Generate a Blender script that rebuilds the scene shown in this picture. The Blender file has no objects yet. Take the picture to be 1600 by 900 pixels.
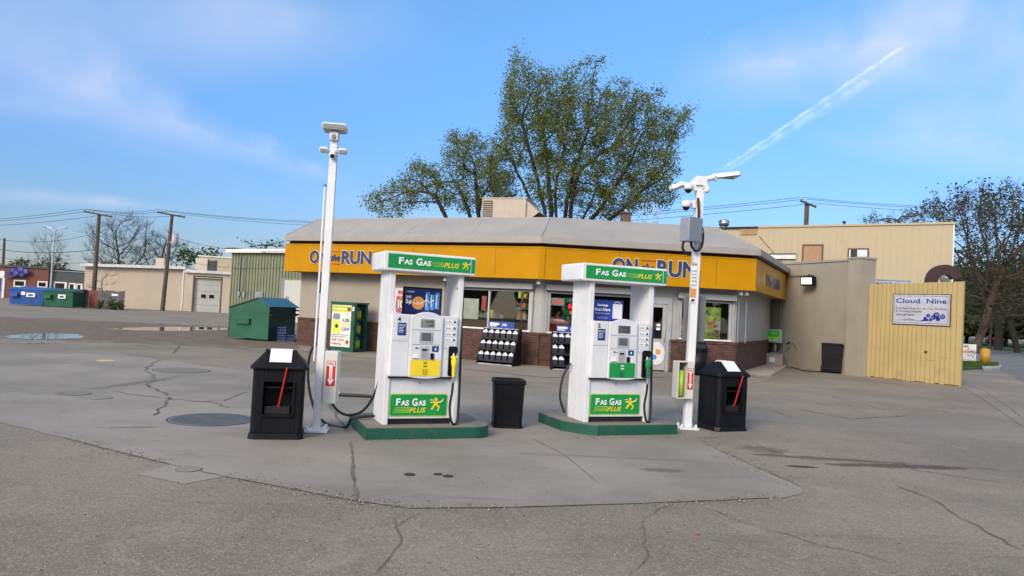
import bpy, math, random
import numpy as np
from mathutils import Vector, Matrix
PI = math.pi
random.seed(7)
S = bpy.context.scene
COL = S.collection
# ---------------------------------------------------------------- camera
FPX = 1155.0; H0 = 485.0; ROLL = math.radians(3.0); CZ = 1.68
PIT = math.atan((H0 - 450) * math.cos(ROLL) / FPX)
cd = bpy.data.cameras.new('camera'); cam = bpy.data.objects.new('camera', cd); COL.objects.link(cam)
cd.sensor_width = 36; cd.lens = 36 * FPX / 1600; cd.clip_end = 3000; cd.clip_start = .05
fw = Vector((0, math.cos(PIT), math.sin(PIT))); up0 = Vector((0, -math.sin(PIT), math.cos(PIT))); rt0 = Vector((1, 0, 0))
rt = rt0 * math.cos(ROLL) + up0 * math.sin(ROLL); up = -rt0 * math.sin(ROLL) + up0 * math.cos(ROLL)
mw = Matrix((( rt.x, up.x, -fw.x, 0), (rt.y, up.y, -fw.y, 0), (rt.z, up.z, -fw.z, CZ), (0, 0, 0, 1)))
cam.matrix_world = mw
S.camera = cam
# ---------------------------------------------------------------- sun, exposure
SUN_EL = math.radians(30); SUN_AZ = math.radians(211)      # compass-style: 0 = +Y, 90 = +X ; low sun behind the camera on the left
sd = Vector((math.sin(SUN_AZ) * math.cos(SUN_EL), math.cos(SUN_AZ) * math.cos(SUN_EL), math.sin(SUN_EL)))
sl = bpy.data.lights.new('sun', 'SUN'); sun = bpy.data.objects.new('sun', sl); COL.objects.link(sun)
sl.energy = 1.7; sl.angle = math.radians(22); sl.color = (1.0, .85, .68)
sun.rotation_euler = sd.to_track_quat('Z', 'Y').to_euler(); sun.location = (0, 0, 30)
S.view_settings.view_transform = 'Standard'; S.view_settings.look = 'None'; S.view_settings.gamma = 1
S.view_settings.exposure = 0.88
S.view_settings.use_curve_mapping = False
# ---------------------------------------------------------------- pixel helpers (measurements off the photograph)
def ray(u, v):
    return (fw + rt * ((u - 800) / FPX) + up * ((450 - v) / FPX))
def G(u, v, z=0.0):
    d = ray(u, v); t = (z - CZ) / d.z; return Vector((d.x * t, d.y * t, z))
def D(u, v, Y):
    d = ray(u, v); t = Y / d.y; return Vector((d.x * t, Y, CZ + d.z * t))
class Frame:
    def __init__(s, p, q):
        s.o = Vector((p[0], p[1])); s.q = Vector((q[0], q[1])); s.d = (s.q - s.o).normalized(); s.L = (s.q - s.o).length
        s.a = math.atan2(s.d.y, s.d.x); s.n = Vector((s.d.y, -s.d.x))      # n = outward (local -y)
    def at(s, u, v, out=0.0):
        d = ray(u, v); o = s.o + s.n * out; t = (o.x * s.n.x + o.y * s.n.y) / (d.x * s.n.x + d.y * s.n.y)
        return ((d.x * t - s.o.x) * s.d.x + (d.y * t - s.o.y) * s.d.y, CZ + d.z * t)
    def P(s, x, out=0.0):
        v = s.o + s.d * x + s.n * out; return (v.x, v.y)
# ---------------------------------------------------------------- world: sky with thin pink cirrus and a contrail
w = bpy.data.worlds.new('World'); S.world = w; w.use_nodes = True
nt = w.node_tree; N = nt.nodes; Lk = nt.links
for n in list(N): N.remove(n)
def nd(tree, t, **k):
    n = tree.nodes.new(t)
    for a, b in k.items(): setattr(n, a, b)
    return n
def mth(tree, op, a, b=None, c=None, clamp=False):
    n = tree.nodes.new('ShaderNodeMath'); n.operation = op; n.use_clamp = clamp
    for i, x in enumerate((a, b, c)):
        if x is None: continue
        if isinstance(x, (int, float)): n.inputs[i].default_value = x
        else: tree.links.new(x, n.inputs[i])
    return n.outputs[0]
def vdot(tree, a, vec):
    n = tree.nodes.new('ShaderNodeVectorMath'); n.operation = 'DOT_PRODUCT'; tree.links.new(a, n.inputs[0]); n.inputs[1].default_value = vec
    return n.outputs['Value']
def rng(tree, x, a, b, c=0., d=1., smooth=True):
    n = tree.nodes.new('ShaderNodeMapRange'); n.interpolation_type = 'SMOOTHSTEP' if smooth else 'LINEAR'
    tree.links.new(x, n.inputs[0])
    for i, q in enumerate((a, b, c, d)): n.inputs[i + 1].default_value = q
    return n.outputs[0]
sky = nd(nt, 'ShaderNodeTexSky', sky_type='NISHITA', sun_disc=False, sun_elevation=SUN_EL, sun_rotation=SUN_AZ)
sky.air_density = 1.15; sky.dust_density = .25; sky.ozone_density = 1.6
hs = nd(nt, 'ShaderNodeHueSaturation'); hs.inputs['Saturation'].default_value = 1.0; hs.inputs['Value'].default_value = 1.0; hs.inputs['Hue'].default_value = 0.5
Lk.new(sky.outputs[0], hs.inputs['Color'])
tc = nd(nt, 'ShaderNodeTexCoord'); dirv = tc.outputs['Generated']
spz = nd(nt, 'ShaderNodeSeparateXYZ'); Lk.new(dirv, spz.inputs[0])
rmp = nd(nt, 'ShaderNodeValToRGB'); Lk.new(rng(nt, spz.outputs[2], 0.0, .6, 0, 1, False), rmp.inputs[0])
rmp.color_ramp.elements[0].color = (.34, .39, .60, 1); rmp.color_ramp.elements[1].color = (.80, 1.20, 1.36, 1)
e_ = rmp.color_ramp.elements.new(.12); e_.color = (.36, .46, .70, 1)
e_ = rmp.color_ramp.elements.new(.38); e_.color = (.44, .68, 1.0, 1)
tint = nd(nt, 'ShaderNodeMix', data_type='RGBA', blend_type='MULTIPLY'); tint.inputs['Factor'].default_value = 1
Lk.new(hs.outputs[0], tint.inputs['A']); Lk.new(rmp.outputs[0], tint.inputs['B'])
def streak(u1, v1, u2, v2, w0, w1, fade=.06, wob=.004, gscale=14, thr=.42, soft=.25, side=0.0):
    a = ray(u1, v1).normalized(); b = ray(u2, v2).normalized()
    n = a.cross(b).normalized(); c = (a + b).normalized(); t = n.cross(c).normalized()
    half = math.acos(max(-1, min(1, a.dot(b)))) / 2
    if (b.dot(t)) < 0: t = -t
    nz = nd(nt, 'ShaderNodeTexNoise'); nz.inputs['Scale'].default_value = gscale; nz.inputs['Detail'].default_value = 5
    Lk.new(dirv, nz.inputs['Vector'])
    off = mth(nt, 'MULTIPLY', mth(nt, 'SUBTRACT', nz.outputs[0], .5), wob * 6)
    d = mth(nt, 'ADD', vdot(nt, dirv, n), off)
    if side: d = mth(nt, 'ADD', d, side)
    al = vdot(nt, dirv, t)
    wd = rng(nt, al, -half, half, w0, w1, False)
    m = mth(nt, 'SUBTRACT', 1.0, mth(nt, 'DIVIDE', mth(nt, 'ABSOLUTE', d), wd), clamp=True)
    e1 = rng(nt, al, -half - fade, -half + fade); e2 = rng(nt, al, half + fade, half - fade)
    g = rng(nt, nz.outputs[0], thr, thr + soft, .35, 1)
    front = rng(nt, vdot(nt, dirv, c), 0, .2)
    return mth(nt, 'MULTIPLY', mth(nt, 'MULTIPLY', mth(nt, 'MULTIPLY', m, e1), mth(nt, 'MULTIPLY', e2, g)), front)
def addm(lst):
    s = None
    for m, k in lst:
        x = mth(nt, 'MULTIPLY', m, k); s = x if s is None else mth(nt, 'ADD', s, x)
    return mth(nt, 'MINIMUM', s, .92)
cir = [(streak(-60, 60, 300, 215, .085, .05, .10, .008, 13, .30, .45), .36),
       (streak(120, 135, 510, 275, .045, .014, .05, .005, 24, .30, .45), .34),
       (streak(-200, -40, 520, 30, .17, .10, .16, .02, 3), .42),
       (streak(300, 60, 620, 40, .06, .05, .10, .02, 7), .18),
       (streak(-50, 298, 230, 322, .014, .008, .06, .002, 9), .40),
       (streak(-60, 150, 90, 175, .02, .012, .06, .004, 9), .25),
       (streak(1120, 120, 1680, 30, .05, .12, .09, .012, 13, .30, .4), .50),
       (streak(1200, 95, 1450, 60, .03, .05, .06, .008, 8), .25),
       (streak(1330, 215, 1720, 215, .028, .07, .07, .008, 13, .30, .4), .50),
       (streak(1540, 170, 1740, 110, .03, .09, .08, .008, 6), .35),
       (streak(560, 315, 900, 380, .03, .03, .10, .008, 6), .22),
       (streak(1096, 70, 1108, 48, .0010, .0010, .004, .0, 9, 0, .1), .12)]
cm = addm(cir)
con = addm([(streak(1132, 262, 1418, 68, .0024, .0034, .012, .0009, 60, .38, .25), .44),
            (streak(1140, 264, 1425, 80, .004, .013, .014, .0018, 55, .42, .2, side=.0), .26)])
mix1 = nd(nt, 'ShaderNodeMix', data_type='RGBA'); mix1.inputs['B'].default_value = (4.6, 4.7, 5.5, 1)
Lk.new(cm, mix1.inputs['Factor']); Lk.new(tint.outputs['Result'], mix1.inputs['A'])
mix2 = nd(nt, 'ShaderNodeMix', data_type='RGBA'); mix2.inputs['B'].default_value = (6.2, 6.6, 7.4, 1)
Lk.new(con, mix2.inputs['Factor']); Lk.new(mix1.outputs['Result'], mix2.inputs['A'])
glow = nd(nt, 'ShaderNodeMix', data_type='RGBA', blend_type='ADD'); glow.inputs['B'].default_value = (6.6, 5.3, 3.7, 1)   # thin bright haze filling the sky on the sun's side
Lk.new(rng(nt, vdot(nt, dirv, (sd.x, sd.y, sd.z)), .0, .95), glow.inputs['Factor']); Lk.new(mix2.outputs['Result'], glow.inputs['A'])
bg = nd(nt, 'ShaderNodeBackground'); bg.inputs['Strength'].default_value = .10
out = nd(nt, 'ShaderNodeOutputWorld'); Lk.new(glow.outputs['Result'], bg.inputs[0]); Lk.new(bg.outputs[0], out.inputs[0])
SKYMIX = (mix1, mix2, hs, bg)
# ---------------------------------------------------------------- materials
def mat(name, col, rough=.6, metal=0., var=.10, scale=3., bump=0., bscale=80., spec=.5, dirt=None, dscale=2.5, dthr=.55, coat=0., emit=None, estr=1.):
    m = bpy.data.materials.new(name); m.use_nodes = True; t = m.node_tree; b = t.nodes['Principled BSDF']
    b.inputs['Roughness'].default_value = rough; b.inputs['Metallic'].default_value = metal
    b.inputs['Specular IOR Level'].default_value = spec; b.inputs['Coat Weight'].default_value = coat
    ge = t.nodes.new('ShaderNodeTexCoord'); pos = ge.outputs['Object']
    c = (*col, 1)
    n1 = t.nodes.new('ShaderNodeTexNoise'); n1.inputs['Scale'].default_value = scale; n1.inputs['Detail'].default_value = 6; n1.inputs['Roughness'].default_value = .6
    t.links.new(pos, n1.inputs['Vector'])
    mx = t.nodes.new('ShaderNodeMix'); mx.data_type = 'RGBA'
    mx.inputs['A'].default_value = tuple(x * (1 - var) for x in col) + (1,); mx.inputs['B'].default_value = tuple(min(1, x * (1 + var)) for x in col) + (1,)
    t.links.new(rng(t, n1.outputs[0], .35, .65), mx.inputs['Factor']); o = mx.outputs['Result']
    if dirt:
        n2 = t.nodes.new('ShaderNodeTexNoise'); n2.inputs['Scale'].default_value = dscale; n2.inputs['Detail'].default_value = 8; n2.inputs['Roughness'].default_value = .72
        t.links.new(pos, n2.inputs['Vector'])
        m2 = t.nodes.new('ShaderNodeMix'); m2.data_type = 'RGBA'; m2.inputs['B'].default_value = (*dirt, 1)
        t.links.new(mth(t, 'MULTIPLY', rng(t, n2.outputs[0], dthr, dthr + .18), .7), m2.inputs['Factor']); t.links.new(o, m2.inputs['A']); o = m2.outputs['Result']
    t.links.new(o, b.inputs['Base Color'])
    rr = rng(t, n1.outputs[0], .3, .7, max(0.02, rough - .08), min(1, rough + .08)); t.links.new(rr, b.inputs['Roughness'])
    if bump:
        n3 = t.nodes.new('ShaderNodeTexNoise'); n3.inputs['Scale'].default_value = bscale; n3.inputs['Detail'].default_value = 4
        t.links.new(pos, n3.inputs['Vector'])
        bp = t.nodes.new('ShaderNodeBump'); bp.inputs['Strength'].default_value = bump; bp.inputs['Distance'].default_value = .01
        t.links.new(n3.outputs[0], bp.inputs['Height']); t.links.new(bp.outputs[0], b.inputs['Normal'])
    if emit:
        b.inputs['Emission Color'].default_value = (*emit, 1); b.inputs['Emission Strength'].default_value = estr
    return m
M = {}
def mk(k, *a, **kw): M[k] = mat(k, *a, **kw)
mk('white_paint', (.68, .68, .68), .42, var=.05, dirt=(.40, .37, .32), dscale=2.6, dthr=.58)
mk('white_plastic', (.63, .64, .65), .42, var=.05, dirt=(.40, .38, .34), dscale=3.3, dthr=.59)
mk('pale_grey', (.42, .43, .44), .45, var=.06)
mk('mid_grey', (.20, .21, .22), .5, var=.1)
mk('panel_grey', (.26, .28, .30), .45, metal=.3, var=.08, dirt=(.16, .16, .16), dscale=3)
mk('dark_grey', (.035, .036, .04), .5)
mk('black_plastic', (.005, .0055, .007), .5, var=.25, bump=.15, bscale=220, spec=.2, dirt=(.016, .0155, .015), dscale=5, dthr=.60)
mk('black_rubber', (.010, .010, .010), .55, var=.2)
mk('black_metal', (.012, .012, .013), .4, var=.2)
mk('brand_green', (.004, .26, .055), .32, var=.04, coat=.2)
mk('nozzle_green', (.006, .17, .05), .4)
mk('brand_yellow', (.80, .60, .02), .4, var=.05)
mk('lime', (.38, .55, .03), .45)
mk('deep_green', (.004, .06, .03), .4)
mk('letter_white', (.78, .78, .78), .45, var=.02)
mk('letter_navy', (.012, .03, .11), .45, var=.05)
mk('letter_cream', (.55, .43, .24), .5)
mk('letter_black', (.015, .015, .015), .5)
mk('orange_line', (.62, .10, .02), .5)
mk('fascia_orange', (.45, .208, .001), .40, var=.05, scale=1.2, spec=.12, dirt=(.37, .175, .004), dscale=1.2, dthr=.6)
mk('stucco', (.295, .262, .208), .85, var=.06, scale=1.2, bump=.35, bscale=160, dirt=(.20, .175, .14), dscale=.9, dthr=.58)
mk('siding_grey', (.33, .325, .305), .6, var=.05, bump=.1)
mk('roof_metal', (.285, .268, .24), .6, metal=.0, var=.05, scale=.9, dirt=(.245, .228, .20), dscale=1.1)
mk('eave_metal', (.29, .265, .235), .5, var=.05)
mk('dark_gap', (.02, .012, .008), .8)
mk('soffit', (.30, .25, .17), .7)
mk('frame_alu', (.42, .42, .41), .4, metal=.4, var=.05)
mk('shutter', (.34, .335, .32), .5, var=.05)
mk('interior_dark', (.022, .02, .018), .8)
mk('interior_floor', (.10, .09, .08), .5)
mk('interior_wall', (.18, .17, .15), .8)
mk('red_cloth', (.35, .02, .012), .5)
mk('sticker_blue', (.012, .045, .20), .4)
mk('screen_navy', (.012, .018, .10), .25)
mk('poster_orange', (.62, .27, .05), .4)
mk('can_blue', (.07, .25, .55), .35, var=.5, scale=40)
mk('lcd', (.22, .24, .22), .3, var=.15, scale=60)
mk('screen_grey', (.10, .11, .12), .2)
mk('sticker_red', (.50, .018, .012), .45)
mk('island_top', (.19, .165, .135), .85, var=.12, bump=.5, bscale=120, dirt=(.10, .085, .07))
mk('island_green', (.006, .075, .045), .5, var=.1, dirt=(.20, .075, .025), dscale=4.2, dthr=.57, bump=.2)
mk('paper', (.68, .69, .72), .8, var=.02)
mk('red_handle', (.42, .02, .02), .35)
mk('cabinet_green', (.006, .075, .04), .35, var=.1)
mk('dumpster_green', (.006, .085, .042), .45, var=.12, scale=1.5, dirt=(.05, .10, .06), dscale=2.2, dthr=.60, bump=.1)
mk('dumpster_shade_and_lid', (.006, .045, .03), .5, var=.15)  # darker green: painted shade for the dumpster side, also the lid colour
mk('lid_teal', (.018, .105, .125), .35, var=.1)
mk('dumpster_blue', (.012, .07, .26), .5, var=.12)
mk('crate_blue', (.02, .035, .12), .5)
mk('poster_white', (.58, .60, .52), .5)
mk('poster_yellow', (.60, .62, .04), .5)
mk('cyl_label', (.50, .48, .02), .45, var=.4, scale=30)
mk('cyl_body', (.30, .30, .28), .4)
mk('header_blue', (.02, .05, .28), .4)
mk('jug_white', (.62, .62, .64), .4, var=.03)
mk('jug_label', (.02, .018, .035), .4, var=.5, scale=60)
mk('cream_wall', (.50, .415, .31), .8, var=.05, scale=.5, dirt=(.30, .22, .15), dscale=.35, dthr=.62)
mk('cream_siding', (.40, .325, .21), .7, var=.04, scale=.6, dirt=(.35, .275, .17), dscale=.6)
mk('shed_yellow', (.395, .30, .125), .65, var=.05, scale=1.5, dirt=(.31, .23, .095), dscale=1.2)
mk('shed_groove', (.20, .14, .05), .8)
mk('green_siding', (.185, .20, .125), .6, metal=.1, var=.08, scale=.8, dirt=(.155, .17, .11), dscale=1)
mk('green_rib', (.085, .10, .055), .6)
mk('white_trim', (.62, .61, .58), .6)
mk('door_white', (.44, .435, .385), .55, var=.04)
mk('trim_brown', (.09, .05, .03), .7)
mk('osb', (.33, .20, .11), .8, var=.4, scale=30)
mk('brown_steel', (.045, .018, .013), .45)
mk('galvanised', (.42, .45, .50), .35, metal=.8, var=.25, scale=8)
mk('wood_pole', (.085, .062, .045), .9, var=.3, scale=5, bump=.4, bscale=40)
mk('ceramic', (.35, .36, .36), .4)
mk('wire_black', (.02, .025, .028), .6)
mk('brick_far', (.14, .052, .035), .85, var=.2, scale=6)
mk('dark_wall', (.055, .06, .065), .8)
mk('dark_roof', (.06, .06, .06), .8)
mk('dark_glass', (.008, .010, .012), .15)
mk('cloud_blue', (.012, .02, .19), .45, var=.3, scale=5)
mk('cloud_light', (.30, .36, .55), .5)
mk('fence_red', (.19, .06, .045), .85, var=.35, scale=4)
mk('fence_grey', (.11, .10, .105), .9, var=.35, scale=4)
mk('bollard_yellow', (.42, .22, .015), .5, var=.2, scale=8)
mk('grime', (.10, .085, .065), .95, var=.4, scale=9)
mk('concrete_light', (.33, .28, .225), .85, var=.10, bump=.3, dirt=(.22, .18, .14))
mk('hvac_tan', (.42, .35, .27), .6, var=.06)
mk('hvac_grille', (.10, .08, .065), .7)
mk('chimney', (.13, .07, .05), .9)
mk('cabinet_pale', (.58, .57, .52), .5, var=.05)
mk('beige_tub', (.55, .46, .33), .5)
mk('mural_white', (.62, .62, .60), .5)
mk('sign_pale', (.40, .40, .45), .5, dirt=(.33, .33, .36))
mk('back_panel', (.15, .155, .16), .5, var=.1, dirt=(.20, .20, .20))
mk('mural_red', (.45, .10, .07), .5, var=.5, scale=9)
mk('mural_blue', (.04, .10, .33), .5)
mk('graffiti_orange', (.60, .20, .08), .6)
mk('screen_green', (.02, .32, .03), .4, var=.3, scale=20, emit=(.02, .45, .03), estr=.04)
mk('led_red', (.4, .01, .01), .4, emit=(1, .03, .02), estr=1.2)
mk('open_red', (.5, .06, .04), .4, emit=(1, .12, .06), estr=.5)
mk('lamp_lit', (.8, .85, .75), .3, emit=(.85, 1, .85), estr=1.6)
mk('strip_lit', (.8, .8, .75), .3, emit=(1, .95, .82), estr=22)
mk('lamp_lens', (.30, .31, .31), .3)
mk('bark', (.040, .032, .026), .95, var=.3, scale=6)
mk('bark_grey', (.055, .045, .038), .95, var=.3, scale=6)
mk('bark_pale', (.12, .09, .065), .95, var=.3, scale=4)
mk('bark_red', (.062, .042, .030), .95, var=.3, scale=6)
mk('iron_grid', (.10, .115, .135), .38, metal=.3, var=.3, scale=20)
mk('iron_ring', (.07, .06, .05), .8, var=.3)
mk('lid_concrete', (.20, .183, .158), .85, var=.12, scale=8)
mk('lid_asphalt', (.16, .146, .126), .9, var=.15, scale=8)
mk('lid_yellow', (.50, .40, .12), .7, var=.15, scale=8)
mk('spot_black', (.02, .02, .02), .9)
mk('crack', (.108, .094, .076), .95, var=.3)
mk('joint', (.122, .106, .085), .95, var=.3, scale=4)
mk('kerb_conc', (.38, .35, .31), .85, var=.12, bump=.3)
mk('car_red', (.10, .01, .01), .4); mk('house_white', (.45, .46, .47), .7)

def leafmat(name, cols, tr=.35):
    m = bpy.data.materials.new(name); m.use_nodes = True; t = m.node_tree; b = t.nodes['Principled BSDF']
    g = t.nodes.new('ShaderNodeNewGeometry'); cr = t.nodes.new('ShaderNodeValToRGB')
    cr.color_ramp.elements[0].color = (*cols[0], 1); cr.color_ramp.elements[1].color = (*cols[2], 1)
    e = cr.color_ramp.elements.new(.5); e.color = (*cols[1], 1)
    t.links.new(g.outputs['Random Per Island'], cr.inputs[0]); t.links.new(cr.outputs[0], b.inputs['Base Color'])
    b.inputs['Roughness'].default_value = .6; b.inputs['Specular IOR Level'].default_value = .25
    tl = t.nodes.new('ShaderNodeBsdfTranslucent'); t.links.new(cr.outputs[0], tl.inputs[0])
    mx = t.nodes.new('ShaderNodeMixShader'); mx.inputs[0].default_value = tr
    t.links.new(b.outputs[0], mx.inputs[1]); t.links.new(tl.outputs[0], mx.inputs[2]); t.links.new(mx.outputs[0], t.nodes['Material Output'].inputs[0])
    M[name] = m
leafmat('leaf_spring', [(.075, .105, .026), (.155, .19, .042), (.26, .275, .07)], .5)
leafmat('leaf_dark', [(.018, .03, .010), (.03, .05, .015), (.055, .085, .022)])
leafmat('leaf_green', [(.03, .06, .015), (.05, .09, .02), (.08, .13, .03)])
leafmat('leaf_brown', [(.040, .032, .020), (.050, .052, .022), (.065, .078, .028)])
leafmat('leaf_far', [(.06, .08, .04), (.09, .11, .045), (.12, .13, .05)])
leafmat('blade', [(.04, .09, .012), (.06, .12, .018), (.09, .15, .03)])

def glassmat():
    m = bpy.data.materials.new('window_glass'); m.use_nodes = True; t = m.node_tree
    for n in list(t.nodes):
        if n.type != 'OUTPUT_MATERIAL': t.nodes.remove(n)
    o = [n for n in t.nodes][0]
    tr = t.nodes.new('ShaderNodeBsdfTransparent'); tr.inputs[0].default_value = (.85, .87, .86, 1)
    gl = t.nodes.new('ShaderNodeBsdfGlossy'); gl.inputs['Roughness'].default_value = .02; gl.inputs[0].default_value = (.9, .9, .9, 1)
    fr = t.nodes.new('ShaderNodeFresnel'); fr.inputs[0].default_value = 1.55
    mx = t.nodes.new('ShaderNodeMixShader'); t.links.new(mth(t, 'MULTIPLY', fr.outputs[0], .8), mx.inputs[0]); t.links.new(tr.outputs[0], mx.inputs[1]); t.links.new(gl.outputs[0], mx.inputs[2])
    t.links.new(mx.outputs[0], o.inputs[0]); M['glass'] = m
glassmat()
def watermat():
    m = mat('puddle_water', (.05, .045, .04), .03, var=.0, spec=.8); b = m.node_tree.nodes['Principled BSDF']
    for l in list(b.inputs['Roughness'].links): m.node_tree.links.remove(l)
    b.inputs['Roughness'].default_value = .02; b.inputs['IOR'].default_value = 1.6; M['water'] = m
watermat()
def brickmat():
    m = bpy.data.materials.new('brick'); m.use_nodes = True; t = m.node_tree; b = t.nodes['Principled BSDF']
    g = t.nodes.new('ShaderNodeTexCoord'); sp = t.nodes.new('ShaderNodeSeparateXYZ'); t.links.new(g.outputs['Object'], sp.inputs[0])
    cb = t.nodes.new('ShaderNodeCombineXYZ'); t.links.new(mth(t, 'ADD', sp.outputs[0], sp.outputs[1]), cb.inputs[0]); t.links.new(sp.outputs[2], cb.inputs[1])
    br = t.nodes.new('ShaderNodeTexBrick'); br.inputs['Scale'].default_value = 1; br.inputs['Brick Width'].default_value = .22; br.inputs['Row Height'].default_value = .075
    br.inputs['Mortar Size'].default_value = .008; br.inputs['Mortar Smooth'].default_value = .3
    br.inputs['Color1'].default_value = (.085, .030, .020, 1); br.inputs['Color2'].default_value = (.052, .020, .016, 1); br.inputs['Mortar'].default_value = (.085, .062, .05, 1)
    t.links.new(cb.outputs[0], br.inputs[0])
    nz = t.nodes.new('ShaderNodeTexNoise'); nz.inputs['Scale'].default_value = 7; nz.inputs['Detail'].default_value = 5; t.links.new(g.outputs['Object'], nz.inputs['Vector'])
    mx = t.nodes.new('ShaderNodeMix'); mx.data_type = 'RGBA'; mx.blend_type = 'MULTIPLY'; mx.inputs['Factor'].default_value = 1
    c2 = t.nodes.new('ShaderNodeCombineColor'); v = rng(t, nz.outputs[0], .3, .7, .75, 1.3)
    for i in range(3): t.links.new(v, c2.inputs[i])
    t.links.new(br.outputs[0], mx.inputs['A']); t.links.new(c2.outputs[0], mx.inputs['B']); t.links.new(mx.outputs['Result'], b.inputs['Base Color'])
    bp = t.nodes.new('ShaderNodeBump'); bp.inputs['Strength'].default_value = .6; bp.inputs['Distance'].default_value = .006; bp.invert = True
    t.links.new(br.outputs['Fac'], bp.inputs['Height']); t.links.new(bp.outputs[0], b.inputs['Normal']); b.inputs['Roughness'].default_value = .85
    M['brick'] = m
brickmat()

def groundmat(name, base, light, dark, agg=.5, aggscale=90, spots=(), dirt=None, tint=None, rough=.85):
    """weathered paving: aggregate grain, worn patches, long faint smears and stains that have a place and shape of their own"""
    m = bpy.data.materials.new(name); m.use_nodes = True; t = m.node_tree; b = t.nodes['Principled BSDF']
    g = t.nodes.new('ShaderNodeNewGeometry'); pos = g.outputs['Position']
    def noise(s, det=6, r=.6, vec=pos, dist=0):
        n = t.nodes.new('ShaderNodeTexNoise'); n.inputs['Scale'].default_value = s; n.inputs['Detail'].default_value = det; n.inputs['Roughness'].default_value = r; n.inputs['Distortion'].default_value = dist
        t.links.new(vec, n.inputs['Vector']); return n.outputs[0]
    def mix(f, a, c):
        x = t.nodes.new('ShaderNodeMix'); x.data_type = 'RGBA'; t.links.new(f, x.inputs['Factor'])
        for k, q in (('A', a), ('B', c)):
            if isinstance(q, tuple): x.inputs[k].default_value = (*q, 1)
            else: t.links.new(q, x.inputs[k])
        return x.outputs['Result']
    c = mix(rng(t, noise(.35, 7, .62), .36, .64), tuple(x * .80 for x in base), tuple(x * 1.16 for x in base))
    c = mix(mth(t, 'MULTIPLY', rng(t, noise(1.7, 8, .7, dist=.6), .55, .72), .45), c, dark)
    c = mix(mth(t, 'MULTIPLY', rng(t, noise(2.4, 8, .72, dist=.4), .56, .74), .35), c, light)
    mp = t.nodes.new('ShaderNodeMapping'); mp.inputs['Scale'].default_value = (.28, 2.2, 1); mp.inputs['Rotation'].default_value = (0, 0, -.18); t.links.new(pos, mp.inputs[0])
    c = mix(mth(t, 'MULTIPLY', rng(t, noise(1.0, 6, .65, mp.outputs[0], .4), .54, .72), .5), c, dark)
    c = mix(mth(t, 'MULTIPLY', rng(t, noise(11, 9, .78), .55, .70), .5), c, dark)
    c = mix(mth(t, 'MULTIPLY', rng(t, noise(.8, 9, .75, dist=1.0), .54, .66), .35), c, light)
    vo = t.nodes.new('ShaderNodeTexVoronoi'); vo.inputs['Scale'].default_value = aggscale; t.links.new(pos, vo.inputs['Vector'])
    sp = t.nodes.new('ShaderNodeSeparateColor'); t.links.new(vo.outputs['Color'], sp.inputs[0])
    c = mix(mth(t, 'MULTIPLY', rng(t, sp.outputs[0], .62, .95), agg), c, light)
    c = mix(mth(t, 'MULTIPLY', rng(t, sp.outputs[1], .60, .95), agg * .9), c, dark)
    v2 = t.nodes.new('ShaderNodeTexVoronoi'); v2.inputs['Scale'].default_value = 9; t.links.new(pos, v2.inputs['Vector'])
    sv = t.nodes.new('ShaderNodeSeparateColor'); t.links.new(v2.outputs['Color'], sv.inputs[0])
    pb = mth(t, 'MULTIPLY', rng(t, v2.outputs['Distance'], .16, .10), rng(t, sv.outputs[0], .90, .92))
    c = mix(mth(t, 'MULTIPLY', pb, .6), c, tuple(x * .5 for x in dark))
    nn = noise(3.0, 8, .75); n8 = noise(1.1, 5, .6)
    for (x, y, rx, ry, ang, col, k) in spots:
        sub = t.nodes.new('ShaderNodeMapping'); sub.vector_type = 'TEXTURE'
        sub.inputs['Location'].default_value = (x, y, 0); sub.inputs['Rotation'].default_value = (0, 0, ang); sub.inputs['Scale'].default_value = (rx, ry, 1)
        t.links.new(pos, sub.inputs[0])
        ln = t.nodes.new('ShaderNodeVectorMath'); ln.operation = 'LENGTH'; t.links.new(sub.outputs[0], ln.inputs[0])
        f = mth(t, 'ADD', ln.outputs['Value'], mth(t, 'MULTIPLY', mth(t, 'SUBTRACT', nn, .5), 2.6))
        c = mix(mth(t, 'MULTIPLY', rng(t, f, 1.05, .55), k), c, col)
    if dirt:
        (x, y, rx, ry, ang, col) = dirt
        sub = t.nodes.new('ShaderNodeMapping'); sub.vector_type = 'TEXTURE'
        sub.inputs['Location'].default_value = (x, y, 0); sub.inputs['Rotation'].default_value = (0, 0, ang); sub.inputs['Scale'].default_value = (rx, ry, 1)
        t.links.new(pos, sub.inputs[0])
        ln = t.nodes.new('ShaderNodeVectorMath'); ln.operation = 'LENGTH'; t.links.new(sub.outputs[0], ln.inputs[0])
        f = mth(t, 'ADD', ln.outputs['Value'], mth(t, 'MULTIPLY', mth(t, 'SUBTRACT', n8, .5), 1.2))
        dc = mix(rng(t, noise(1.5, 8, .7), .4, .62), tuple(q * .7 for q in col), col)
        c = mix(rng(t, f, 1.08, .85), c, dc)
    t.links.new(c, b.inputs['Base Color']); b.inputs['Roughness'].default_value = rough; b.inputs['Specular IOR Level'].default_value = .35
    hh = mth(t, 'ADD', mth(t, 'MULTIPLY', vo.outputs['Distance'], 1.0), mth(t, 'MULTIPLY', noise(22, 5, .7), 1.4))
    bp = t.nodes.new('ShaderNodeBump'); bp.inputs['Strength'].default_value = .45; bp.inputs['Distance'].default_value = .006
    t.links.new(hh, bp.inputs['Height']); t.links.new(bp.outputs[0], b.inputs['Normal'])
    M[name] = m
g1 = G(1400, 728); g2 = G(1035, 735); g3 = G(200, 668); g4 = G(1300, 715); g5 = G(30, 600); g6 = G(1230, 728)
dd = G(150, 520)
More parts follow.
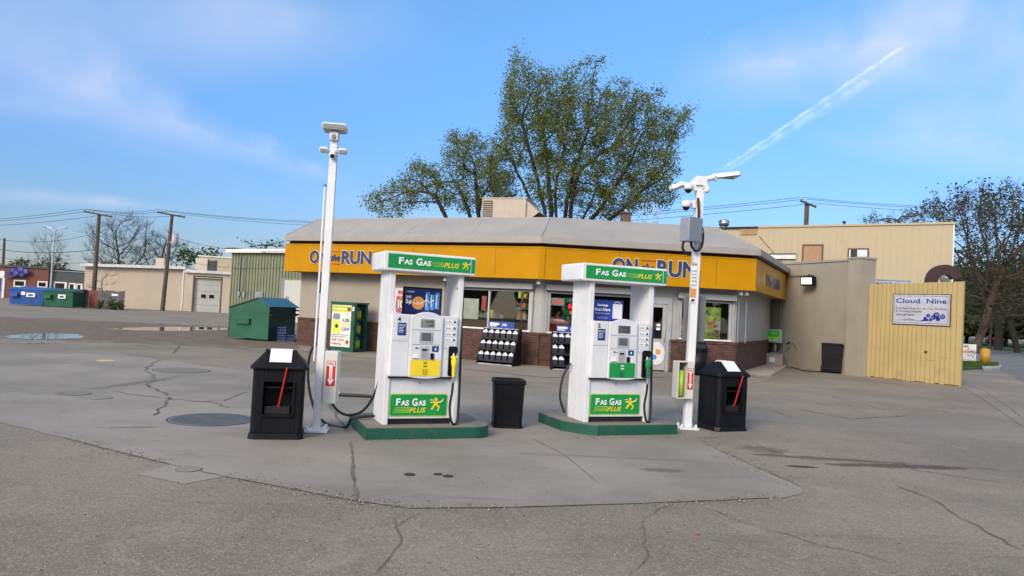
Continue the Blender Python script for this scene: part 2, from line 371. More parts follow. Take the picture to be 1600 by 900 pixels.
groundmat('asphalt', (.198, .169, .130), (.335, .293, .235), (.105, .088, .068), agg=.60, aggscale=85,
          spots=[(g1.x, g1.y, 1.35, .16, .12, (.055, .035, .028), .8), (g1.x - .7, g1.y + .25, 1.2, .12, -.05, (.06, .038, .03), .7), (g6.x + .2, g6.y, .22, .07, .0, (.02, .02, .02), .9), (G(1190,702).x, G(1190,702).y, .35, .3, .0, (.09, .07, .055), .6),
                 (G(1410, 568).x - .5, G(1410, 588).y, 2.2, .16, -1.2, (.10, .085, .065), .7), (G(990, 620).x + 4, 13.6, 4, 1.1, .2, (.16, .145, .13), .5)],
          dirt=(dd.x + 2, dd.y + 3.5, 22, 8.5, .10, (.165, .125, .085)))
groundmat('concrete', (.238, .213, .178), (.30, .28, .245), (.145, .130, .112), agg=.25, aggscale=120,
          spots=[(g2.x, g2.y, .28, .12, .1, (.10, .085, .062), .7), (g3.x, g3.y, .40, .05, .35, (.07, .065, .06), .85), (G(260,590).x, G(260,600).y, .18, 1.5, -.12, (.115, .105, .092), .7), (G(430, 600).x, G(300, 600).y, 2.0, .5, .1, (.16, .15, .135), .5), (G(950, 715).x, G(950, 715).y, 1.6, .06, .05, (.12, .115, .10), .5)])
groundmat('concrete_old', (.215, .187, .152), (.28, .25, .215), (.13, .112, .092), agg=.35, aggscale=80)
groundmat('street', (.155, .15, .145), (.22, .21, .20), (.11, .105, .10), agg=.3, aggscale=60)
groundmat('grass_soil', (.045, .075, .02), (.08, .12, .03), (.03, .05, .015), agg=.5, aggscale=20)

# ---------------------------------------------------------------- mesh helpers
class MB:
    def __init__(s): s.v = []; s.f = []; s.m = []; s.mats = []; s.sm = []
    def mi(s, m):
        if m not in s.mats: s.mats.append(m)
        return s.mats.index(m)
    def add(s, vs, fs, m, smooth=False, T=None):
        b = len(s.v)
        if T is not None: vs = [tuple(T @ Vector(p)) for p in vs]
        s.v += [tuple(p) for p in vs]; k = s.mi(m)
        for f in fs: s.f.append(tuple(i + b for i in f)); s.m.append(k); s.sm.append(smooth)
        return s
    def box(s, x0, x1, y0, y1, z0, z1, m, T=None):
        return s.add([(x0, y0, z0), (x1, y0, z0), (x1, y1, z0), (x0, y1, z0), (x0, y0, z1), (x1, y0, z1), (x1, y1, z1), (x0, y1, z1)],
                     [(0, 3, 2, 1), (4, 5, 6, 7), (0, 1, 5, 4), (1, 2, 6, 5), (2, 3, 7, 6), (3, 0, 4, 7)], m, T=T)
    def prism(s, poly, z0, z1, m, T=None, top=None, smooth=False):      # poly CCW in xy
        n = len(poly); tp = top or poly
        vs = [(x, y, z0) for x, y in poly] + [(x, y, z1) for x, y in tp]
        s.add(vs, [(i, (i + 1) % n, n + (i + 1) % n, n + i) for i in range(n)], m, smooth, T)
        b = len(s.v) - 2 * n; k = s.mi(m)
        s.f.append(tuple(b + i for i in reversed(range(n)))); s.m.append(k); s.sm.append(False)
        s.f.append(tuple(b + n + i for i in range(n))); s.m.append(k); s.sm.append(False)
        return s
    def plate(s, poly, y0, y1, m, T=None):       # outline in xz (CCW seen from -y), thickness y0..y1
        n = len(poly); vs = [(x, y0, z) for x, z in poly] + [(x, y1, z) for x, z in poly]
        fs = [tuple(range(n)), tuple(reversed(range(n, 2 * n)))] + [(i, n + i, n + (i + 1) % n, (i + 1) % n) for i in range(n)]
        return s.add(vs, fs, m, T=T)
    def cyl(s, c, r, z0, z1, m, n=16, r1=None, T=None, smooth=True):
        r1 = r if r1 is None else r1
        a = [(c[0] + r * math.cos(2 * PI * i / n), c[1] + r * math.sin(2 * PI * i / n)) for i in range(n)]
        b = [(c[0] + r1 * math.cos(2 * PI * i / n), c[1] + r1 * math.sin(2 * PI * i / n)) for i in range(n)]
        return s.prism(a, z0, z1, m, T, b, smooth)
    def tube(s, pts, r, m, n=8, rs=None):
        pts = [Vector(p) for p in pts]; rings = []; vs = []
        prev = None
        for i, p in enumerate(pts):
            d = (pts[min(i + 1, len(pts) - 1)] - pts[max(i - 1, 0)]).normalized()
            a = Vector((0, 0, 1)) if abs(d.z) < .95 else Vector((1, 0, 0))
            if prev is not None: a = prev
            x = (a - d * a.dot(d)).normalized(); y = d.cross(x); prev = x
            rr = rs[i] if rs else r
            for k in range(n):
                t = 2 * PI * k / n; vs.append(p + x * (rr * math.cos(t)) + y * (rr * math.sin(t)))
        fs = []
        for i in range(len(pts) - 1):
            for k in range(n): fs.append((i * n + k, i * n + (k + 1) % n, (i + 1) * n + (k + 1) % n, (i + 1) * n + k))
        s.add(vs, fs, m, True)
        s.add(vs[:n], [tuple(reversed(range(n)))], m); s.add(vs[-n:], [tuple(range(n))], m)
        return s
    def ball(s, c, r, m, sx=1, sy=1, sz=1, nu=14, nv=9, zmin=-1.):
        vs = []; fs = []
        for j in range(nv + 1):
            ph = -PI / 2 + PI * j / nv
            for i in range(nu):
                t = 2 * PI * i / nu; vs.append((c[0] + r * sx * math.cos(ph) * math.cos(t), c[1] + r * sy * math.cos(ph) * math.sin(t), c[2] + r * sz * max(zmin, math.sin(ph))))
        for j in range(nv):
            for i in range(nu): fs.append((j * nu + i, j * nu + (i + 1) % nu, (j + 1) * nu + (i + 1) % nu, (j + 1) * nu + i))
        return s.add(vs, fs, m, True)
    def disc(s, c, r, y0, y1, m, n=20, sz=1.0):   # disc facing -y
        return s.plate([(c[0] + r * math.cos(2 * PI * i / n), c[1] + r * sz * math.sin(2 * PI * i / n)) for i in range(n)], y0, y1, m)
    def rrect(s, x0, x1, z0, z1, r, y0, y1, m):
        p = []
        for cx, cz, a in ((x1 - r, z0 + r, -PI / 2), (x1 - r, z1 - r, 0), (x0 + r, z1 - r, PI / 2), (x0 + r, z0 + r, PI)):
            for k in range(5): t = a + PI / 2 * k / 4; p.append((cx + r * math.cos(t), cz + r * math.sin(t)))
        return s.plate(p, y0, y1, m)
    def text(s, body, x0, x1, z0, z1, y, m, bold=.0, shear=0., thick=.004, T=None):
        cu = bpy.data.curves.new('t', 'FONT'); cu.body = body; cu.size = 1; cu.offset = bold; cu.shear = shear; cu.resolution_u = 3
        o = bpy.data.objects.new('t', cu); me = o.to_mesh()
        vs = [v.co.copy() for v in me.vertices]; fs = [tuple(p.vertices) for p in me.polygons]
        o.to_mesh_clear(); bpy.data.objects.remove(o); bpy.data.curves.remove(cu)
        if not vs: return s
        ax = min(v.x for v in vs); bx = max(v.x for v in vs); ay = min(v.y for v in vs); by = max(v.y for v in vs)
        kx = (x1 - x0) / max(bx - ax, 1e-6); kz = (z1 - z0) / max(by - ay, 1e-6)
        out = [(x0 + (v.x - ax) * kx, y - thick, z0 + (v.y - ay) * kz) for v in vs]
        return s.add(out, fs, m, T=T)
    def obj(s, name, parent=None, bevel=0, loc=(0, 0, 0), rz=0, label=None, seg=2):
        me = bpy.data.meshes.new(name); me.from_pydata(s.v, [], s.f); me.update()
        for k in s.mats: me.materials.append(M[k])
        me.polygons.foreach_set('material_index', s.m); me.polygons.foreach_set('use_smooth', s.sm)
        o = bpy.data.objects.new(name, me); COL.objects.link(o); o.parent = parent; o.location = loc; o.rotation_euler = (0, 0, rz)
        if bevel:
            b = o.modifiers.new('bevel', 'BEVEL'); b.width = bevel; b.segments = seg; b.limit_method = 'ANGLE'; b.angle_limit = math.radians(50)
        if label: o['label'] = label
        return o
def thing(name, label, cat, loc=(0, 0, 0), rz=0, group=None):
    o = bpy.data.objects.new(name, None); COL.objects.link(o); o.location = loc; o.rotation_euler = (0, 0, rz); o.empty_display_size = .2
    o['label'] = label; o['category'] = cat
    if group: o['group'] = group
    return o
def tag(o, label, cat, group=None):
    o['label'] = label; o['category'] = cat
    if group: o['group'] = group
    return o
def struct(o): o['kind'] = 'structure'; return o
def copyt(o, loc=None, label=None, rz=None, parent=None):
    c = o.copy(); COL.objects.link(c)
    if parent is not None: c.parent = parent
    if loc is not None: c.location = loc
    if rz is not None: c.rotation_euler = (0, 0, rz)
    if label: c['label'] = label
    for ch in [x for x in CH.get(o.name, [])]: copyt(ch, parent=c)
    return c
CH = {}
def sheet(name, pts, z, m, jit=0.0):
    if jit:
        q = []
        for i, p in enumerate(pts):
            r = pts[(i + 1) % len(pts)]; L = math.hypot(r[0] - p[0], r[1] - p[1]); n = max(1, int(L / .35))
            if n > 60: n = 60
            for k in range(n):
                t = k / n; j = jit if k else 0
                q.append((p[0] + (r[0] - p[0]) * t + random.uniform(-j, j), p[1] + (r[1] - p[1]) * t + random.uniform(-j, j)))
        pts = q
    b = MB(); b.add([(x, y, z) for x, y in pts], [tuple(range(len(pts)))], m)
    o = b.obj(name)
    if o.data.polygons[0].normal.z < 0: o.data.flip_normals()
    return struct(o)
def g2(lst, z=0): return [tuple(G(u, v, z)[:2]) for u, v in lst]
#STRUCT
# ---------------------------------------------------------------- ground and paving
b = MB(); b.add([(-900, -60, 0), (900, -60, 0), (900, 1800, 0), (-900, 1800, 0)], [(0, 1, 2, 3)], 'asphalt'); struct(b.obj('ground'))
sheet('concrete_pad', g2([(-400, 540), (-20, 553), (190, 553), (300, 567), (420, 583), (560, 590), (720, 600), (900, 610), (1050, 620), (1072, 660), (1120, 684), (1088, 684), (1112, 700), (1180, 728), (1240, 755), (1256, 765), (1252, 772), (1225, 778), (1000, 787), (800, 794), (640, 795), (560, 784), (350, 745), (288, 757), (214, 741), (268, 727), (100, 684), (-400, 570)]), .004, 'concrete', .022)
sheet('store_apron', g2([(462, 531), (468, 548), (600, 563), (730, 577), (850, 590), (1045, 590), (1165, 600), (1200, 596), (1232, 577), (1196, 560), (1040, 560), (850, 556), (700, 545)]), .008, 'concrete_old', .01)
# raised slab beside the air machine
b = MB(); q = g2([(1160, 583), (1187, 590), (1205, 589), (1231, 573), (1196, 566)]); b.prism(q, .0, .07, 'concrete_light'); o = struct(b.obj('slab', bevel=.01))
# pavement joints and cracks: slightly recessed looking dark filled lines, each with irregular width
def crackline(b, pts, w, m='crack', jit=.03, step=.12, z=.0085):
    P = []
    for i in range(len(pts) - 1):
        a = Vector(pts[i]); c = Vector(pts[i + 1]); n = max(1, int((c - a).length / step))
        for k in range(n): P.append(a.lerp(c, k / n))
    P.append(Vector(pts[-1])); Q = []; ox = 0
    L = []; R_ = []
    for i, p in enumerate(P):
        d = (P[min(i + 1, len(P) - 1)] - P[max(i - 1, 0)]).normalized(); nrm = Vector((-d.y, d.x))
        ox = ox * .8 + random.uniform(-jit, jit); ww = w * random.uniform(.35, 1.3) * (0.3 if i in (0, len(P) - 1) else 1)
        L.append(p + nrm * (ox + ww / 2)); R_.append(p + nrm * (ox - ww / 2))
    vs = [(p.x, p.y, z) for p in L] + [(p.x, p.y, z) for p in R_]; n = len(P)
    b.add(vs, [(i, n + i, n + i + 1, i + 1) for i in range(n - 1)], m)
b = MB()
for pts, w_, j in [([(560, 790), (552, 740), (548, 690)], .035, .008), ([(935, 755), (880, 710), (830, 685)], .012, .003), ([(190, 553), (300, 568), (390, 580)], .03, .01),
                   ([(543, 676), (520, 640), (508, 615)], .05, .02), ([(270, 553), (275, 545), (280, 540)], .05, .02)]:
    crackline(b, g2(pts), w_, 'joint', j)
for pts, w_, j in [([(245, 562), (230, 575), (236, 590), (232, 600), (255, 615), (262, 635), (250, 650)], .045, .05), ([(180, 612), (230, 620), (255, 622)], .03, .03),
                   ([(255, 622), (340, 630), (360, 638)], .03, .03), ([(285, 628), (350, 627), (388, 613)], .03, .03), ([(1400, 760), (1480, 790), (1600, 860)], .014, .04), ([(600, 830), (660, 800), (690, 797)], .007, .02), ([(980, 898), (1010, 860), (1000, 820), (1040, 787)], .008, .03), ([(580, 900), (620, 850), (612, 800)], .008, .02),
                   ([(1400, 720), (1430, 735), (1570, 755)], .018, .03), ([(1090, 790), (1160, 815), (1260, 845), (1400, 880)], .010, .03), 
                   ([(1205, 640), (1240, 655)], .012, .01), ([(1180, 695), (1235, 715), (1290, 722)], .02, .03),
                   ([(1480, 590), (1540, 612), (1600, 655)], .04, .02), ([(860, 640), (905, 655)], .012, .01), ([(700, 640), (760, 650)], .015, .01), ([(1250, 640), (1330, 655), (1420, 650)], .025, .03),
                   ([(1300, 620), (1380, 640)], .02, .03), ([(268, 727), (350, 745)], .02, .01), ([(520, 620), (640, 622)], .02, .02), ([(640, 795), (800, 794), (1000, 787), (1225, 778)], .018, .008), ([(100, 684), (268, 727)], .025, .01), ([(350, 745), (560, 784), (640, 795)], .02, .01), ([(1112, 700), (1240, 755), (1256, 765)], .022, .01)]:
    crackline(b, g2(pts), w_, 'crack', j)
struct(b.obj('pavement_cracks'))
# street, kerbs, sidewalk and grass at the far right
sheet('street', [tuple(G(1562, 578)[:2]), tuple(G(1600, 597)[:2]), tuple(G(1900, 760)[:2]), (120, 14), (120, 260), (60, 260)] + [tuple(G(1500, 533)[:2]), tuple(G(1520, 560)[:2])], .004, 'street')
sheet('sidewalk', g2([(1502, 604), (1500, 577), (1556, 577), (1600, 598), (1700, 652), (1900, 775), (1760, 775), (1600, 668), (1530, 620)]), .008, 'concrete_old', .01)
q = g2([(1480, 562), (1560, 572), (1562, 576), (1500, 579), (1470, 579)])
b = MB(); b.prism(q, 0, .10, 'grass_soil'); struct(b.obj('grass_verge'))
b = MB()
for i in range(2600):
    u = random.uniform(1495, 1560); v = random.uniform(568, 577); p = G(u, v); 
    if u > 1530 and v < 569.5: continue
    h = random.uniform(.05, .12); a = random.uniform(0, PI); dx = math.cos(a) * .02; dy = math.sin(a) * .02; lx = random.uniform(-.03, .03)
    b.add([(p.x - dx, p.y - dy, .1), (p.x + dx, p.y + dy, .1), (p.x + lx, p.y, .1 + h)], [(0, 1, 2)], 'blade')
o = b.obj('grass_blades'); o['kind'] = 'stuff'
b = MB(); kp = g2([(1534, 577), (1565, 574), (1563, 577.5), (1536, 580)]); b.prism(kp, 0, .14, 'kerb_conc'); struct(b.obj('kerb', bevel=.02))
# lawns and sidewalk beyond the street
sheet('lawn', [(70, 66), (200, 60), (200, 400), (52, 400), (44, 110)], .012, 'grass_soil')
sheet('far_grass', [(-300, 118), (42, 118), (42, 900), (-300, 900)], .012, 'grass_soil')
sheet('far_sidewalk', [(-160, 80), (-43, 80), (-43, 84), (-160, 84)], .008, 'concrete_old')
# puddles
def puddle(u, v, ru, rv, seed):
    random.seed(seed); P = []
    for i in range(40):
        a = 2 * PI * i / 40; k = 1 + random.uniform(-.13, .13); P.append(tuple(G(u + ru * k * math.cos(a), v + rv * k * math.sin(a))[:2]))
    o = sheet('puddle', P, .006, 'water'); return o
puddle(72, 526, 62, 4.6, 3); puddle(265, 514, 88, 3.0, 5); puddle(48, 536, 30, .8, 9)
random.seed(11)

# ---------------------------------------------------------------- the store
A = (-7.75, 27.15); Mc = (.95, 23.1); Bc = (7.15, 23.45); Cc = (10.75, 30.6); Dc = (7.0, 40.0); Ec = (-3.2, 37.0)
FP = [A, Mc, Bc, Cc, Dc, Ec]
def offs(poly, ds):
    n = len(poly); out = []
    if isinstance(ds, (int, float)): ds = [ds] * n
    for i in range(n):
        p0 = Vector(poly[i - 1]); p1 = Vector(poly[i]); p2 = Vector(poly[(i + 1) % n])
        d1 = (p1 - p0).normalized(); d2 = (p2 - p1).normalized(); n1 = Vector((d1.y, -d1.x)); n2 = Vector((d2.y, -d2.x))
        a = p1 + n1 * ds[i - 1]; c = p1 + n2 * ds[i]
        cr = d1.x * d2.y - d1.y * d2.x; t = ((c.x - a.x) * d2.y - (c.y - a.y) * d2.x) / cr
        out.append(tuple(a + d1 * t))
    return out
store = thing('convenience_store', 'low tan and brick convenience store with an orange fascia band and grey metal mansard roof', 'store')
F1 = Frame(A, Mc); F2 = Frame(Mc, Bc); F3 = Frame(Bc, Cc); F4 = Frame(Ec, A)
ZB = 1.03; ZS = 2.74
# openings in local coordinates (x0,x1,z0,z1)
w1a = F1.at(708, 480)[0]; w1b = F1.at(829, 480)[0]
w2a = F2.at(857, 480)[0]; w2b = F2.at(992, 480)[0]; da = F2.at(1006, 500)[0]; db = F2.at(1046, 500)[0]; w3a = F2.at(1062, 500)[0]; w3b = F2.at(1141, 500)[0]
ops1 = [(w1a, w1b, ZB, 2.33)]; ops2 = [(w2a, w2b, ZB, 2.33), (da, db, .05, 2.33), (w3a, w3b, ZB + .02, 2.30)]
def wallpieces(fr, ops, matup, z1=ZS, th=.2, brick=True):
    up_ = MB(); br = MB(); xs = 0
    for (a, c, zz, zt) in ops + [(fr.L, fr.L, 0, 0)]:
        if a - xs > .01:
            up_.box(xs, a, 0, th, ZB, z1, matup(xs, a) if callable(matup) else matup)
            if brick: br.box(xs, a, -.05, th, 0, ZB, 'brick')
        if c > a:
            up_.box(a, c, 0, th, zt, z1, 'siding_grey')
            if zz > .5: br.box(a, c, -.05, th, 0, zz - .003, 'brick')
        xs = c
    return up_, br
for fr, ops, mt in ((F1, ops1, lambda a, c: 'siding_grey' if a > w1b - .1 else 'stucco'), (F2, ops2, lambda a, c: 'siding_grey'), (F3, [], 'siding_grey')):
    u_, b_ = wallpieces(fr, ops, mt)
    u_.obj('wall', store, loc=(*fr.P(0), 0), rz=fr.a)
    if b_.v:
        b_.obj('brick_base', store, loc=(*fr.P(0), 0), rz=fr.a)
    # brick cap course
b = MB(); b.box(0, w1a - .01, -.075, -.052, ZB - .07, ZB, 'brick'); b.box(w1b + .01, F1.L + .02, -.075, -.052, ZB - .07, ZB, 'brick'); b.obj('brick_cap', store, loc=(*F1.P(0), 0), rz=F1.a)
for xa_, xb_ in ((-.03, w2a - .01), (db + .06, F2.L + .02)): b = MB(); b.box(xa_, xb_, -.075, -.052, ZB - .07, ZB, 'brick'); b.obj('brick_cap', store, loc=(*F2.P(0), 0), rz=F2.a)
b = MB(); b.box(-.02, F3.L, -.085, -.052, ZB - .07, ZB + .01, 'brick'); b.obj('brick_cap', store, loc=(*F3.P(0), 0), rz=F3.a)
# siding ribs on the corner return and the piers (thin vertical seams)
b = MB(); x = .3
while x < F3.L: b.box(x, x + .012, -.006, -.001, ZB, ZS, 'pale_grey'); x += .3
b.obj('siding_seams', store, loc=(*F3.P(0), 0), rz=F3.a)
for x in (w3b + .25, w3b + .5, .05, .2): b = MB(); b.box(x, x + .012, -.006, -.001, ZB, ZS, 'pale_grey'); b.obj('siding_seam', store, loc=(*F2.P(0), 0), rz=F2.a)
# vertical expansion joints in the stucco
b = MB()
for u in (694, 596): b = MB(); xx = F1.at(u, 480)[0]; b.box(xx, xx + .02, -.004, -.001, ZB, ZS, 'dark_gap'); b.obj('stucco_joint', store, loc=(*F1.P(0), 0), rz=F1.a)
# back walls and floor and ceiling of the interior
b = MB(); n = len(FP); inner = offs(FP, -.2)
for i in (3, 4, 5):
    p, q = FP[i], FP[(i + 1) % n]; p2, q2 = inner[i], inner[(i + 1) % n]
    b.add([(p[0], p[1], 0), (q[0], q[1], 0), (q2[0], q2[1], 0), (p2[0], p2[1], 0), (p[0], p[1], 3.7), (q[0], q[1], 3.7), (q2[0], q2[1], 3.7), (p2[0], p2[1], 3.7)],
          [(0, 1, 5, 4), (1, 2, 6, 5), (2, 3, 7, 6), (3, 0, 4, 7), (4, 5, 6, 7), (0, 3, 2, 1)], 'stucco')
b.obj('back_walls', store)
b = MB(); b.prism(offs(FP, -.21), .02, .05, 'interior_floor'); b.obj('floor', store)
b = MB(); b.prism(offs(FP, -.21), 2.76, 2.80, 'interior_wall'); b.obj('ceiling', store)
# soffit, fascia panels
so = offs(FP, [.60, .60, .60, .15, .05, .30])
b = MB(); b.prism(offs(FP, [.58, .58, .58, .14, .04, .28]), 2.70, 2.74, 'soffit'); b.obj('soffit', store)
b = MB(); b.prism(offs(FP, [.50, .50, .50, .10, .0, .2]), 3.60, 3.76, 'dark_gap'); b.obj('roof_gap', store)
FT = 3.66; FB = 2.70
ffr = []
for i, nm in ((5, 'side'), (0, 'left'), (1, 'right'), (2, 'return')):
    p = so[i]; q = so[(i + 1) % n]; fr = Frame(p, q); ffr.append(fr)
    b = MB(); b.box(.002, fr.L - .002, 0, .10, FB, FT, 'fascia_orange')
    b.box(.0, fr.L, -.012, .09, FB - .02, FB + .035, 'fascia_orange'); b.box(.0, fr.L, -.012, .09, FT - .035, FT + .01, 'fascia_orange')
    x = 2.4
    while x < fr.L - .5 and i in (0, 1): b.box(x, x + .008, -.003, 0, FB + .036, FT - .036, 'dark_gap'); x += 3.05
    b.obj('fascia', store, loc=(*fr.P(0), 0), rz=fr.a)
b = MB(); b.box(-.05, .12, -.03, -.013, FB - .02, FT + .01, 'fascia_orange'); b.obj('fascia_corner', store, loc=(*ffr[2].P(0), 0), rz=ffr[2].a)
# name lettering on the fascia
def on_the_run(fr, x0, x1, z0, z1, yy=-.02):
    W_ = x1 - x0; bb = MB(); h = z1 - z0
    def both(t, a, c, m_, e, bold):
        bb.text(t, a - e, c + e, z0 - e, z1 + e, yy + .012, 'letter_cream', bold + .035, thick=.01); bb.text(t, a, c, z0, z1, yy, m_, bold, thick=.012)
    both('ON', x0, x0 + W_ * .30, 'letter_navy', h * .06, .035)
    both('RUN', x0 + W_ * .53, x1, 'letter_navy', h * .06, .035)
    bb.text('the', x0 + W_ * .345, x0 + W_ * .50, z0 + h * .22, z0 + h * .75, yy, 'letter_navy', .02, .35, thick=.012)
    bb.box(x0 + W_ * .335, x0 + W_ * .51, yy - .012, yy, z0 + h * .93, z0 + h * 1.0, 'orange_line')
    bb.box(x0 + W_ * .335, x0 + W_ * .51, yy - .012, yy, z0, z0 + h * .07, 'orange_line')
    bb.obj('store_lettering', store, loc=(*fr.P(0), 0), rz=fr.a)
s0 = ffr[1].at(485, 400)[0]; s1 = ffr[1].at(581, 402)[0]; on_the_run(ffr[1], s0, s1, 2.98, 3.44)
s0 = ffr[2].at(957, 400)[0]; s1 = ffr[2].at(1089, 402)[0]; on_the_run(ffr[2], s0, s1, 2.96, 3.46)
s0 = ffr[3].at(1197, 435)[0]; s1 = ffr[3].at(1215, 438)[0]; on_the_run(ffr[3], s0 + .05, s1 + .55, 2.96, 3.36)
# eave, mansard slopes, flat roof
ev = offs(FP, [.74, .74, .74, .40, .2, .22]); ev2 = offs(FP, [.70, .70, .70, .38, .18, .20]); rd = offs(FP, [-.78, -.78, -.78, -.85, -.6, .02])
b = MB(); b.prism(ev, 3.765, 3.97, 'eave_metal'); b.obj('eave', store, bevel=.01)
b = MB()
for i in range(n):
    j = (i + 1) % n
    b.add([(*ev2[i], 3.972), (*ev2[j], 3.972), (*rd[j], 4.74), (*rd[i], 4.74)], [(0, 1, 2, 3)], 'roof_metal')
    # ridge trim
    b.tube([(*rd[i], 4.735), (*rd[j], 4.735)], .03, 'roof_metal', 6)
    b.tube([(*ev2[i], 3.975), (*rd[i], 4.735)], .022, 'roof_metal', 6)
    L = math.hypot(ev2[j][0] - ev2[i][0], ev2[j][1] - ev2[i][1])
    if i < 3:
        k = int(L / 3.0)
        for q in range(1, k + 1):
            t = q / (k + 1); a = Vector((*ev2[i], 3.976)).lerp(Vector((*ev2[j], 3.976)), t); c = Vector((*rd[i], 4.742)).lerp(Vector((*rd[j], 4.742)), t)
            b.tube([a, c], .004, 'eave_metal', 4)
b.obj('mansard', store)
b = MB(); b.prism(offs(rd, -.05), 4.5, 4.55, 'dark_roof'); b.obj('flat_roof', store)
# windows with aluminium frames, panes and shutter boxes
def window(fr, x0, x1, z0, z1, divs, transom=None):
    f = MB(); t = .05
    f.box(x0 - .03, x1 + .03, -.035, .06, z1 - t, z1, 'frame_alu'); f.box(x0 - .03, x1 + .03, -.06, .06, z0, z0 + t, 'white_trim')
    f.box(x0 - .03, x0 + t, -.03, .06, z0 + t, z1 - t, 'frame_alu'); f.box(x1 - t, x1 + .03, -.03, .06, z0 + t, z1 - t, 'frame_alu')
    for d in divs: f.box(d - .03, d + .03, -.025, .05, z0 + t, z1 - t, 'frame_alu')
    if transom: f.box(x0 + t, x1 - t, -.02, .05, transom, transom + .04, 'frame_alu')
    wo = f.obj('window', store, loc=(*fr.P(0), 0), rz=fr.a)
    g = MB(); g.box(x0 + t, x1 - t, .012, .018, z0 + t, z1 - t, 'glass'); g.obj('pane', wo)
    s = MB(); s.box(x0 - .12, x1 + .12, -.20, .0, z1 + .035, z1 + .22, 'shutter'); s.box(x0 - .10, x1 + .10, -.16, -.0, z1 + .0, z1 + .032, 'dark_grey')
    s.obj('shutter_box', store, bevel=.01, loc=(*fr.P(0), 0), rz=fr.a)
    for xx in (x0 - .1, x1 + .04):
        s = MB(); s.box(xx, xx + .06, -.07, -.037, z0, z1, 'shutter'); s.obj('shutter_rail', wo)
    return wo
window(F1, w1a, w1b, ZB, 2.33, [F1.at(764, 480)[0]])
window(F2, w2a, w2b, ZB, 2.33, [F2.at(915, 480)[0]])
window(F2, w3a, w3b, ZB + .02, 2.30, [F2.at(1098, 500)[0]])
# lower brown panel of the left window
b = MB(); b.box(w1a + .05, w1b - .05, .02, .05, ZB + .05, ZB + .28, 'trim_brown'); b.obj('window_kick_panel', store, loc=(*F1.P(0), 0), rz=F1.a)
# entrance door
b = MB(); b.box(da - .07, da + .03, -.05, .1, 0, 2.33, 'frame_alu'); b.box(db - .10, db + .06, -.05, .1, 0, 2.33, 'frame_alu'); b.box(da + .03, db - .10, -.045, .1, 2.13, 2.33, 'frame_alu')
b.obj('door_frame', store, loc=(*F2.P(0), 0), rz=F2.a)
b = MB(); a0 = da + .035; a1 = db - .105
b.box(a0, a0 + .09, -.02, .03, .05, 2.12, 'frame_alu'); b.box(a1 - .12, a1, -.02, .03, .05, 2.12, 'frame_alu'); b.box(a0 + .09, a1 - .12, -.02, .03, 2.02, 2.12, 'frame_alu')
b.box(a0 + .09, a1 - .12, -.015, .03, .05, 1.03, 'siding_grey'); b.box(a0 + .12, a1 - .15, -.02, -.014, .2, .21, 'mid_grey')
dr = b.obj('door', store, loc=(*F2.P(0), 0), rz=F2.a)
b = MB(); b.box(a0 + .09, a1 - .12, .0, .006, 1.03, 2.02, 'glass'); b.obj('pane', dr)
b = MB(); b.tube([(a1 - .05, -.02, .95), (a1 - .05, -.07, .98), (a1 - .05, -.07, 1.25), (a1 - .05, -.02, 1.28)], .012, 'frame_alu'); b.box(a1 - .09, a1 - .03, -.03, -.021, 1.3, 1.42, 'letter_cream'); b.obj('handle', dr)
b = MB(); cx, cz = F2.at(1025, 552); b.disc((cx, cz), .27, -.030, -.024, 'mural_white', 28, 1.35); b.disc((cx + .05, cz + .05), .09, -.034, -.031, 'poster_orange', 16); b.disc((cx - .06, cz - .12), .08, -.034, -.031, 'can_blue', 16); b.obj('round_sticker', dr)
b = MB(); b.box(a0 + .1, a0 + .3, -.008, -.003, 1.08, 1.28, 'sticker_blue'); b.disc((a0 + .2, 1.25), .05, -.014, -.009, 'mural_red', 12); b.box(a1 - .3, a1 - .18, -.006, -.002, 1.42, 1.5, 'paper'); b.box(a1 - .3, a1 - .18, -.006, -.002, 1.30, 1.38, 'paper'); b.obj('door_stickers', dr)
# soffit cameras and small lamps, wiring pieces on the store
def soffit_cam(u, v, fr, name='soffit_camera'):
    x, z = fr.at(u, v, .30); b = MB(); b.box(x - .03, x + .03, -.33, -.27, 2.62, 2.70, 'white_plastic'); b.box(x - .05, x + .05, -.40, -.26, 2.53, 2.62, 'white_plastic')
    b.obj(name, store, bevel=.01, loc=(*fr.P(0), 0), rz=fr.a)
soffit_cam(843, 438, F1); soffit_cam(697, 436, F1); soffit_cam(1157, 456, F2); soffit_cam(1166, 457, F2)
b = MB(); x, z = F1.at(500, 455, .1); b.box(x - .06, x + .06, -.14, 0, 2.15, 2.35, 'black_plastic'); b.cyl((x, -.08), .05, 1.95, 2.15, 'black_plastic', 10); b.obj('wall_lantern', store, loc=(*F1.P(0), 0), rz=F1.a)
# mural poster on the wall
x0, z1 = F1.at(619, 443); x1, z0 = F1.at(646, 489)
wp = thing('wall_poster', 'white poster with red figure and blue arc on the tan store wall', 'poster', (*F1.P(0), 0), F1.a)
b = MB(); b.box(x0, x1, -.03, -.004, 1.33, 2.24, 'mural_white'); b.obj('board', wp)
b = MB(); b.rrect(x0 + .05, x1 - .05, 1.40, 1.98, .1, -.036, -.031, 'mural_red'); b.box(x0 + .12, x1 - .12, -.036, -.031, 2.02, 2.16, 'mural_red')
c0 = (x0 + x1) / 2
for k in range(10):
    a = PI + .1 + k * .30; p = (c0 + .24 * math.cos(a), 1.66 + .26 * math.sin(a)); b.disc(p, .04, -.040, -.037, 'mural_blue', 8)
b.text('ICE', x0 + .14, x1 - .14, 1.55, 1.85, -.037, 'mural_white', .03)
b.obj('print', wp)
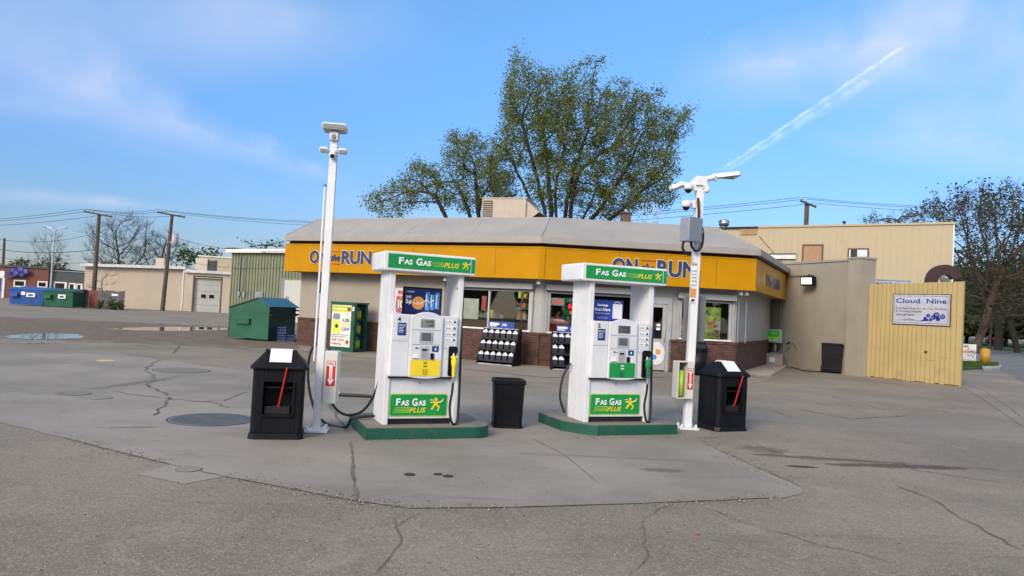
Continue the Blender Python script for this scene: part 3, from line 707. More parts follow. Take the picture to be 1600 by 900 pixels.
# interior furnishings seen through the glass
def shelf(fr, x0, x1, d0, z1, seed, lab):
    random.seed(seed); t = thing('store_shelf', lab, 'shelf', (*fr.P(0), 0), fr.a, None)
    b = MB(); b.box(x0, x1, d0 + .35, d0 + .4, .05, z1, 'mid_grey')
    zz = .3
    while zz < z1: b.box(x0, x1, d0, d0 + .345, zz, zz + .03, 'mid_grey'); zz += .36
    b.obj('rack', t); g = MB(); zz = .33
    while zz < z1:
        x = x0 + .02
        while x < x1 - .1:
            w_ = random.uniform(.06, .13); h = random.uniform(.14, .27)
            if random.random() < .85: g.box(x, x + w_ * .9, d0 + .02, d0 + .2, zz + .001, zz + h, random.choice(['mural_red', 'poster_yellow', 'sticker_blue', 'jug_white', 'poster_orange', 'nozzle_green', 'black_plastic', 'black_plastic', 'interior_wall']))
            x += w_
        zz += .36
    o = g.obj('goods', t); o['kind'] = 'stuff'
shelf(F1, w1a + .2, w1a + 1.1, 1.2, 1.5, 1, 'low shelf of goods inside the left store window')
shelf(F1, w1b - 1.2, w1b - .1, 1.6, 2.2, 2, 'tall shelf of mixed goods inside the store left of the grey pier')
shelf(F2, w2a + .7, w2b - .1, 1.8, 2.1, 3, 'tall goods shelf inside the store behind the open sign')
shelf(F2, w3a + .1, w3b - .2, 2.2, 1.7, 4, 'goods shelf inside the right store window')
random.seed(5)
x, z = F2.at(868, 498); rc = thing('red_display', 'red rounded drinks cooler inside the window below the open sign', 'cooler', (*F2.P(x + .15, -.8), .05), F2.a)
b = MB(); b.cyl((0, 0), .38, 0, 1.25, 'red_cloth', 20); b.obj('drum', rc); b = MB(); b.ball((0, 0, 1.25), .38, 'red_cloth', 1, 1, .5); b.obj('lid', rc)
b = MB(); x, z = F1.at(740, 480); 
wp2 = MB(); wp2.box(x - .45, x + .15, .06, .07, ZB + .30, 2.0, 'poster_white'); tag(wp2.obj('window_poster', loc=(*F1.P(0), 0), rz=F1.a), 'pale blank poster inside the left store window', 'poster')
b = MB(); b.box(x + .25, x + .42, .06, .07, ZB + .60, 2.1, 'mural_red'); tag(b.obj('window_banner', loc=(*F1.P(0), 0), rz=F1.a), 'narrow pink red banner beside the pale poster in the window', 'banner')
for (fr, x, d) in ((F1, w1a + .9, 1.0), (F1, w1a + .9, 3.2), (F2, w2a + 1.0, 1.3), (F2, w2a + 1.0, 3.5), (F2, w3a + .9, 1.5)):
    cl_ = thing('ceiling_lamp', 'lit strip lamp on the store ceiling seen through the windows', 'lamp', (*fr.P(x, -d), 2.70), fr.a, 'strip lamps inside the store')
    b = MB(); b.box(-.75, .75, -.10, .10, 0, .055, 'pale_grey'); b.obj('housing', cl_); b = MB(); b.box(-.72, .72, -.08, .08, -.012, -.001, 'strip_lit'); b.obj('tube', cl_)
# open sign, price sign
x0, z1 = F2.at(858, 465.5); x1, z0 = F2.at(880, 478)
os_ = thing('open_sign', 'small white open sign with red letters hanging in the store window', 'sign', (*F2.P(x0 + .06, -.06), z0), F2.a); ww = x1 - x0 - .02
b = MB(); b.box(0, ww, 0, .03, 0, .24, 'mural_white'); b.obj('panel', os_, bevel=.005); b = MB(); b.text('OPEN', .05, ww - .05, .06, .18, -.001, 'open_red', .02); b.obj('lettering', os_)
x0 = F2.at(882, 470)[0]; x1 = F2.at(908, 470)[0]
ps = thing('price_sign', 'green framed price sign with red led digits in the store window', 'sign', (*F2.P(x0, -.06), 1.62), F2.a); ww = x1 - x0
b = MB(); b.box(0, ww, 0, .04, 0, .55, 'brand_green'); b.obj('panel', ps, bevel=.005); b = MB(); b.box(.05, ww - .04, -.006, -.001, .18, .40, 'black_metal'); b.text('69', .12, ww - .1, .21, .38, -.007, 'led_red', .02)
b.text('LOTTO', .1, ww - .1, .43, .51, -.001, 'letter_white', .01); b.disc((ww * .45, .09), .05, -.006, -.001, 'led_red', 12); b.obj('face', ps)
# colourful poster in the right window
x0 = F2.at(1102, 500)[0]; x1 = F2.at(1127, 500)[0]
cp = thing('window_poster', 'bright green and pink poster in the right store window', 'poster', (*F2.P(x0, -.07), 1.13), F2.a); ww = x1 - x0
b = MB(); b.box(0, ww, 0, .01, 0, .98, 'lime'); b.obj('sheet', cp)
b = MB(); random.seed(3)
for k in range(46):
    xx = random.uniform(.05, ww - .05); zz = random.uniform(.05, .93); mm = ('osb' if zz < .18 else random.choice(['mural_red', 'poster_orange', 'sticker_blue', 'mural_white'])) if zz < .55 else random.choice(['brand_green', 'nozzle_green', 'poster_yellow', 'lime'])
    b.disc((xx, zz), random.uniform(.03, .08), -.003 - k * .0004, -.001, mm, 10)
b.obj('print', cp)
x0 = F2.at(1073, 500)[0]
b = MB(); b.box(x0 - .2, x0 + .05, .07, .12, 1.3, 1.5, 'mural_white'); b.box(x0 - .2, x0 + .1, .07, .12, 1.1, 1.22, 'mid_grey'); tag(b.obj('window_card', loc=(*F2.P(0), 0), rz=F2.a), 'small pale card standing inside the window behind the right pole', 'card')
# roof gear
def hvac():
    p = D(752, 340, 27.0); t = thing('rooftop_unit', 'tan rooftop air unit with brown grille and sloping hood on the store roof', 'air unit', (p.x, 27.0, 4.55), -.30); t.scale = (.84, .9, .93)
    b = MB(); b.box(0, 2.0, 0, 1.3, .1, 1.25, 'hvac_tan'); b.box(-.02, 2.02, -.02, 1.32, 1.25, 1.30, 'hvac_tan'); b.box(.05, 1.95, .05, 1.2, 0, .1, 'dark_grey'); b.obj('casing', t, bevel=.01)
    b = MB(); b.box(.05, .50, -.012, 0, .15, 1.18, 'hvac_grille')
    for k in range(12): b.box(.06, .49, -.03, -.012, .18 + k * .082, .20 + k * .082, 'hvac_tan')
    b.obj('grille', t)
    b = MB(); b.plate([(2.0, .35), (2.55, .75), (2.0, 1.2)], .1, 1.2, 'hvac_tan'); b.obj('hood', t)
    b = MB(); b.add([(2.003, .12, .33), (2.54, .12, .72), (2.54, 1.18, .72), (2.003, 1.18, .33)], [(0, 1, 2, 3)], 'hvac_grille'); b.obj('hood_filter', t)
hvac()
p = D(977, 350, 31); b = MB(); b.box(-.2, .2, -.2, .2, 0, 1.42, 'chimney'); b.box(-.24, .24, -.24, .24, 1.42, 1.48, 'dark_grey'); b.cyl((0, 0), .06, 1.48, 1.62, 'galvanised', 10)
tag(b.obj('chimney', loc=(p.x, 31, 4.55)), 'short brown brick chimney on the store roof', 'chimney')
p = D(1014, 350, 33); at_ = thing('roof_ladder', 'pale lattice ladder rails rising behind the store roof', 'ladder', (p.x, 33, 4.55), .1)
for sx in (-.33, 0.18):
    b = MB(); b.tube([(sx - .05, 0, 0), (sx + .02, 0, 2.25)], .024, 'galvanised', 6); b.tube([(sx + .28, 0, 0), (sx + .17, 0, 2.25)], .024, 'galvanised', 6)
    for k in range(7): b.tube([(sx - .03 + .008 * k, 0, .2 + .3 * k), (sx + .26 - .011 * k, 0, .2 + .3 * k)], .014, 'galvanised', 5)
    b.obj('rail', at_)
# ---------------------------------------------------------------- grey side wall, pilaster, yellow shed, cream building
WP = G(1338, 587); Wd = Vector((1.5, -4.0, 0)).normalized(); Wl = WP - Wd * 7.2
FW = Frame((Wl.x, Wl.y), (WP.x, WP.y))
gw = thing('side_wall', 'tall tan stucco wall with a broad pier standing between the store and the yellow board shed', 'wall', (*FW.P(0), 0), FW.a)
b = MB(); b.box(0, FW.L - .35, 0, .3, 0, 4.12, 'stucco'); b.box(-.05, FW.L - .36, -.04, .34, 4.122, 4.2, 'eave_metal'); b.obj('wall', gw)
b = MB(); b.box(FW.L - .34, FW.L + .22, -.22, .5, 0, 4.16, 'stucco'); b.box(FW.L - .37, FW.L + .25, -.25, .53, 4.162, 4.23, 'eave_metal'); b.obj('pier', gw)
b = MB(); x, z = FW.at(1222, 440); b.tube([(x, -.03, 0.4), (x, -.03, 3.0), (x, -.03, 4.1)], .014, 'mid_grey', 6); b.obj('conduit', gw)
b = MB(); x0, z0 = FW.at(1180, 434); x1, z1 = FW.at(1273, 435); b.tube([(FW.at(1223, 436)[0] - .1, -.05, z1 + .12), (x1, -.05, z1 + .12), (x1, -.30, z1 + .12)], .016, 'mid_grey', 6); b.obj('cable', gw)
wl = thing('wall_lamp', 'lit floodlight on an arm high on the tan side wall', 'lamp', (*FW.P(x1, .32), z1 - .30), FW.a + .25)
b = MB(); b.box(-.27, .27, -.10, .14, .0, .36, 'black_plastic'); b.cyl((0, .05), .03, .36, .46, 'black_plastic', 8); b.obj('housing', wl, bevel=.03)
b = MB(); b.box(-.21, .21, -.115, -.102, .06, .29, 'lamp_lit'); b.obj('lens', wl, bevel=.004)
# small electric fixtures by the corner
b = MB(); x, z = FW.at(1197, 512); b.box(x - .1, x + .02, -.08, -.0, z - .12, z + .14, 'black_plastic'); b.obj('switch_box', gw)
# yellow board shed
SP = G(1348, 587.5); SQ = G(1500, 604); FS = Frame((SP.x, SP.y), (SQ.x, SQ.y))
sh = thing('board_shed', 'yellow painted shed wall of upright boards beside the street corner', 'shed', (*FS.P(0), 0), FS.a)
zt0 = FS.at(1352, 444)[1]; zt1 = FS.at(1508, 440)[1]
b = MB(); nb = 21; wdt = FS.L / nb; random.seed(2)
for i in range(nb):
    xa = i * wdt; xb = xa + wdt - .012; za = zt0 + (zt1 - zt0) * xa / FS.L; zb = zt0 + (zt1 - zt0) * xb / FS.L; o_ = random.uniform(0, .006); zz = random.uniform(.0, .04)
    b.add([(xa, -.03 - o_, zz), (xb, -.03 - o_, zz), (xb, .0, zz), (xa, .0, zz), (xa, -.03 - o_, za), (xb, -.03 - o_, zb), (xb, .0, zb), (xa, .0, za)],
          [(0, 1, 5, 4), (1, 2, 6, 5), (3, 0, 4, 7), (4, 5, 6, 7), (0, 3, 2, 1)], 'shed_yellow')
b.add([(0, .002, 0), (FS.L, .002, 0), (FS.L, .002, zt1 - .02), (0, .002, zt0 - .02)], [(0, 1, 2, 3)], 'shed_groove')
b.obj('boards', sh)
b = MB(); b.plate([(0, .05), (FS.L - .01, .05), (FS.L - .01, zt1 - .03), (0, zt0 - .03)], .01, .12, 'shed_yellow'); b.obj('backing', sh)
b = MB(); b.box(FS.L - .012, FS.L + .03, -.045, .05, 0, zt1 + .01, 'shed_yellow'); b.obj('corner_board', sh)
b = MB(); x, z = FS.at(1447.5, 550); b.disc((x, z), .045, -.055, -.03, 'spot_black', 12); b.obj('lock', sh)
b = MB(); x, z = FS.at(1455, 563); b.box(x - .18, x + .12, -.038, -.036, z - .01, z, 'shed_groove'); b.box(x + .3, x + .55, -.038, -.036, z + .1, z + .11, 'shed_groove'); b.obj('hatch_lines', sh)
# shop sign on the shed
x0, z1 = FS.at(1397, 458); x1, z0 = FS.at(1486, 511); z1 = FS.at(1440, 459.5)[1]; z0 = FS.at(1440, 508.5)[1]
sg = thing('shop_sign', 'white framed shop sign with blue cloud drawing on the yellow board shed', 'sign', (*FS.P(x0, .06), z0), FS.a); W_ = x1 - x0; H_ = z1 - z0
b = MB(); b.box(0, W_, 0, .025, 0, H_, 'brown_steel'); b.box(.025, W_ - .025, -.004, -.0005, .025, H_ - .025, 'sign_pale'); b.obj('board', sg)
b = MB()
for (a, c, e, f) in ((.07, W_ - .07, H_ - .08, H_ - .07), (.07, W_ - .07, .07, .08), (.06, .07, .08, H_ - .08), (W_ - .07, W_ - .06, .08, H_ - .08)): b.box(a, c, -.006, -.0045, e, f, 'letter_black')
b.text('Cloud  Nine', .11, W_ - .12, H_ * .70, H_ * .88, -.006, 'cloud_light', .05, 0, .001); b.text('Cloud  Nine', .12, W_ - .13, H_ * .70, H_ * .85, -.0075, 'letter_navy', .015, 0, .001)
b.text('BONGS & SUPPLIES', .12, W_ * .72, H_ * .595, H_ * .65, -.006, 'pale_grey', 0, 0, .001)
b.text('One Stop Shop For All Your Smoking', .12, W_ - .12, H_ * .49, H_ * .565, -.006, 'letter_black', .01, 0, .001)
b.text('& Growing Supplies', .12, W_ * .52, H_ * .395, H_ * .47, -.006, 'letter_black', .01, 0, .001)
b.text('204-647-8025', .13, W_ * .40, H_ * .29, H_ * .36, -.006, 'letter_black', .01, 0, .001); b.obj('lettering', sg)
def spiral(b, cx, cz, r, y, m, turns=1.6, w_=.25, flip=1):
    pts = []
    for k in range(26):
        t = k / 25; a = t * turns * 2 * PI; q = r * (1 - .8 * t); pts.append((cx + flip * q * math.cos(a), y, cz + q * math.sin(a)))
    b.tube(pts, r * w_ * .5, m, 5)
def cloudmark(b, x0, z0, W_, H_, y, md='cloud_blue', ml='cloud_light', dep=.012):
    for (cx, cz, r) in ((.30, .55, .16), (.50, .40, .20), (.62, .62, .24), (.85, .50, .20), (.18, .30, .12), (.40, .20, .14), (.68, .28, .18)):
        b.disc((x0 + cx * W_, z0 + cz * H_), r * H_ * 1.15, y - dep, y, md, 16)
    for (cx, cz, r, fl) in ((.62, .62, .15, 1), (.85, .50, .13, -1), (.45, .32, .13, 1), (.30, .55, .08, 1)): spiral(b, x0 + cx * W_, z0 + cz * H_, r * H_, y - dep, ml, 1.5, .22, fl)
    b.plate([(x0 - .1 * W_, z0 + .0), (x0 + .35 * W_, z0 + .05 * H_), (x0 + .25 * W_, z0 + .34 * H_), (x0 + .05 * W_, z0 + .1 * H_)], y - dep, y, md)
b = MB(); cloudmark(b, W_ * .50, H_ * .13, W_ * .44, H_ * .34, -.006, dep=.002); b.plate([(.12, H_ * .14), (W_ * .5, H_ * .14), (W_ * .32, H_ * .22), (W_ * .2, H_ * .17)], -.007, -.006, 'mid_grey'); b.obj('emblem', sg)
# galvanised duct and brown letter standing behind the shed
p = D(1352, 441, 29.5); q = D(1422, 439, 29.5); t = thing('duct', 'silver corrugated metal duct lying behind the yellow shed roof', 'duct', (p.x, 29.5, p.z)); L_ = q.x - p.x
b = MB(); b.tube([(0, 0, 0), (L_, 0, 0.02)], .13, 'galvanised', 12); b.obj('pipe', t); b = MB()
k = .05
while k < L_: b.tube([(k, 0, 0), (k + .03, 0, 0)], .14, 'galvanised', 12); k += .14
b.obj('ribs', t); b = MB(); b.cyl((L_ / 2, 0), .04, -3.15, -.1, 'galvanised', 8); b.obj('bracket', t)
p = D(1473, 440, 27.5); r1 = .66; r2 = .29
t = thing('channel_letter', 'large dark brown metal letter C rising behind the yellow shed', 'letter sign', (p.x + .05, 27.5, p.z - .03))
out_ = [(r1 * 1.02 * math.cos(a), r1 * math.sin(a)) for a in [math.radians(q) for q in range(22, 339, 8)]]; inn = [(r2 * math.cos(a), r2 * math.sin(a)) for a in [math.radians(q) for q in range(338, 21, -8)]]
b = MB(); nn_ = len(out_); vs = []
for (x, z) in out_: vs.append((x, -.12, z))
for (x, z) in reversed(inn): vs.append((x, -.12, z))
for (x, z) in out_: vs.append((x, .12, z))
for (x, z) in reversed(inn): vs.append((x, .12, z))
m_ = nn_; fs = []
for i in range(m_ - 1):
    fs += [(i, i + 1, m_ + i + 1, m_ + i), (2 * m_ + i + 1, 2 * m_ + i, 3 * m_ + i, 3 * m_ + i + 1), (i, 2 * m_ + i, 2 * m_ + i + 1, i + 1), (m_ + i + 1, 3 * m_ + i + 1, 3 * m_ + i, m_ + i)]
fs += [(0, m_, 3 * m_, 2 * m_), (m_ - 1, 3 * m_ - 1, 4 * m_ - 1, 2 * m_ - 1)]
b.add(vs, fs, 'brown_steel'); b.obj('letter', t); b = MB(); b.box(-.05, .05, -.05, .05, -p.z - .0, -r1 + .02, 'brown_steel'); b.obj('post', t)
p = D(1482, 433, 28.2); t = thing('wall_fan', 'round grey exhaust fan behind the brown letter', 'fan', (p.x, 28.4, 0)); b = MB(); b.box(-.04, .04, -.04, .04, 0, p.z - .2, 'galvanised'); b.obj('post', t); b = MB(); b.disc((0, p.z), .22, -.05, .05, 'mid_grey', 16); b.disc((0, p.z), .06, -.08, -.05, 'pale_grey', 10); b.obj('housing', t)
# cream building
YR = 33.5; r_ = D(1491, 347, YR); l_ = D(1030, 357, 41.5)
FC = Frame((l_.x, 41.5), (r_.x, YR)); ZT = r_.z
cb = thing('cream_building', 'two storey cream sided building rising behind the store and the yellow shed', 'building', (*FC.P(0), 0), FC.a)
tz = 3.2; b = MB(); b.prism([(0, 0), (FC.L, 0), (FC.L - tz, 8), (0, 8)], 0, ZT - .1, 'cream_siding')
k = .0
while k < FC.L: b.box(k, k + .03, -.012, 0, 0, ZT - .12, 'cream_siding'); k += .30
b.obj('wall', cb)
x = FC.at(1185, 352)[0]
b = MB(); b.prism([(x, -.06), (FC.L + .06, -.06), (FC.L - tz, 8.05), (x, 8.05)], ZT - .098, ZT, 'cream_siding'); b.box(FC.L - .02, FC.L + .03, -.03, .03, 0, ZT - .12, 'white_trim'); b.obj('coping', cb)
b = MB(); b.box(-.05, x - .02, -.10, 8.05, ZT - .12, ZT - .03, 'dark_gap'); b.obj('dark_coping', cb)
b = MB(); b.box(x - .9, x - .05, -.05, -.02, ZT - .45, ZT - .125, 'osb'); b.obj('patch_panel', cb)
for (u0, v0, u1, v1, m_, lab) in ((1254, 382, 1287, 408, 'osb', 'window boarded up with chipboard'), (1325, 388, 1358, 426, 'dark_glass', 'window with pale curtain')):
    x0, z1 = FC.at(u0, v0); x1, _ = FC.at(u1, v0); z0 = z1 - 1.45
    b = MB(); t_ = .07
    b.box(x0, x1, -.05, -.013, z1 - t_, z1, 'trim_brown'); b.box(x0, x1, -.05, -.013, z0, z0 + t_, 'trim_brown'); b.box(x0, x0 + t_, -.05, -.013, z0 + t_, z1 - t_, 'trim_brown'); b.box(x1 - t_, x1, -.05, -.013, z0 + t_, z1 - t_, 'trim_brown')
    wo = b.obj('window', cb, label=lab)
    b = MB(); b.box(x0 + t_, x1 - t_, -.03, -.014, z0 + t_, z1 - t_, m_); b.obj('board' if m_ == 'osb' else 'pane', wo)
    if m_ != 'osb':
        b = MB(); xm = (x0 + x1) / 2; b.box(xm - .04, xm + .04, -.045, -.031, z0 + t_, z1 - t_, 'white_trim'); b.box(x0 + t_, x0 + t_ + .06, -.045, -.031, z0 + t_, z1 - t_, 'white_trim'); b.box(xm + .05, x1 - t_, -.036, -.031, z0 + t_, z1 - t_, 'galvanised'); b.obj('sash', wo)
x0, z0 = FC.at(1186, 372); b = MB(); b.tube([(x0, -.03, z0 + .1), (x0 + 1.8, -.06, z0 - 1.9)], .012, 'wood_pole', 5); b.obj('stay_wire', cb)
x0, z0 = FC.at(1203, 401); b = MB(); b.box(x0, x0 + 1.3, -.15, -.013, z0 - .12, z0 + .1, 'white_trim'); b.box(x0, x0 + 1.3, -.17, -.013, z0 + .1, z0 + .15, 'dark_gap'); b.obj('awning', cb)
for (u, v, nm, lab) in ((1131, 353, 'roof_vent', 'round silver turbine vent on the cream building roof'), (1319, 348, 'vent_pipe', 'thin black vent pipe on the cream building roof')):
    x, z = FC.at(u, v, -1.5); o = FC.P(x, -1.5); b = MB(); t = thing(nm, lab, 'vent', (*o, ZT - .1))
    if nm == 'roof_vent':
        b.cyl((0, 0), .20, 0, .35, 'galvanised'); b.obj('stack', t); b = MB(); b.cyl((0, 0), .26, .35, .60, 'galvanised', 16, .30); b.ball((0, 0, .60), .30, 'galvanised', 1, 1, .35); b.obj('cowl', t)
    else: b.cyl((0, 0), .07, 0, .40, 'dark_grey', 10); b.obj('stack', t); b = MB(); b.cyl((0, 0), .10, .401, .45, 'dark_grey', 10); b.obj('cap', t)
# air machine
p = G(1214, 573); am = thing('air_machine', 'green faced tyre air machine on a post beside the store corner', 'air machine', (p.x, p.y + .45, .52), FW.a + .65)
b = MB(); b.box(-.42, .42, -.35, .30, 0, .50, 'concrete_light'); b.box(-.08, .14, -.36, -.352, .16, .36, 'paper')
tag(b.obj('concrete_block', loc=(p.x, p.y + .45, 0), rz=FW.a + .65, bevel=.02), 'low concrete block carrying the green air machine', 'block')
b = MB(); b.cyl((.05, 0), .06, 0, .42, 'mid_grey', 10); b.box(-.10, .2, -.12, .12, 0, .03, 'mid_grey'); b.obj('post', am)
b = MB(); b.box(-.27, .30, -.17, .17, .42, .95, 'pale_grey'); b.obj('cabinet', am, bevel=.015)
b = MB(); b.box(-.23, .26, -.178, -.172, .46, .91, 'screen_green'); b.text('AIR', -.1, .14, .74, .87, -.179, 'lime', .02); b.box(-.21, .24, -.182, -.179, .58, .65, 'lime'); b.text('AIR SERV', -.2, .22, .49, .55, -.179, 'letter_white', .02); b.obj('face', am)
b = MB(); b.box(-.36, -.22, -.1, .1, 0.0, .22, 'mid_grey'); b.box(-.33, -.25, -.13, -.101, .02, .16, 'dark_grey'); b.obj('meter', am)
h0 = Vector((p.x + .35, p.y + .2, 1.1)); pts = []
q0 = D(1229, 538, p.y); q1 = D(1237, 532, p.y - .1); q2 = D(1243, 540, p.y - .2); q3 = G(1262, 576); q4 = G(1290, 578.5); q5 = G(1235, 575)
b = MB()
def bez(pts, n=10):
    out = []; P = [Vector(x) for x in pts]; P = [P[0]] + P + [P[-1]]
    for i in range(1, len(P) - 2):
        for k in range(n):
            t = k / n; a, c, d, e = P[i - 1], P[i], P[i + 1], P[i + 2]
            out.append(.5 * ((2 * c) + (d - a) * t + (2 * a - 5 * c + 4 * d - e) * t * t + (3 * c - a - 3 * d + e) * t ** 3))
    out.append(P[-2]); return out
b.tube(bez([q0, q1, q2, q3 + Vector((0, 0, .02)), q4 + Vector((0, 0, .02)), G(1255, 577, .02), q5 + Vector((0, 0, .02)), Vector((p.x + .35, p.y + .1, .5))]), .017, 'mid_grey', 7)
b.tube([q0, q0 + (q1 - q0) * .6], .035, 'black_plastic', 8)
tag(b.obj('air_hose'), 'thin grey air hose looping up from the ground beside the green air machine', 'hose')
b = MB(); b.tube(bez([G(1232, 572, .02), G(1262, 580, .03), G(1290, 581, .02), G(1318, 583, .02)]), .016, 'black_rubber', 6); tag(b.obj('ground_cable'), 'black cable lying along the foot of the tan side wall', 'cable')
# wheelie bin
p = G(1308, 584); wb = thing('wheelie_bin', 'black wheeled bin standing against the pier of the tan side wall', 'bin', (p.x - .05, p.y + .35, 0), FW.a + .75)
b = MB(); b.prism([(-.32, -.30), (.32, -.30), (.32, .26), (-.32, .26)], .05, 1.04, 'black_plastic', top=[(-.36, -.34), (.36, -.34), (.36, .32), (-.36, .32)]); b.box(-.31, .31, -.352, -.325, .70, .75, 'black_plastic'); b.box(-.26, .26, -.335, -.31, .12, .18, 'black_plastic'); b.obj('body', wb, bevel=.03)
b = MB(); b.prism([(-.39, -.38), (.39, -.38), (.39, .36), (-.39, .36)], 1.042, 1.09, 'black_plastic', top=[(-.35, -.33), (.35, -.33), (.35, .32), (-.35, .32)]); b.tube([(-.2, .38, 1.04), (.2, .38, 1.04)], .02, 'black_plastic'); b.obj('lid', wb, bevel=.01)
for sx in (-1, 1):
    b = MB(); pts = [Vector((sx * .30, .22, .12))]; T = Matrix.Translation((sx * .36 - .03, .28, .12)) @ Matrix.Rotation(PI / 2, 4, 'Y'); b.cyl((0, 0), .12, 0, .06, 'black_rubber', 16, T=T); b.obj('wheel', wb)
# bins and tub by the entrance
p = G(1090, 588); eb = thing('litter_bin', 'tall black litter bin against the brick beside the entrance', 'bin', (p.x + .1, p.y + .4, 0), 0)
b = MB(); b.cyl((0, 0), .24, 0, .75, 'black_plastic', 20, .27); b.obj('body', eb); b = MB(); b.cyl((0, 0), .28, .752, .80, 'black_plastic', 20); b.cyl((0, 0), .26, .801, 1.02, 'black_plastic', 20, .20); b.box(-.14, .14, -.262, -.2, .83, .95, 'spot_black'); b.obj('hood', eb)
p = G(1127, 586); t = thing('tub', 'low beige plastic tub by the brick wall behind the right black squeegee bin', 'tub', (p.x, p.y + .5, 0)); b = MB(); b.cyl((0, 0), .34, 0, .40, 'beige_tub', 20, .40); b.obj('body', t); b = MB(); b.cyl((0, 0), .43, .402, .46, 'beige_tub', 20, .40); b.obj('lid', t, bevel=.01)
# ---------------------------------------------------------------- far right: painted board, yellow bollard
p = G(1513, 568); t = thing('painted_board', 'pale board with orange and blue graffiti lettering on the grass corner', 'board', (p.x, p.y, .1), -.06)
b = MB(); b.box(-.95, .40, -.03, .03, .05, 1.02, 'mural_white'); b.box(-.95, .40, -.034, -.031, .10, .12, 'mid_grey'); b.obj('panel', t)
b = MB(); random.seed(4)
for k in range(7):
    x = -.45 + k * .11; b.tube([(x, -.04, .55 + random.uniform(-.1, .1)), (x + .1, -.04, .75 + random.uniform(-.1, .1)), (x + .12, -.04, .5), (x + .2, -.04, .62)], .018, 'graffiti_orange' if k < 5 else 'mural_blue', 5)
b.text('NW', -.3, -.05, .82, .95, -.035, 'letter_navy', .02); b.tube([(-.1, -.04, .42), (.02, -.04, .32), (.1, -.04, .44), (.2, -.04, .26), (.3, -.04, .5)], .018, 'mural_blue', 5); b.obj('graffiti', t)
for sx in (-.9, .3): b = MB(); b.box(sx, sx + .05, .031, .06, 0, .9, 'wood_pole'); b.obj('leg', t)
p = G(1539, 570.5); t = thing('bollard', 'rounded yellow bollard standing on the grass corner', 'bollard', (p.x, p.y, .1)); b = MB(); b.cyl((0, 0), .25, 0, .75, 'bollard_yellow', 16); b.ball((0, 0, .75), .25, 'bollard_yellow', 1, 1, .4); b.obj('post', t); b = MB(); b.cyl((0, 0), .27, 0, .03, 'brick_far', 16); b.obj('base', t)
# ---------------------------------------------------------------- pump islands and pumps
YAW = math.radians(21.5)
def emblem(b, x, z, s, y, my='brand_yellow', mw_='letter_white'):
    # little running figure with a flying scarf, built from flat pieces
    b.disc((x + .02 * s, z + .40 * s), .115 * s, y - .004, y, my, 12)
    b.plate([(x - .10 * s, z + .0 * s), (x + .12 * s, z - .02 * s), (x + .16 * s, z + .26 * s), (x - .06 * s, z + .28 * s)], y - .004, y, my)
    b.plate([(x - .42 * s, z + .22 * s), (x - .38 * s, z + .13 * s), (x - .04 * s, z + .16 * s), (x - .02 * s, z + .27 * s)], y - .005, y - .001, my)
    b.plate([(x + .08 * s, z + .20 * s), (x + .14 * s, z + .10 * s), (x + .42 * s, z + .22 * s), (x + .40 * s, z + .31 * s)], y - .005, y - .001, my)
    b.plate([(x - .36 * s, z - .30 * s), (x - .22 * s, z - .34 * s), (x + .02 * s, z + .02 * s), (x - .10 * s, z + .08 * s)], y - .005, y - .001, my)
    b.plate([(x + .0 * s, z + .02 * s), (x + .24 * s, z - .20 * s), (x + .12 * s, z - .40 * s), (x + .24 * s, z - .40 * s), (x + .36 * s, z - .14 * s), (x + .12 * s, z + .06 * s)], y - .006, y - .002, my)
    b.plate([(x + .30 * s, z + .14 * s), (x + .55 * s, z + .26 * s), (x + .62 * s, z + .52 * s), (x + .50 * s, z + .34 * s), (x + .28 * s, z + .24 * s)], y - .004, y - .0005, mw_)
    b.plate([(x - .55 * s, z + .34 * s), (x - .30 * s, z + .40 * s), (x - .1 * s, z + .30 * s), (x - .3 * s, z + .34 * s)], y - .003, y - .0005, mw_)
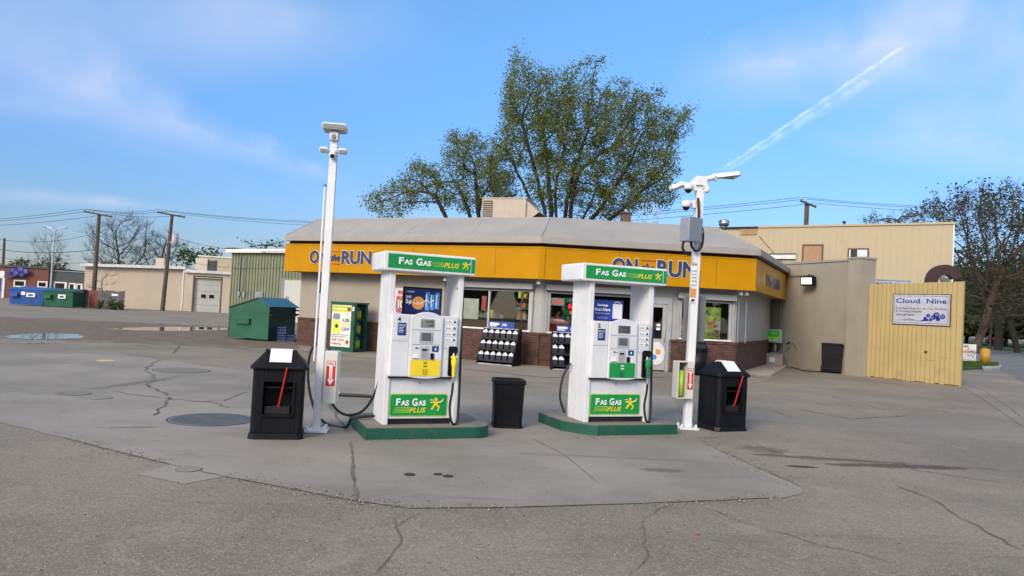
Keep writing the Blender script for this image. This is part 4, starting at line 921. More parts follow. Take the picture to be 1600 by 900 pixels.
def pumpsign(x0, x1, z0, z1, y, parent, style):
    b = MB(); W_ = x1 - x0; H_ = z1 - z0
    if style == 'top':
        b.box(x0, x1, y - .004, y, z0, z1, 'brand_green')
        a = x0 + W_ * .115; b.text('F', a, a + .055 * W_, z0 + .30 * H_, z0 + .78 * H_, y - .004, 'letter_white', .03)
        b.text('AS', a + .060 * W_, a + .155 * W_, z0 + .30 * H_, z0 + .66 * H_, y - .004, 'letter_white', .035)
        b.text('G', a + .195 * W_, a + .265 * W_, z0 + .28 * H_, z0 + .79 * H_, y - .004, 'letter_white', .03)
        b.text('AS', a + .27 * W_, a + .365 * W_, z0 + .29 * H_, z0 + .66 * H_, y - .004, 'letter_white', .035)
        for k in range(4): b.plate([(x0 + W_ * (.515 - .012 * k), z0 + H_ * (.30 + .09 * k)), (x0 + W_ * (.63), z0 + H_ * (.30 + .09 * k)), (x0 + W_ * .635, z0 + H_ * (.335 + .09 * k)), (x0 + W_ * (.515 - .012 * k), z0 + H_ * (.315 + .09 * k))], y - .006, y - .004, 'lime')
        b.text('PLUS', x0 + W_ * .63, x0 + W_ * .81, z0 + .27 * H_, z0 + .62 * H_, y - .004, 'brand_yellow', .02, .3)
        emblem(b, x0 + W_ * .885, z0 + H_ * .46, H_ * .62, y - .004)
    else:
        b.rrect(x0 - .012, x1 + .012, z0 - .012, z1 + .012, .03, y - .004, y, 'lime'); b.rrect(x0, x1, z0, z1, .025, y - .007, y - .0041, 'brand_green'); y -= .003
        a = x0 + W_ * .10; b.text('F', a, a + .075 * W_, z0 + .47 * H_, z0 + .82 * H_, y - .004, 'letter_white', .03)
        b.text('AS', a + .085 * W_, a + .225 * W_, z0 + .47 * H_, z0 + .73 * H_, y - .004, 'letter_white', .035)
        b.text('G', a + .28 * W_, a + .375 * W_, z0 + .46 * H_, z0 + .83 * H_, y - .004, 'letter_white', .03)
        b.text('AS', a + .385 * W_, a + .525 * W_, z0 + .47 * H_, z0 + .73 * H_, y - .004, 'letter_white', .035)
        for k in range(4): b.plate([(x0 + W_ * (.05 + .012 * k), z0 + H_ * (.15 + .07 * k)), (x0 + W_ * .35, z0 + H_ * (.15 + .07 * k)), (x0 + W_ * .36, z0 + H_ * (.19 + .07 * k)), (x0 + W_ * (.06 + .012 * k), z0 + H_ * (.17 + .07 * k))], y - .006, y - .004, 'lime')
        b.text('PLUS', x0 + W_ * .34, x0 + W_ * .63, z0 + .14 * H_, z0 + .38 * H_, y - .004, 'brand_yellow', .02, .3)
        emblem(b, x0 + W_ * .80, z0 + H_ * .50, H_ * .68, y - .004)
    return b.obj('brand_sign', parent)
def island(p, poly, lab):
    t = thing('pump_island', lab, 'kerb island', (p.x, p.y, 0), YAW)
    b = MB(); b.prism(poly, 0, .145, 'island_green'); b.obj('steel_rim', t, bevel=.006)
    c = [sum(q[0] for q in poly) / len(poly), sum(q[1] for q in poly) / len(poly)]
    b = MB(); b.prism([(c[0] + (q[0] - c[0]) * .985, c[1] + (q[1] - c[1]) * .975) for q in poly], .1452, .153, 'island_top'); b.obj('concrete_top', t)
def arc(cx, cy, r, a0, a1, n=6): return [(cx + r * math.cos(math.radians(a0 + (a1 - a0) * k / n)), cy + r * math.sin(math.radians(a0 + (a1 - a0) * k / n))) for k in range(n + 1)]
def pump(p, digit, colk, nozk, lab):
    t = thing('fuel_pump', lab, 'fuel pump', (p.x, p.y, .153), YAW); Z = lambda z: z - .153; Wd_ = 1.06; Dp = .56
    # pillars: two extrusions side by side, front one proud
    for i, x0 in enumerate((0, Wd_ - .075)):
        b = MB(); b.box(x0, x0 + .075, 0, .25, 0, Z(2.16), 'white_paint'); b.box(x0 + .010, x0 + .065, .251, .264, 0, Z(2.16), 'pale_grey'); b.box(x0 + .006, x0 + .069, .265, Dp, 0, Z(2.16), 'white_paint')
        b.obj('pillar', t, bevel=.010)
    # canopy sign box
    xl, xr = (-.115, 1.20) if digit == '4' else (-.17, 1.23)
    b = MB(); b.rrect(xl, xr, Z(2.155), Z(2.405), .03, -.07, Dp + .07, 'white_paint'); sb = b.obj('sign_box', t, bevel=.012)
    pumpsign(xl + .055, xr - .015, Z(2.19), Z(2.375), -.071, sb, 'top')
    b = MB(); b.rrect(xl + .060, xl + .072, Z(2.19), Z(2.37), .005, -.073, -.071, 'letter_white'); b.box(xr - .08, xr - .075, -.0775, -.0757, Z(2.19), Z(2.375), 'letter_white'); b.obj('sign_trim', sb)
    # lower cabinet
    b = MB(); b.box(.076, Wd_ - .076, .02, Dp - .02, .075, Z(.76), 'white_plastic'); b.obj('lower_cabinet', t, bevel=.008)
    b = MB(); b.box(.08, Wd_ - .08, .05, Dp - .05, 0.0, .074, 'black_metal'); b.obj('plinth', t)
    b = MB(); b.disc((.50, Z(.70)), .012, .014, .02, 'mid_grey', 10); b.disc((.50, Z(.70)), .005, .010, .014, 'spot_black', 8); b.obj('lock', t)
    pumpsign(.10, .90, Z(.27), Z(.545), .018, t, 'low')
    # head
    b = MB(); b.box(.045, .985, -.055, Dp + .055, Z(.785), Z(1.595), 'white_plastic'); hd = b.obj('head', t, bevel=.012)
    b = MB(); b.box(.04, .99, -.03, Dp + .03, Z(.762), Z(.782), 'black_metal'); b.obj('head_gap', t)
    # left door panel seams
    b = MB(); b.rrect(.075, .27, Z(1.27), Z(1.56), .01, -.0585, -.0555, 'white_plastic'); b.obj('door_panel', hd, bevel=.003)
    for q_ in ((.055, .285, 1.245, 1.25), (.288, .291, .80, 1.59), (.775, .778, .80, 1.59), (.79, .84, 1.165, 1.17)): b = MB(); b.box(q_[0], q_[1], -.0565, -.0553, Z(q_[2]), Z(q_[3]), 'mid_grey'); b.obj('seam', hd)
    # bezel with arched top and bowed bottom
    x0, x1 = .30, .76; xc = (x0 + x1) / 2; pts = []
    for k in range(11): f = k / 10; pts.append((x0 + (x1 - x0) * f, Z(.785) - .022 * math.sin(PI * f)))
    for k in range(13): f = k / 12; pts.append((x1 - (x1 - x0) * f, Z(1.565) + .075 * math.sin(PI * f) ** .8))
    b = MB(); b.plate(pts, -.085, -.056, 'white_plastic'); bz = b.obj('bezel', t, bevel=.008)
    y = -.0855
    b = MB(); b.rrect(x0 + .03, x1 - .03, Z(1.415), Z(1.565), .02, y - .002, y, 'pale_grey' if 0 else 'white_paint'); b.obj('display_panel', bz)
    for z_ in (1.40, 1.21): b = MB(); b.box(x0 + .02, x1 - .02, y - .003, y - .0001, Z(z_), Z(z_ + .004), 'mid_grey'); b.obj('seam', bz)
    b = MB(); b.box(.435, .63, y - .008, y - .0022, Z(1.435), Z(1.545), 'lcd' if digit == '4' else 'screen_grey'); b.text('10.00', .50, .615, Z(1.495), Z(1.53), y - .0085, 'letter_black', .02, 0, .001); b.text('1.649', .52, .615, Z(1.45), Z(1.482), y - .0085, 'letter_black', .02, 0, .001); b.obj('display', bz)
    b = MB(); b.rrect(.425, .615, Z(1.235), Z(1.385), .008, y - .008, y - .0001, 'pale_grey'); b.box(.455, .59, y - .010, y - .0085, Z(1.26), Z(1.365), 'screen_grey')
    for k in range(4):
        for xx in (.432, .598): b.box(xx, xx + .012, y - .011, y - .0085, Z(1.262 + k * .026), Z(1.278 + k * .026), 'mid_grey')
    b.obj('screen', bz)
    b = MB(); b.box(.345, .425, y - .004, y, Z(1.03), Z(1.09), 'letter_white'); b.box(.345, .44, y - .006, y - .0041, Z(1.02), Z(1.028), 'dark_grey'); b.disc((.39, Z(1.165)), .012, y - .006, y, 'dark_grey', 10); b.box(.41, .44, y - .004, y, Z(1.155), Z(1.165), 'mid_grey'); b.obj('receipt_slot', bz)
    b = MB(); b.rrect(.45, .565, Z(1.015), Z(1.19), .008, y - .012, y, 'pale_grey'); b.box(.47, .545, y - .014, y - .0125, Z(1.13), Z(1.155), 'black_plastic'); b.box(.47, .545, y - .0135, y - .0125, Z(1.035), Z(1.12), 'mid_grey')
    for r in range(4):
        for c in range(3): b.box(.475 + c * .024, .493 + c * .024, y - .017, y - .0136, Z(1.04 + r * .02), Z(1.053 + r * .02), 'pale_grey')
    b.obj('keypad', bz)
    b = MB(); b.rrect(.615, .71, Z(1.12), Z(1.195), .004, y - .003, y, 'sticker_blue'); b.box(.655, .675, y - .004, y - .0031, Z(1.14), Z(1.17), 'letter_white'); b.rrect(.595, .64, Z(1.02), Z(1.10), .006, y - .02, y, 'black_plastic'); b.rrect(.66, .70, Z(1.02), Z(1.07), .004, y - .004, y, 'letter_white'); b.obj('card_reader', bz)
    b = MB(); b.box(x0 + .022, x1 - .022, y - .004, y, Z(.80), Z(1.01), colk); b.rrect(.50, .56, Z(.82), Z(.885), .008, y - .010, y - .0041, 'letter_black'); b.rrect(.507, .553, Z(.826), Z(.878), .006, y - .016, y - .0101, colk); b.text('87', .515, .545, Z(.84), Z(.862), y - .0161, 'letter_black', .02, 0, .001)
    b.text('REG', .505, .555, Z(.955), Z(.985), y - .0041, 'letter_black' if digit == '4' else 'letter_white', .03, 0, .001); b.box(.505, .555, y - .006, y - .0041, Z(.92), Z(.935), 'letter_black' if digit == '4' else 'letter_white'); b.obj('grade_panel', bz)
    # number, sticker, icons
    b = MB(); b.text(digit, .115, .165, Z(1.50), Z(1.56), -.0590, 'letter_black', .03, 0, .001); b.obj('pump_number', hd)
    b = MB(); b.rrect(.125, .245, Z(1.32), Z(1.485), .004, -.0605, -.0587, 'sticker_blue'); b.text('SAVE 10c', .135, .235, Z(1.44), Z(1.465), -.0606, 'letter_white', .01, 0, .001)
    for k in range(4): b.box(.14, .21 - .01 * (k % 2), -.0615, -.0606, Z(1.42 - .02 * k), Z(1.426 - .02 * k), 'letter_white')
    b.disc((.228, Z(1.385)), .008, -.0615, -.0606, 'sticker_red', 8); b.obj('sticker', hd)
    b = MB()
    for k, zz in enumerate((1.52, 1.435, 1.355, 1.28)):
        b.rrect(.80, .965, Z(zz - .018), Z(zz + .030), .006, -.0575, -.0557, 'letter_white'); b.text(('Lift', 'Select', 'Fuel', 'Replace')[k], .81, .885, Z(zz - .006), Z(zz + .014), -.0576, 'dark_grey', .01, 0, .001)
        b.tube([(.92, -.059, Z(zz + .02)), (.945, -.059, Z(zz + .012)), (.95, -.059, Z(zz - .010))], .005, 'letter_black', 5); b.rrect(.915, .94, Z(zz - .012), Z(zz + .006), .004, -.060, -.0576, 'letter_black')
    b.obj('instructions', hd)
    # nozzle boot, nozzle
    b = MB(); b.rrect(.865, .975, Z(.80), Z(1.195), .03, -.075, -.0553, 'black_plastic'); b.rrect(.855, .985, Z(1.10), Z(1.20), .03, -.11, -.0755, 'black_plastic'); bt = b.obj('nozzle_boot', t, bevel=.006)
    nz = MB(); X = .925
    nz.tube([(X, -.08, Z(1.14)), (X, -.10, Z(1.10)), (X, -.12, Z(1.04))], .016, 'pale_grey', 8)
    nz.tube([(X, -.13, Z(1.075)), (X + .005, -.135, Z(1.00)), (X + .003, -.135, Z(.93))], .03, nozk, 10, [.028, .046, .030])
    nz.tube([(X - .045, -.135, Z(1.055)), (X + .05, -.135, Z(1.06))], .018, nozk, 8)
    nz.tube([(X + .003, -.135, Z(.93)), (X + .0, -.14, Z(.84)), (X, -.14, Z(.80))], .02, nozk, 10, [.027, .024, .022])
    nz.tube([(X + .0, -.115, Z(1.02)), (X + .04, -.11, Z(.96)), (X + .035, -.115, Z(.88)), (X + .01, -.13, Z(.85))], .007, nozk if digit == '4' else 'black_plastic', 6)
    no = nz.obj('nozzle', t, label='yellow fuel nozzle' if digit == '4' else 'green fuel nozzle')
    b = MB(); b.tube([(X, -.14, Z(.80)), (X, -.14, Z(.72))], .024, 'galvanised', 10); b.obj('swivel', no)
    b = MB(); b.tube(bez([(X, -.14, Z(.72)), (X + .0, -.13, Z(.60)), (X - .02, -.12, Z(.40)), (X + .01, -.12, Z(.22)), (X + .07, -.10, Z(.165)), (X + .125, -.06, Z(.24)), (X + .145, -.02, Z(.60)), (X + .14, .0, Z(1.2)), (X + .14, .03, Z(1.8)), (X + .14, .05, Z(2.0))], 8), .017, 'black_rubber', 9); b.obj('hose', t)
    b = MB(); b.tube([(X + .14, .05, Z(2.0)), (X + .14, .06, Z(2.04))], .026, 'galvanised', 10); b.tube([(X + .14, .06, Z(2.04)), (X + .14, .07, Z(2.15))], .014, 'black_rubber', 8); b.box(X + .06, X + .13, .03, .09, Z(1.96), Z(1.99), 'galvanised'); b.obj('hose_breakaway', t)
    return t
pA = G(606, 664, .153); pB = G(914, 660, .153)
def shift(p, dx, dy): return Vector((p.x + math.cos(YAW) * dx - math.sin(YAW) * dy, p.y + math.sin(YAW) * dx + math.cos(YAW) * dy, 0))
pA = shift(pA, -.075, 0); pB = shift(pB, -.02, 0)
islA = [(-.40, -.20)] + arc(1.18, .05, .25, -90, 0) + arc(1.28, .9, .15, 0, 90) + [(-.24, 1.05)]
islA[0] = (-.24, -.20)
islB = [(-.25, .22), (-.20, .12), (.02, -.18), (.10, -.225)] + [(1.42, -.225), (1.42, 1.02), (-.25, 1.02)]
island(pA, islA, 'green rimmed concrete island under the left fuel pump')
island(pB, islB, 'green rimmed concrete island under the right fuel pump')
PA = None
PA = pump(pA, '4', 'brand_yellow', 'brand_yellow', 'white fuel pump with a yellow grade panel and the number 4'); PA.scale = (.935, .97, .975); PA.rotation_euler[2] = YAW + .03
PB = pump(pB, '2', 'brand_green', 'nozzle_green', 'white fuel pump with a green grade panel and the number 2')
# adverts standing on the pump heads
t = thing('advert_screen', 'dark blue advert with orange disc standing on the pump numbered 4', 'advert', (*shift(pA, .23, .22)[:2], 1.562), YAW + .03)
b = MB(); b.box(0, .53, 0, .04, 0.0, .36, 'black_plastic'); b.obj('frame', t, bevel=.006)
b = MB(); b.box(.02, .51, -.003, -.0005, .02, .34, 'screen_navy'); b.text('SAVE', .035, .105, .21, .245, -.004, 'letter_white', .02, 0, .001); b.text('5\u00a2', .035, .115, .125, .195, -.004, 'letter_white', .04, 0, .001); b.text('/L THURSDAY', .035, .15, .285, .305, -.004, 'letter_white', .01, 0, .001)
b.disc((.205, .15), .085, -.006, -.0031, 'poster_orange', 24); b.text('1-2-7', .14, .27, .13, .165, -.0061, 'letter_white', .03, 0, .001)
for k in range(3): b.box(.30 + .068 * k, .355 + .068 * k, -.006, -.0031, .06 + .01 * k, .30 - .03 * (k % 2), 'can_blue'); b.box(.31 + .068 * k, .32 + .068 * k, -.007, -.0061, .10, .27, 'letter_white')
b.tube([(.28, -.006, .17), (.33, -.006, .20), (.36, -.006, .16), (.42, -.006, .2)], .008, 'letter_white', 5); b.obj('print', t)
t = thing('savings_sign', 'blue savings sign with a white card standing on the pump numbered 2', 'sign', (*shift(pB, .12, .22)[:2], 1.597), YAW)
b = MB(); b.box(0, .56, 0, .03, 0, .315, 'black_plastic'); b.obj('frame', t)
b = MB(); b.box(.012, .55, -.003, -.0005, .01, .305, 'header_blue'); b.text('Savings', .12, .30, .205, .25, -.004, 'letter_white', .04, 0, .001); b.text('Start Here', .08, .34, .145, .19, -.004, 'letter_white', .04, 0, .001); b.text('Spend less on gas', .09, .33, .10, .12, -.004, 'letter_white', .01, 0, .001); b.text('ask inside for details', .13, .30, .04, .055, -.004, 'letter_white', .0, 0, .001); b.obj('print', t)
b = MB(); b.rrect(.38, .535, .04, .255, .008, -.012, -.0035, 'paper'); b.tube([(.40, -.01, .27), (.45, -.01, .29), (.50, -.01, .27)], .006, 'letter_white', 5); b.obj('white_card', t)
# pump topper bracket / back hose loops of the left pump
b = MB()
h = [shift(pA, -.0, .40)]; p0 = Vector((h[0].x, h[0].y, .55))
pp = [p0, D(560, 642, 9.95), D(540, 645, 9.95), D(516, 620, 9.95), D(500, 570, 10.0)]
b.tube(bez([Vector((shift(pA, .02, .30).x, shift(pA, .02, .30).y, .75)), D(583, 620, 9.85), D(565, 643, 9.9), D(540, 648, 9.9), D(520, 632, 9.95), D(508, 595, 10.0), D(516, 552, 10.0), D(508, 540, 10.02), D(493, 537, 10.05), D(483, 560, 10.05), D(482, 600, 10.05), D(492, 640, 10.02), D(510, 662, 10.0), D(540, 667, 9.85), Vector((shift(pA, -.30, .42).x, shift(pA, -.30, .42).y, .17)), Vector((shift(pA, -.0, .45).x, shift(pA, -.0, .45).y, .20))], 8), .018, 'black_rubber', 8)
tag(b.obj('fuel_hose'), 'black fuel hose hanging in loops between the left pump and the left pole', 'hose')
b = MB(); a = G(520, 619); c = G(580, 622); b.tube([(a.x, a.y, .03), (c.x, c.y, .03)], .03, 'black_rubber', 8); b.tube([(a.x - .03, a.y, .05), (a.x + .12, a.y, .05)], .045, 'galvanised', 8); tag(b.obj('filler_nozzle'), 'short black hose end with metal fitting lying behind the left island', 'hose')
b = MB(); q = shift(pB, -.03, .45); b.tube(bez([(q.x, q.y, .95), (q.x - .10, q.y, .75), (q.x - .13, q.y - .02, .45), (q.x - .05, q.y, .22)]), .017, 'black_rubber', 8); tag(b.obj('fuel_hose'), 'short black hose curving behind the left pillar of the right pump', 'hose')
# ---------------------------------------------------------------- poles
def pole_base(t, b_r=.0):
    b = MB(); b.box(-.15, .15, -.13, .13, .01, .04, 'white_paint'); b.box(-.14, .14, -.12, .12, 0, .0098, 'dark_grey'); bp = b.obj('base_plate', t, bevel=.004)
    for sx in (-.11, .11):
        for sy in (-.09, .09): b = MB(); b.cyl((sx, sy), .016, .041, .09, 'white_paint', 8); b.cyl((sx, sy), .024, .041, .06, 'white_paint', 6); b.obj('bolt', bp)
pl = G(494, 675); tp = D(524, 200, pl.y)
t = thing('camera_pole', 'tall white pole with slim floodlights and a fire extinguisher box left of the left pump', 'pole', (pl.x, pl.y, 0), -.05); t.rotation_euler = (0, math.atan2(tp.x - pl.x, tp.z) , .12)
pole_base(t); HL = 3.90
b = MB(); b.box(-.047, .047, -.047, .047, .041, HL - .25, 'white_paint'); b.obj('shaft', t, bevel=.006)
b = MB(); b.box(-.045, .045, -.045, .045, HL - .249, HL - .08, 'white_paint'); b.box(-.055, .055, -.10, .05, HL - .16, HL - .05, 'white_plastic'); b.disc((0, HL - .12), .03, -.115, -.101, 'mid_grey', 12); b.obj('bracket', t, bevel=.01)
b = MB(); b.rrect(-.155, .155, HL - .035, HL + .045, .035, -.16, .10, 'white_paint'); fl = b.obj('floodlight', t, bevel=.01); b = MB(); b.rrect(-.145, .145, HL - .022, HL + .026, .022, -.168, -.1605, 'mid_grey'); b.box(-.13, .13, -.14, .08, HL - .042, HL - .0355, 'lamp_lens'); b.obj('lens', fl)
for sx in (-1, 1):
    b = MB(); b.rrect(min(sx * .064, sx * .17), max(sx * .064, sx * .17), HL - .32, HL - .26, .02, -.10, .02, 'white_paint'); lo = b.obj('side_light', t, bevel=.006); b = MB(); b.box(min(sx * .075, sx * .16), max(sx * .075, sx * .16), -.108, -.101, HL - .31, HL - .285, 'mid_grey'); b.obj('lens', lo)
b = MB(); b.ball((0, -.10, HL - .36), .045, 'white_plastic'); b.ball((0, -.13, HL - .375), .028, 'black_plastic'); b.box(-.03, .03, -.10, -.063, HL - .37, HL - .28, 'white_plastic'); b.obj('camera', t)
b = MB(); b.tube([(-.08, -.02, .9), (-.082, -.02, HL - .75)], .013, 'white_paint', 8); b.ball((-.082, -.02, HL - .74), .022, 'mid_grey'); b.obj('conduit', t)
def firebox(loc, rz, lab, openside):
    t = thing('extinguisher_box', lab, 'cabinet', loc, rz)
    b = MB()
    if openside:
        b.box(0, .10, 0, .20, 0, .56, 'cabinet_pale'); b.box(-.14, -.0005, .19, .20, 0, .56, 'cabinet_pale'); b.box(-.14, -.0005, 0, .19, .545, .56, 'cabinet_pale'); b.box(-.14, -.0005, 0, .19, 0, .012, 'cabinet_pale'); b.box(-.155, -.1405, 0, .20, 0, .56, 'cabinet_pale'); b.box(-.135, -.01, .18, .188, .02, .54, 'mid_grey')
    else: b.box(0, .165, 0, .20, 0, .66, 'cabinet_pale')
    b.obj('case', t, bevel=.006); a = .03 if not openside else .0
    w_ = .115 if not openside else .09; z0 = .22 if not openside else .14; h = .32
    b = MB(); b.box(a, a + w_, -.003, -.0005, z0, z0 + h, 'sticker_red'); b.box(a + .008, a + w_ - .008, -.0045, -.0031, z0 + h - .065, z0 + h - .01, 'letter_white'); b.text('FIRE', a + .014, a + w_ - .014, z0 + h - .056, z0 + h - .02, -.0046, 'sticker_red', .03, 0, .001)
    xm = a + w_ / 2; b.plate([(xm, z0 + .012), (xm + w_ * .34, z0 + .085), (xm + w_ * .16, z0 + .085), (xm + w_ * .16, z0 + h - .0651), (xm - w_ * .16, z0 + h - .0651), (xm - w_ * .16, z0 + .085), (xm - w_ * .34, z0 + .085)], -.0045, -.0031, 'letter_white')
    b.box(xm - .004, xm + .004, -.0055, -.0046, z0 + .07, z0 + h - .09, 'sticker_red'); b.obj('fire_sticker', t)
    if openside:
        b = MB(); b.cyl((-.07, .10), .05, .03, .38, 'lime', 14); b.ball((-.07, .10, .38), .05, 'lime'); b.cyl((-.07, .10), .02, .42, .48, 'black_metal', 8); b.obj('extinguisher', t)
p = D(505, 629, pl.y - .02); firebox((p.x, pl.y - .08, p.z), .02, 'closed pale extinguisher box with red fire sticker on the left pole', False)
pr = G(1073, 671); tp = D(1093, 300, pr.y)
t = thing('lamp_pole', 'white pole with two arm lamps and grey junction box right of the right pump', 'pole', (pr.x, pr.y, 0), -.03); t.rotation_euler = (0, math.atan2(tp.x - pr.x, tp.z), .10)
pole_base(t); HR = 3.78
b = MB(); b.box(-.056, .056, -.056, .056, .041, HR + .02, 'white_paint'); b.obj('shaft', t, bevel=.006)
b = MB(); b.tube([(-.14, 0, HR + .0), (.22, 0, HR + .13)], .042, 'white_paint', 10); b.box(-.09, .09, -.09, .09, HR - .03, HR + .11, 'white_paint'); b.obj('crossarm', t, bevel=.008)
for sx, x0, z0, z1, x1 in ((1, .26, HR + .15, HR + .20, .62), (-1, -.22, HR - .03, HR - .08, -.46)):
    b = MB(); pts = [(x0, -.06, z0), (x0 + sx * .10, -.11, z0 + .01), (x1 - sx * .05, -.13, z1), (x1, -.09, z1 - .005), (x1, .09, z1 - .005), (x1 - sx * .05, .13, z1), (x0 + sx * .10, .11, z0 + .01), (x0, .06, z0)]
    if sx < 0: pts = pts[::-1]
    n8 = len(pts); vs = [(x, y, z - .03) for x, y, z in pts] + [(x, y * .75, z + .035) for x, y, z in pts]
    b.add(vs, [tuple(reversed(range(n8))), tuple(range(n8, 2 * n8))] + [(i, (i + 1) % n8, n8 + (i + 1) % n8, n8 + i) for i in range(n8)], 'white_paint'); hd_ = b.obj('lamp_head', t, bevel=.006)
    b = MB(); b.box(min(x0 + sx * .12, x1 - sx * .06), max(x0 + sx * .12, x1 - sx * .06), -.09, .09, (z0 + z1) / 2 - .042, (z0 + z1) / 2 - .034, 'lamp_lens'); b.obj('lens', hd_)
    b = MB(); b.tube([(x0 - sx * .06, 0, z0), (x0 + sx * .05, 0, z0 + .005)], .035, 'white_paint', 10); b.cyl((x0 - sx * .02, -.0), .025, z0 - .08, z0 - .0, 'white_plastic', 8); b.obj('knuckle', hd_)
for (cx, cz) in ((-.20, HR - .09), (-.22, HR - .36)):
    b = MB(); b.box(-.12, -.063, -.06, .0, cz - .02, cz + .10, 'white_paint'); b.tube([(-.12, -.03, cz + .06), (cx, -.05, cz + .07)], .028, 'white_paint', 8); b.cyl((cx, -.06), .070, cz - .02, cz + .05, 'white_plastic', 16); b.ball((cx, -.06, cz + .05), .070, 'white_plastic', 1, 1, .5); co = b.obj('dome_camera', t); b = MB(); b.ball((cx, -.06, cz - .022), .052, 'black_plastic'); b.obj('dome', co)
b = MB(); b.ball((.085, -.08, HR - .10), .045, 'white_plastic'); b.box(.03, .11, -.10, -.02, HR - .07, HR - .02, 'white_plastic'); b.obj('camera', t)
T_ = Matrix.Translation((-.17, -.16, 2.86)) @ Matrix.Rotation(.5, 4, 'Z')
b = MB(); b.box(-.14, .14, -.10, .08, 0, .36, 'panel_grey', T=T_); b.box(-.145, .145, -.115, -.101, -.005, .365, 'panel_grey', T=T_); jb = b.obj('junction_box', t, bevel=.008)
b = MB(); b.box(.13, .155, -.12, -.09, .14, .19, 'mid_grey', T=T_); b.obj('latch', jb)
b = MB(); b.tube(bez([(-.05, -.09, 3.55), (-.03, -.10, 3.35), (-.02, -.10, 3.18), (.05, -.10, 3.05), (.04, -.12, 2.82), (-.05, -.14, 2.73), (-.13, -.15, 2.80), (-.14, -.15, 2.87)]), .020, 'black_rubber', 8); b.tube(bez([(-.26, -.16, 2.87), (-.27, -.15, 2.76), (-.20, -.13, 2.68), (-.12, -.10, 2.67)]), .020, 'black_rubber', 8); b.obj('cable', t)
b = MB(); b.box(-.085, .0, -.072, -.0625, 2.22, 2.50, 'paper'); b.box(-.085, .0, -.072, -.0625, 2.03, 2.16, 'poster_orange'); b.box(-.085, .0, -.072, -.0625, 1.94, 2.02, 'paper'); b.plate([(-.075, 1.955), (-.02, 1.96), (-.01, 1.995), (-.05, 2.0)], -.074, -.0725, 'letter_black')
for xx in (-.062, -.022): b.disc((xx, 2.54), .020, -.072, -.0625, 'sticker_red', 14); b.disc((xx, 2.54), .014, -.074, -.0725, 'paper', 14); b.box(xx - .003, xx + .003, -.076, -.0745, 2.53, 2.55, 'letter_black')
for r in range(4):
    for c in range(3): b.box(-.076 + c * .026, -.060 + c * .026, -.074, -.0725, 2.26 + r * .052, 2.285 + r * .052, 'mid_grey')
b.obj('notice_stickers', t)
b = MB(); b.box(-.12, .235, .10, .112, 1.35, 2.06, 'back_panel'); b.box(.04, .115, .075, .099, 1.30, 2.45, 'back_panel'); b.box(.045, .1, .063, .0745, 1.4, 1.45, 'mid_grey'); b.obj('sign_back', t, bevel=.004)
p = D(1066, 621, pr.y - .02); firebox((p.x + .03, pr.y - .18, p.z - .0), .22, 'open sided extinguisher box with red fire sticker on the right pole', True)
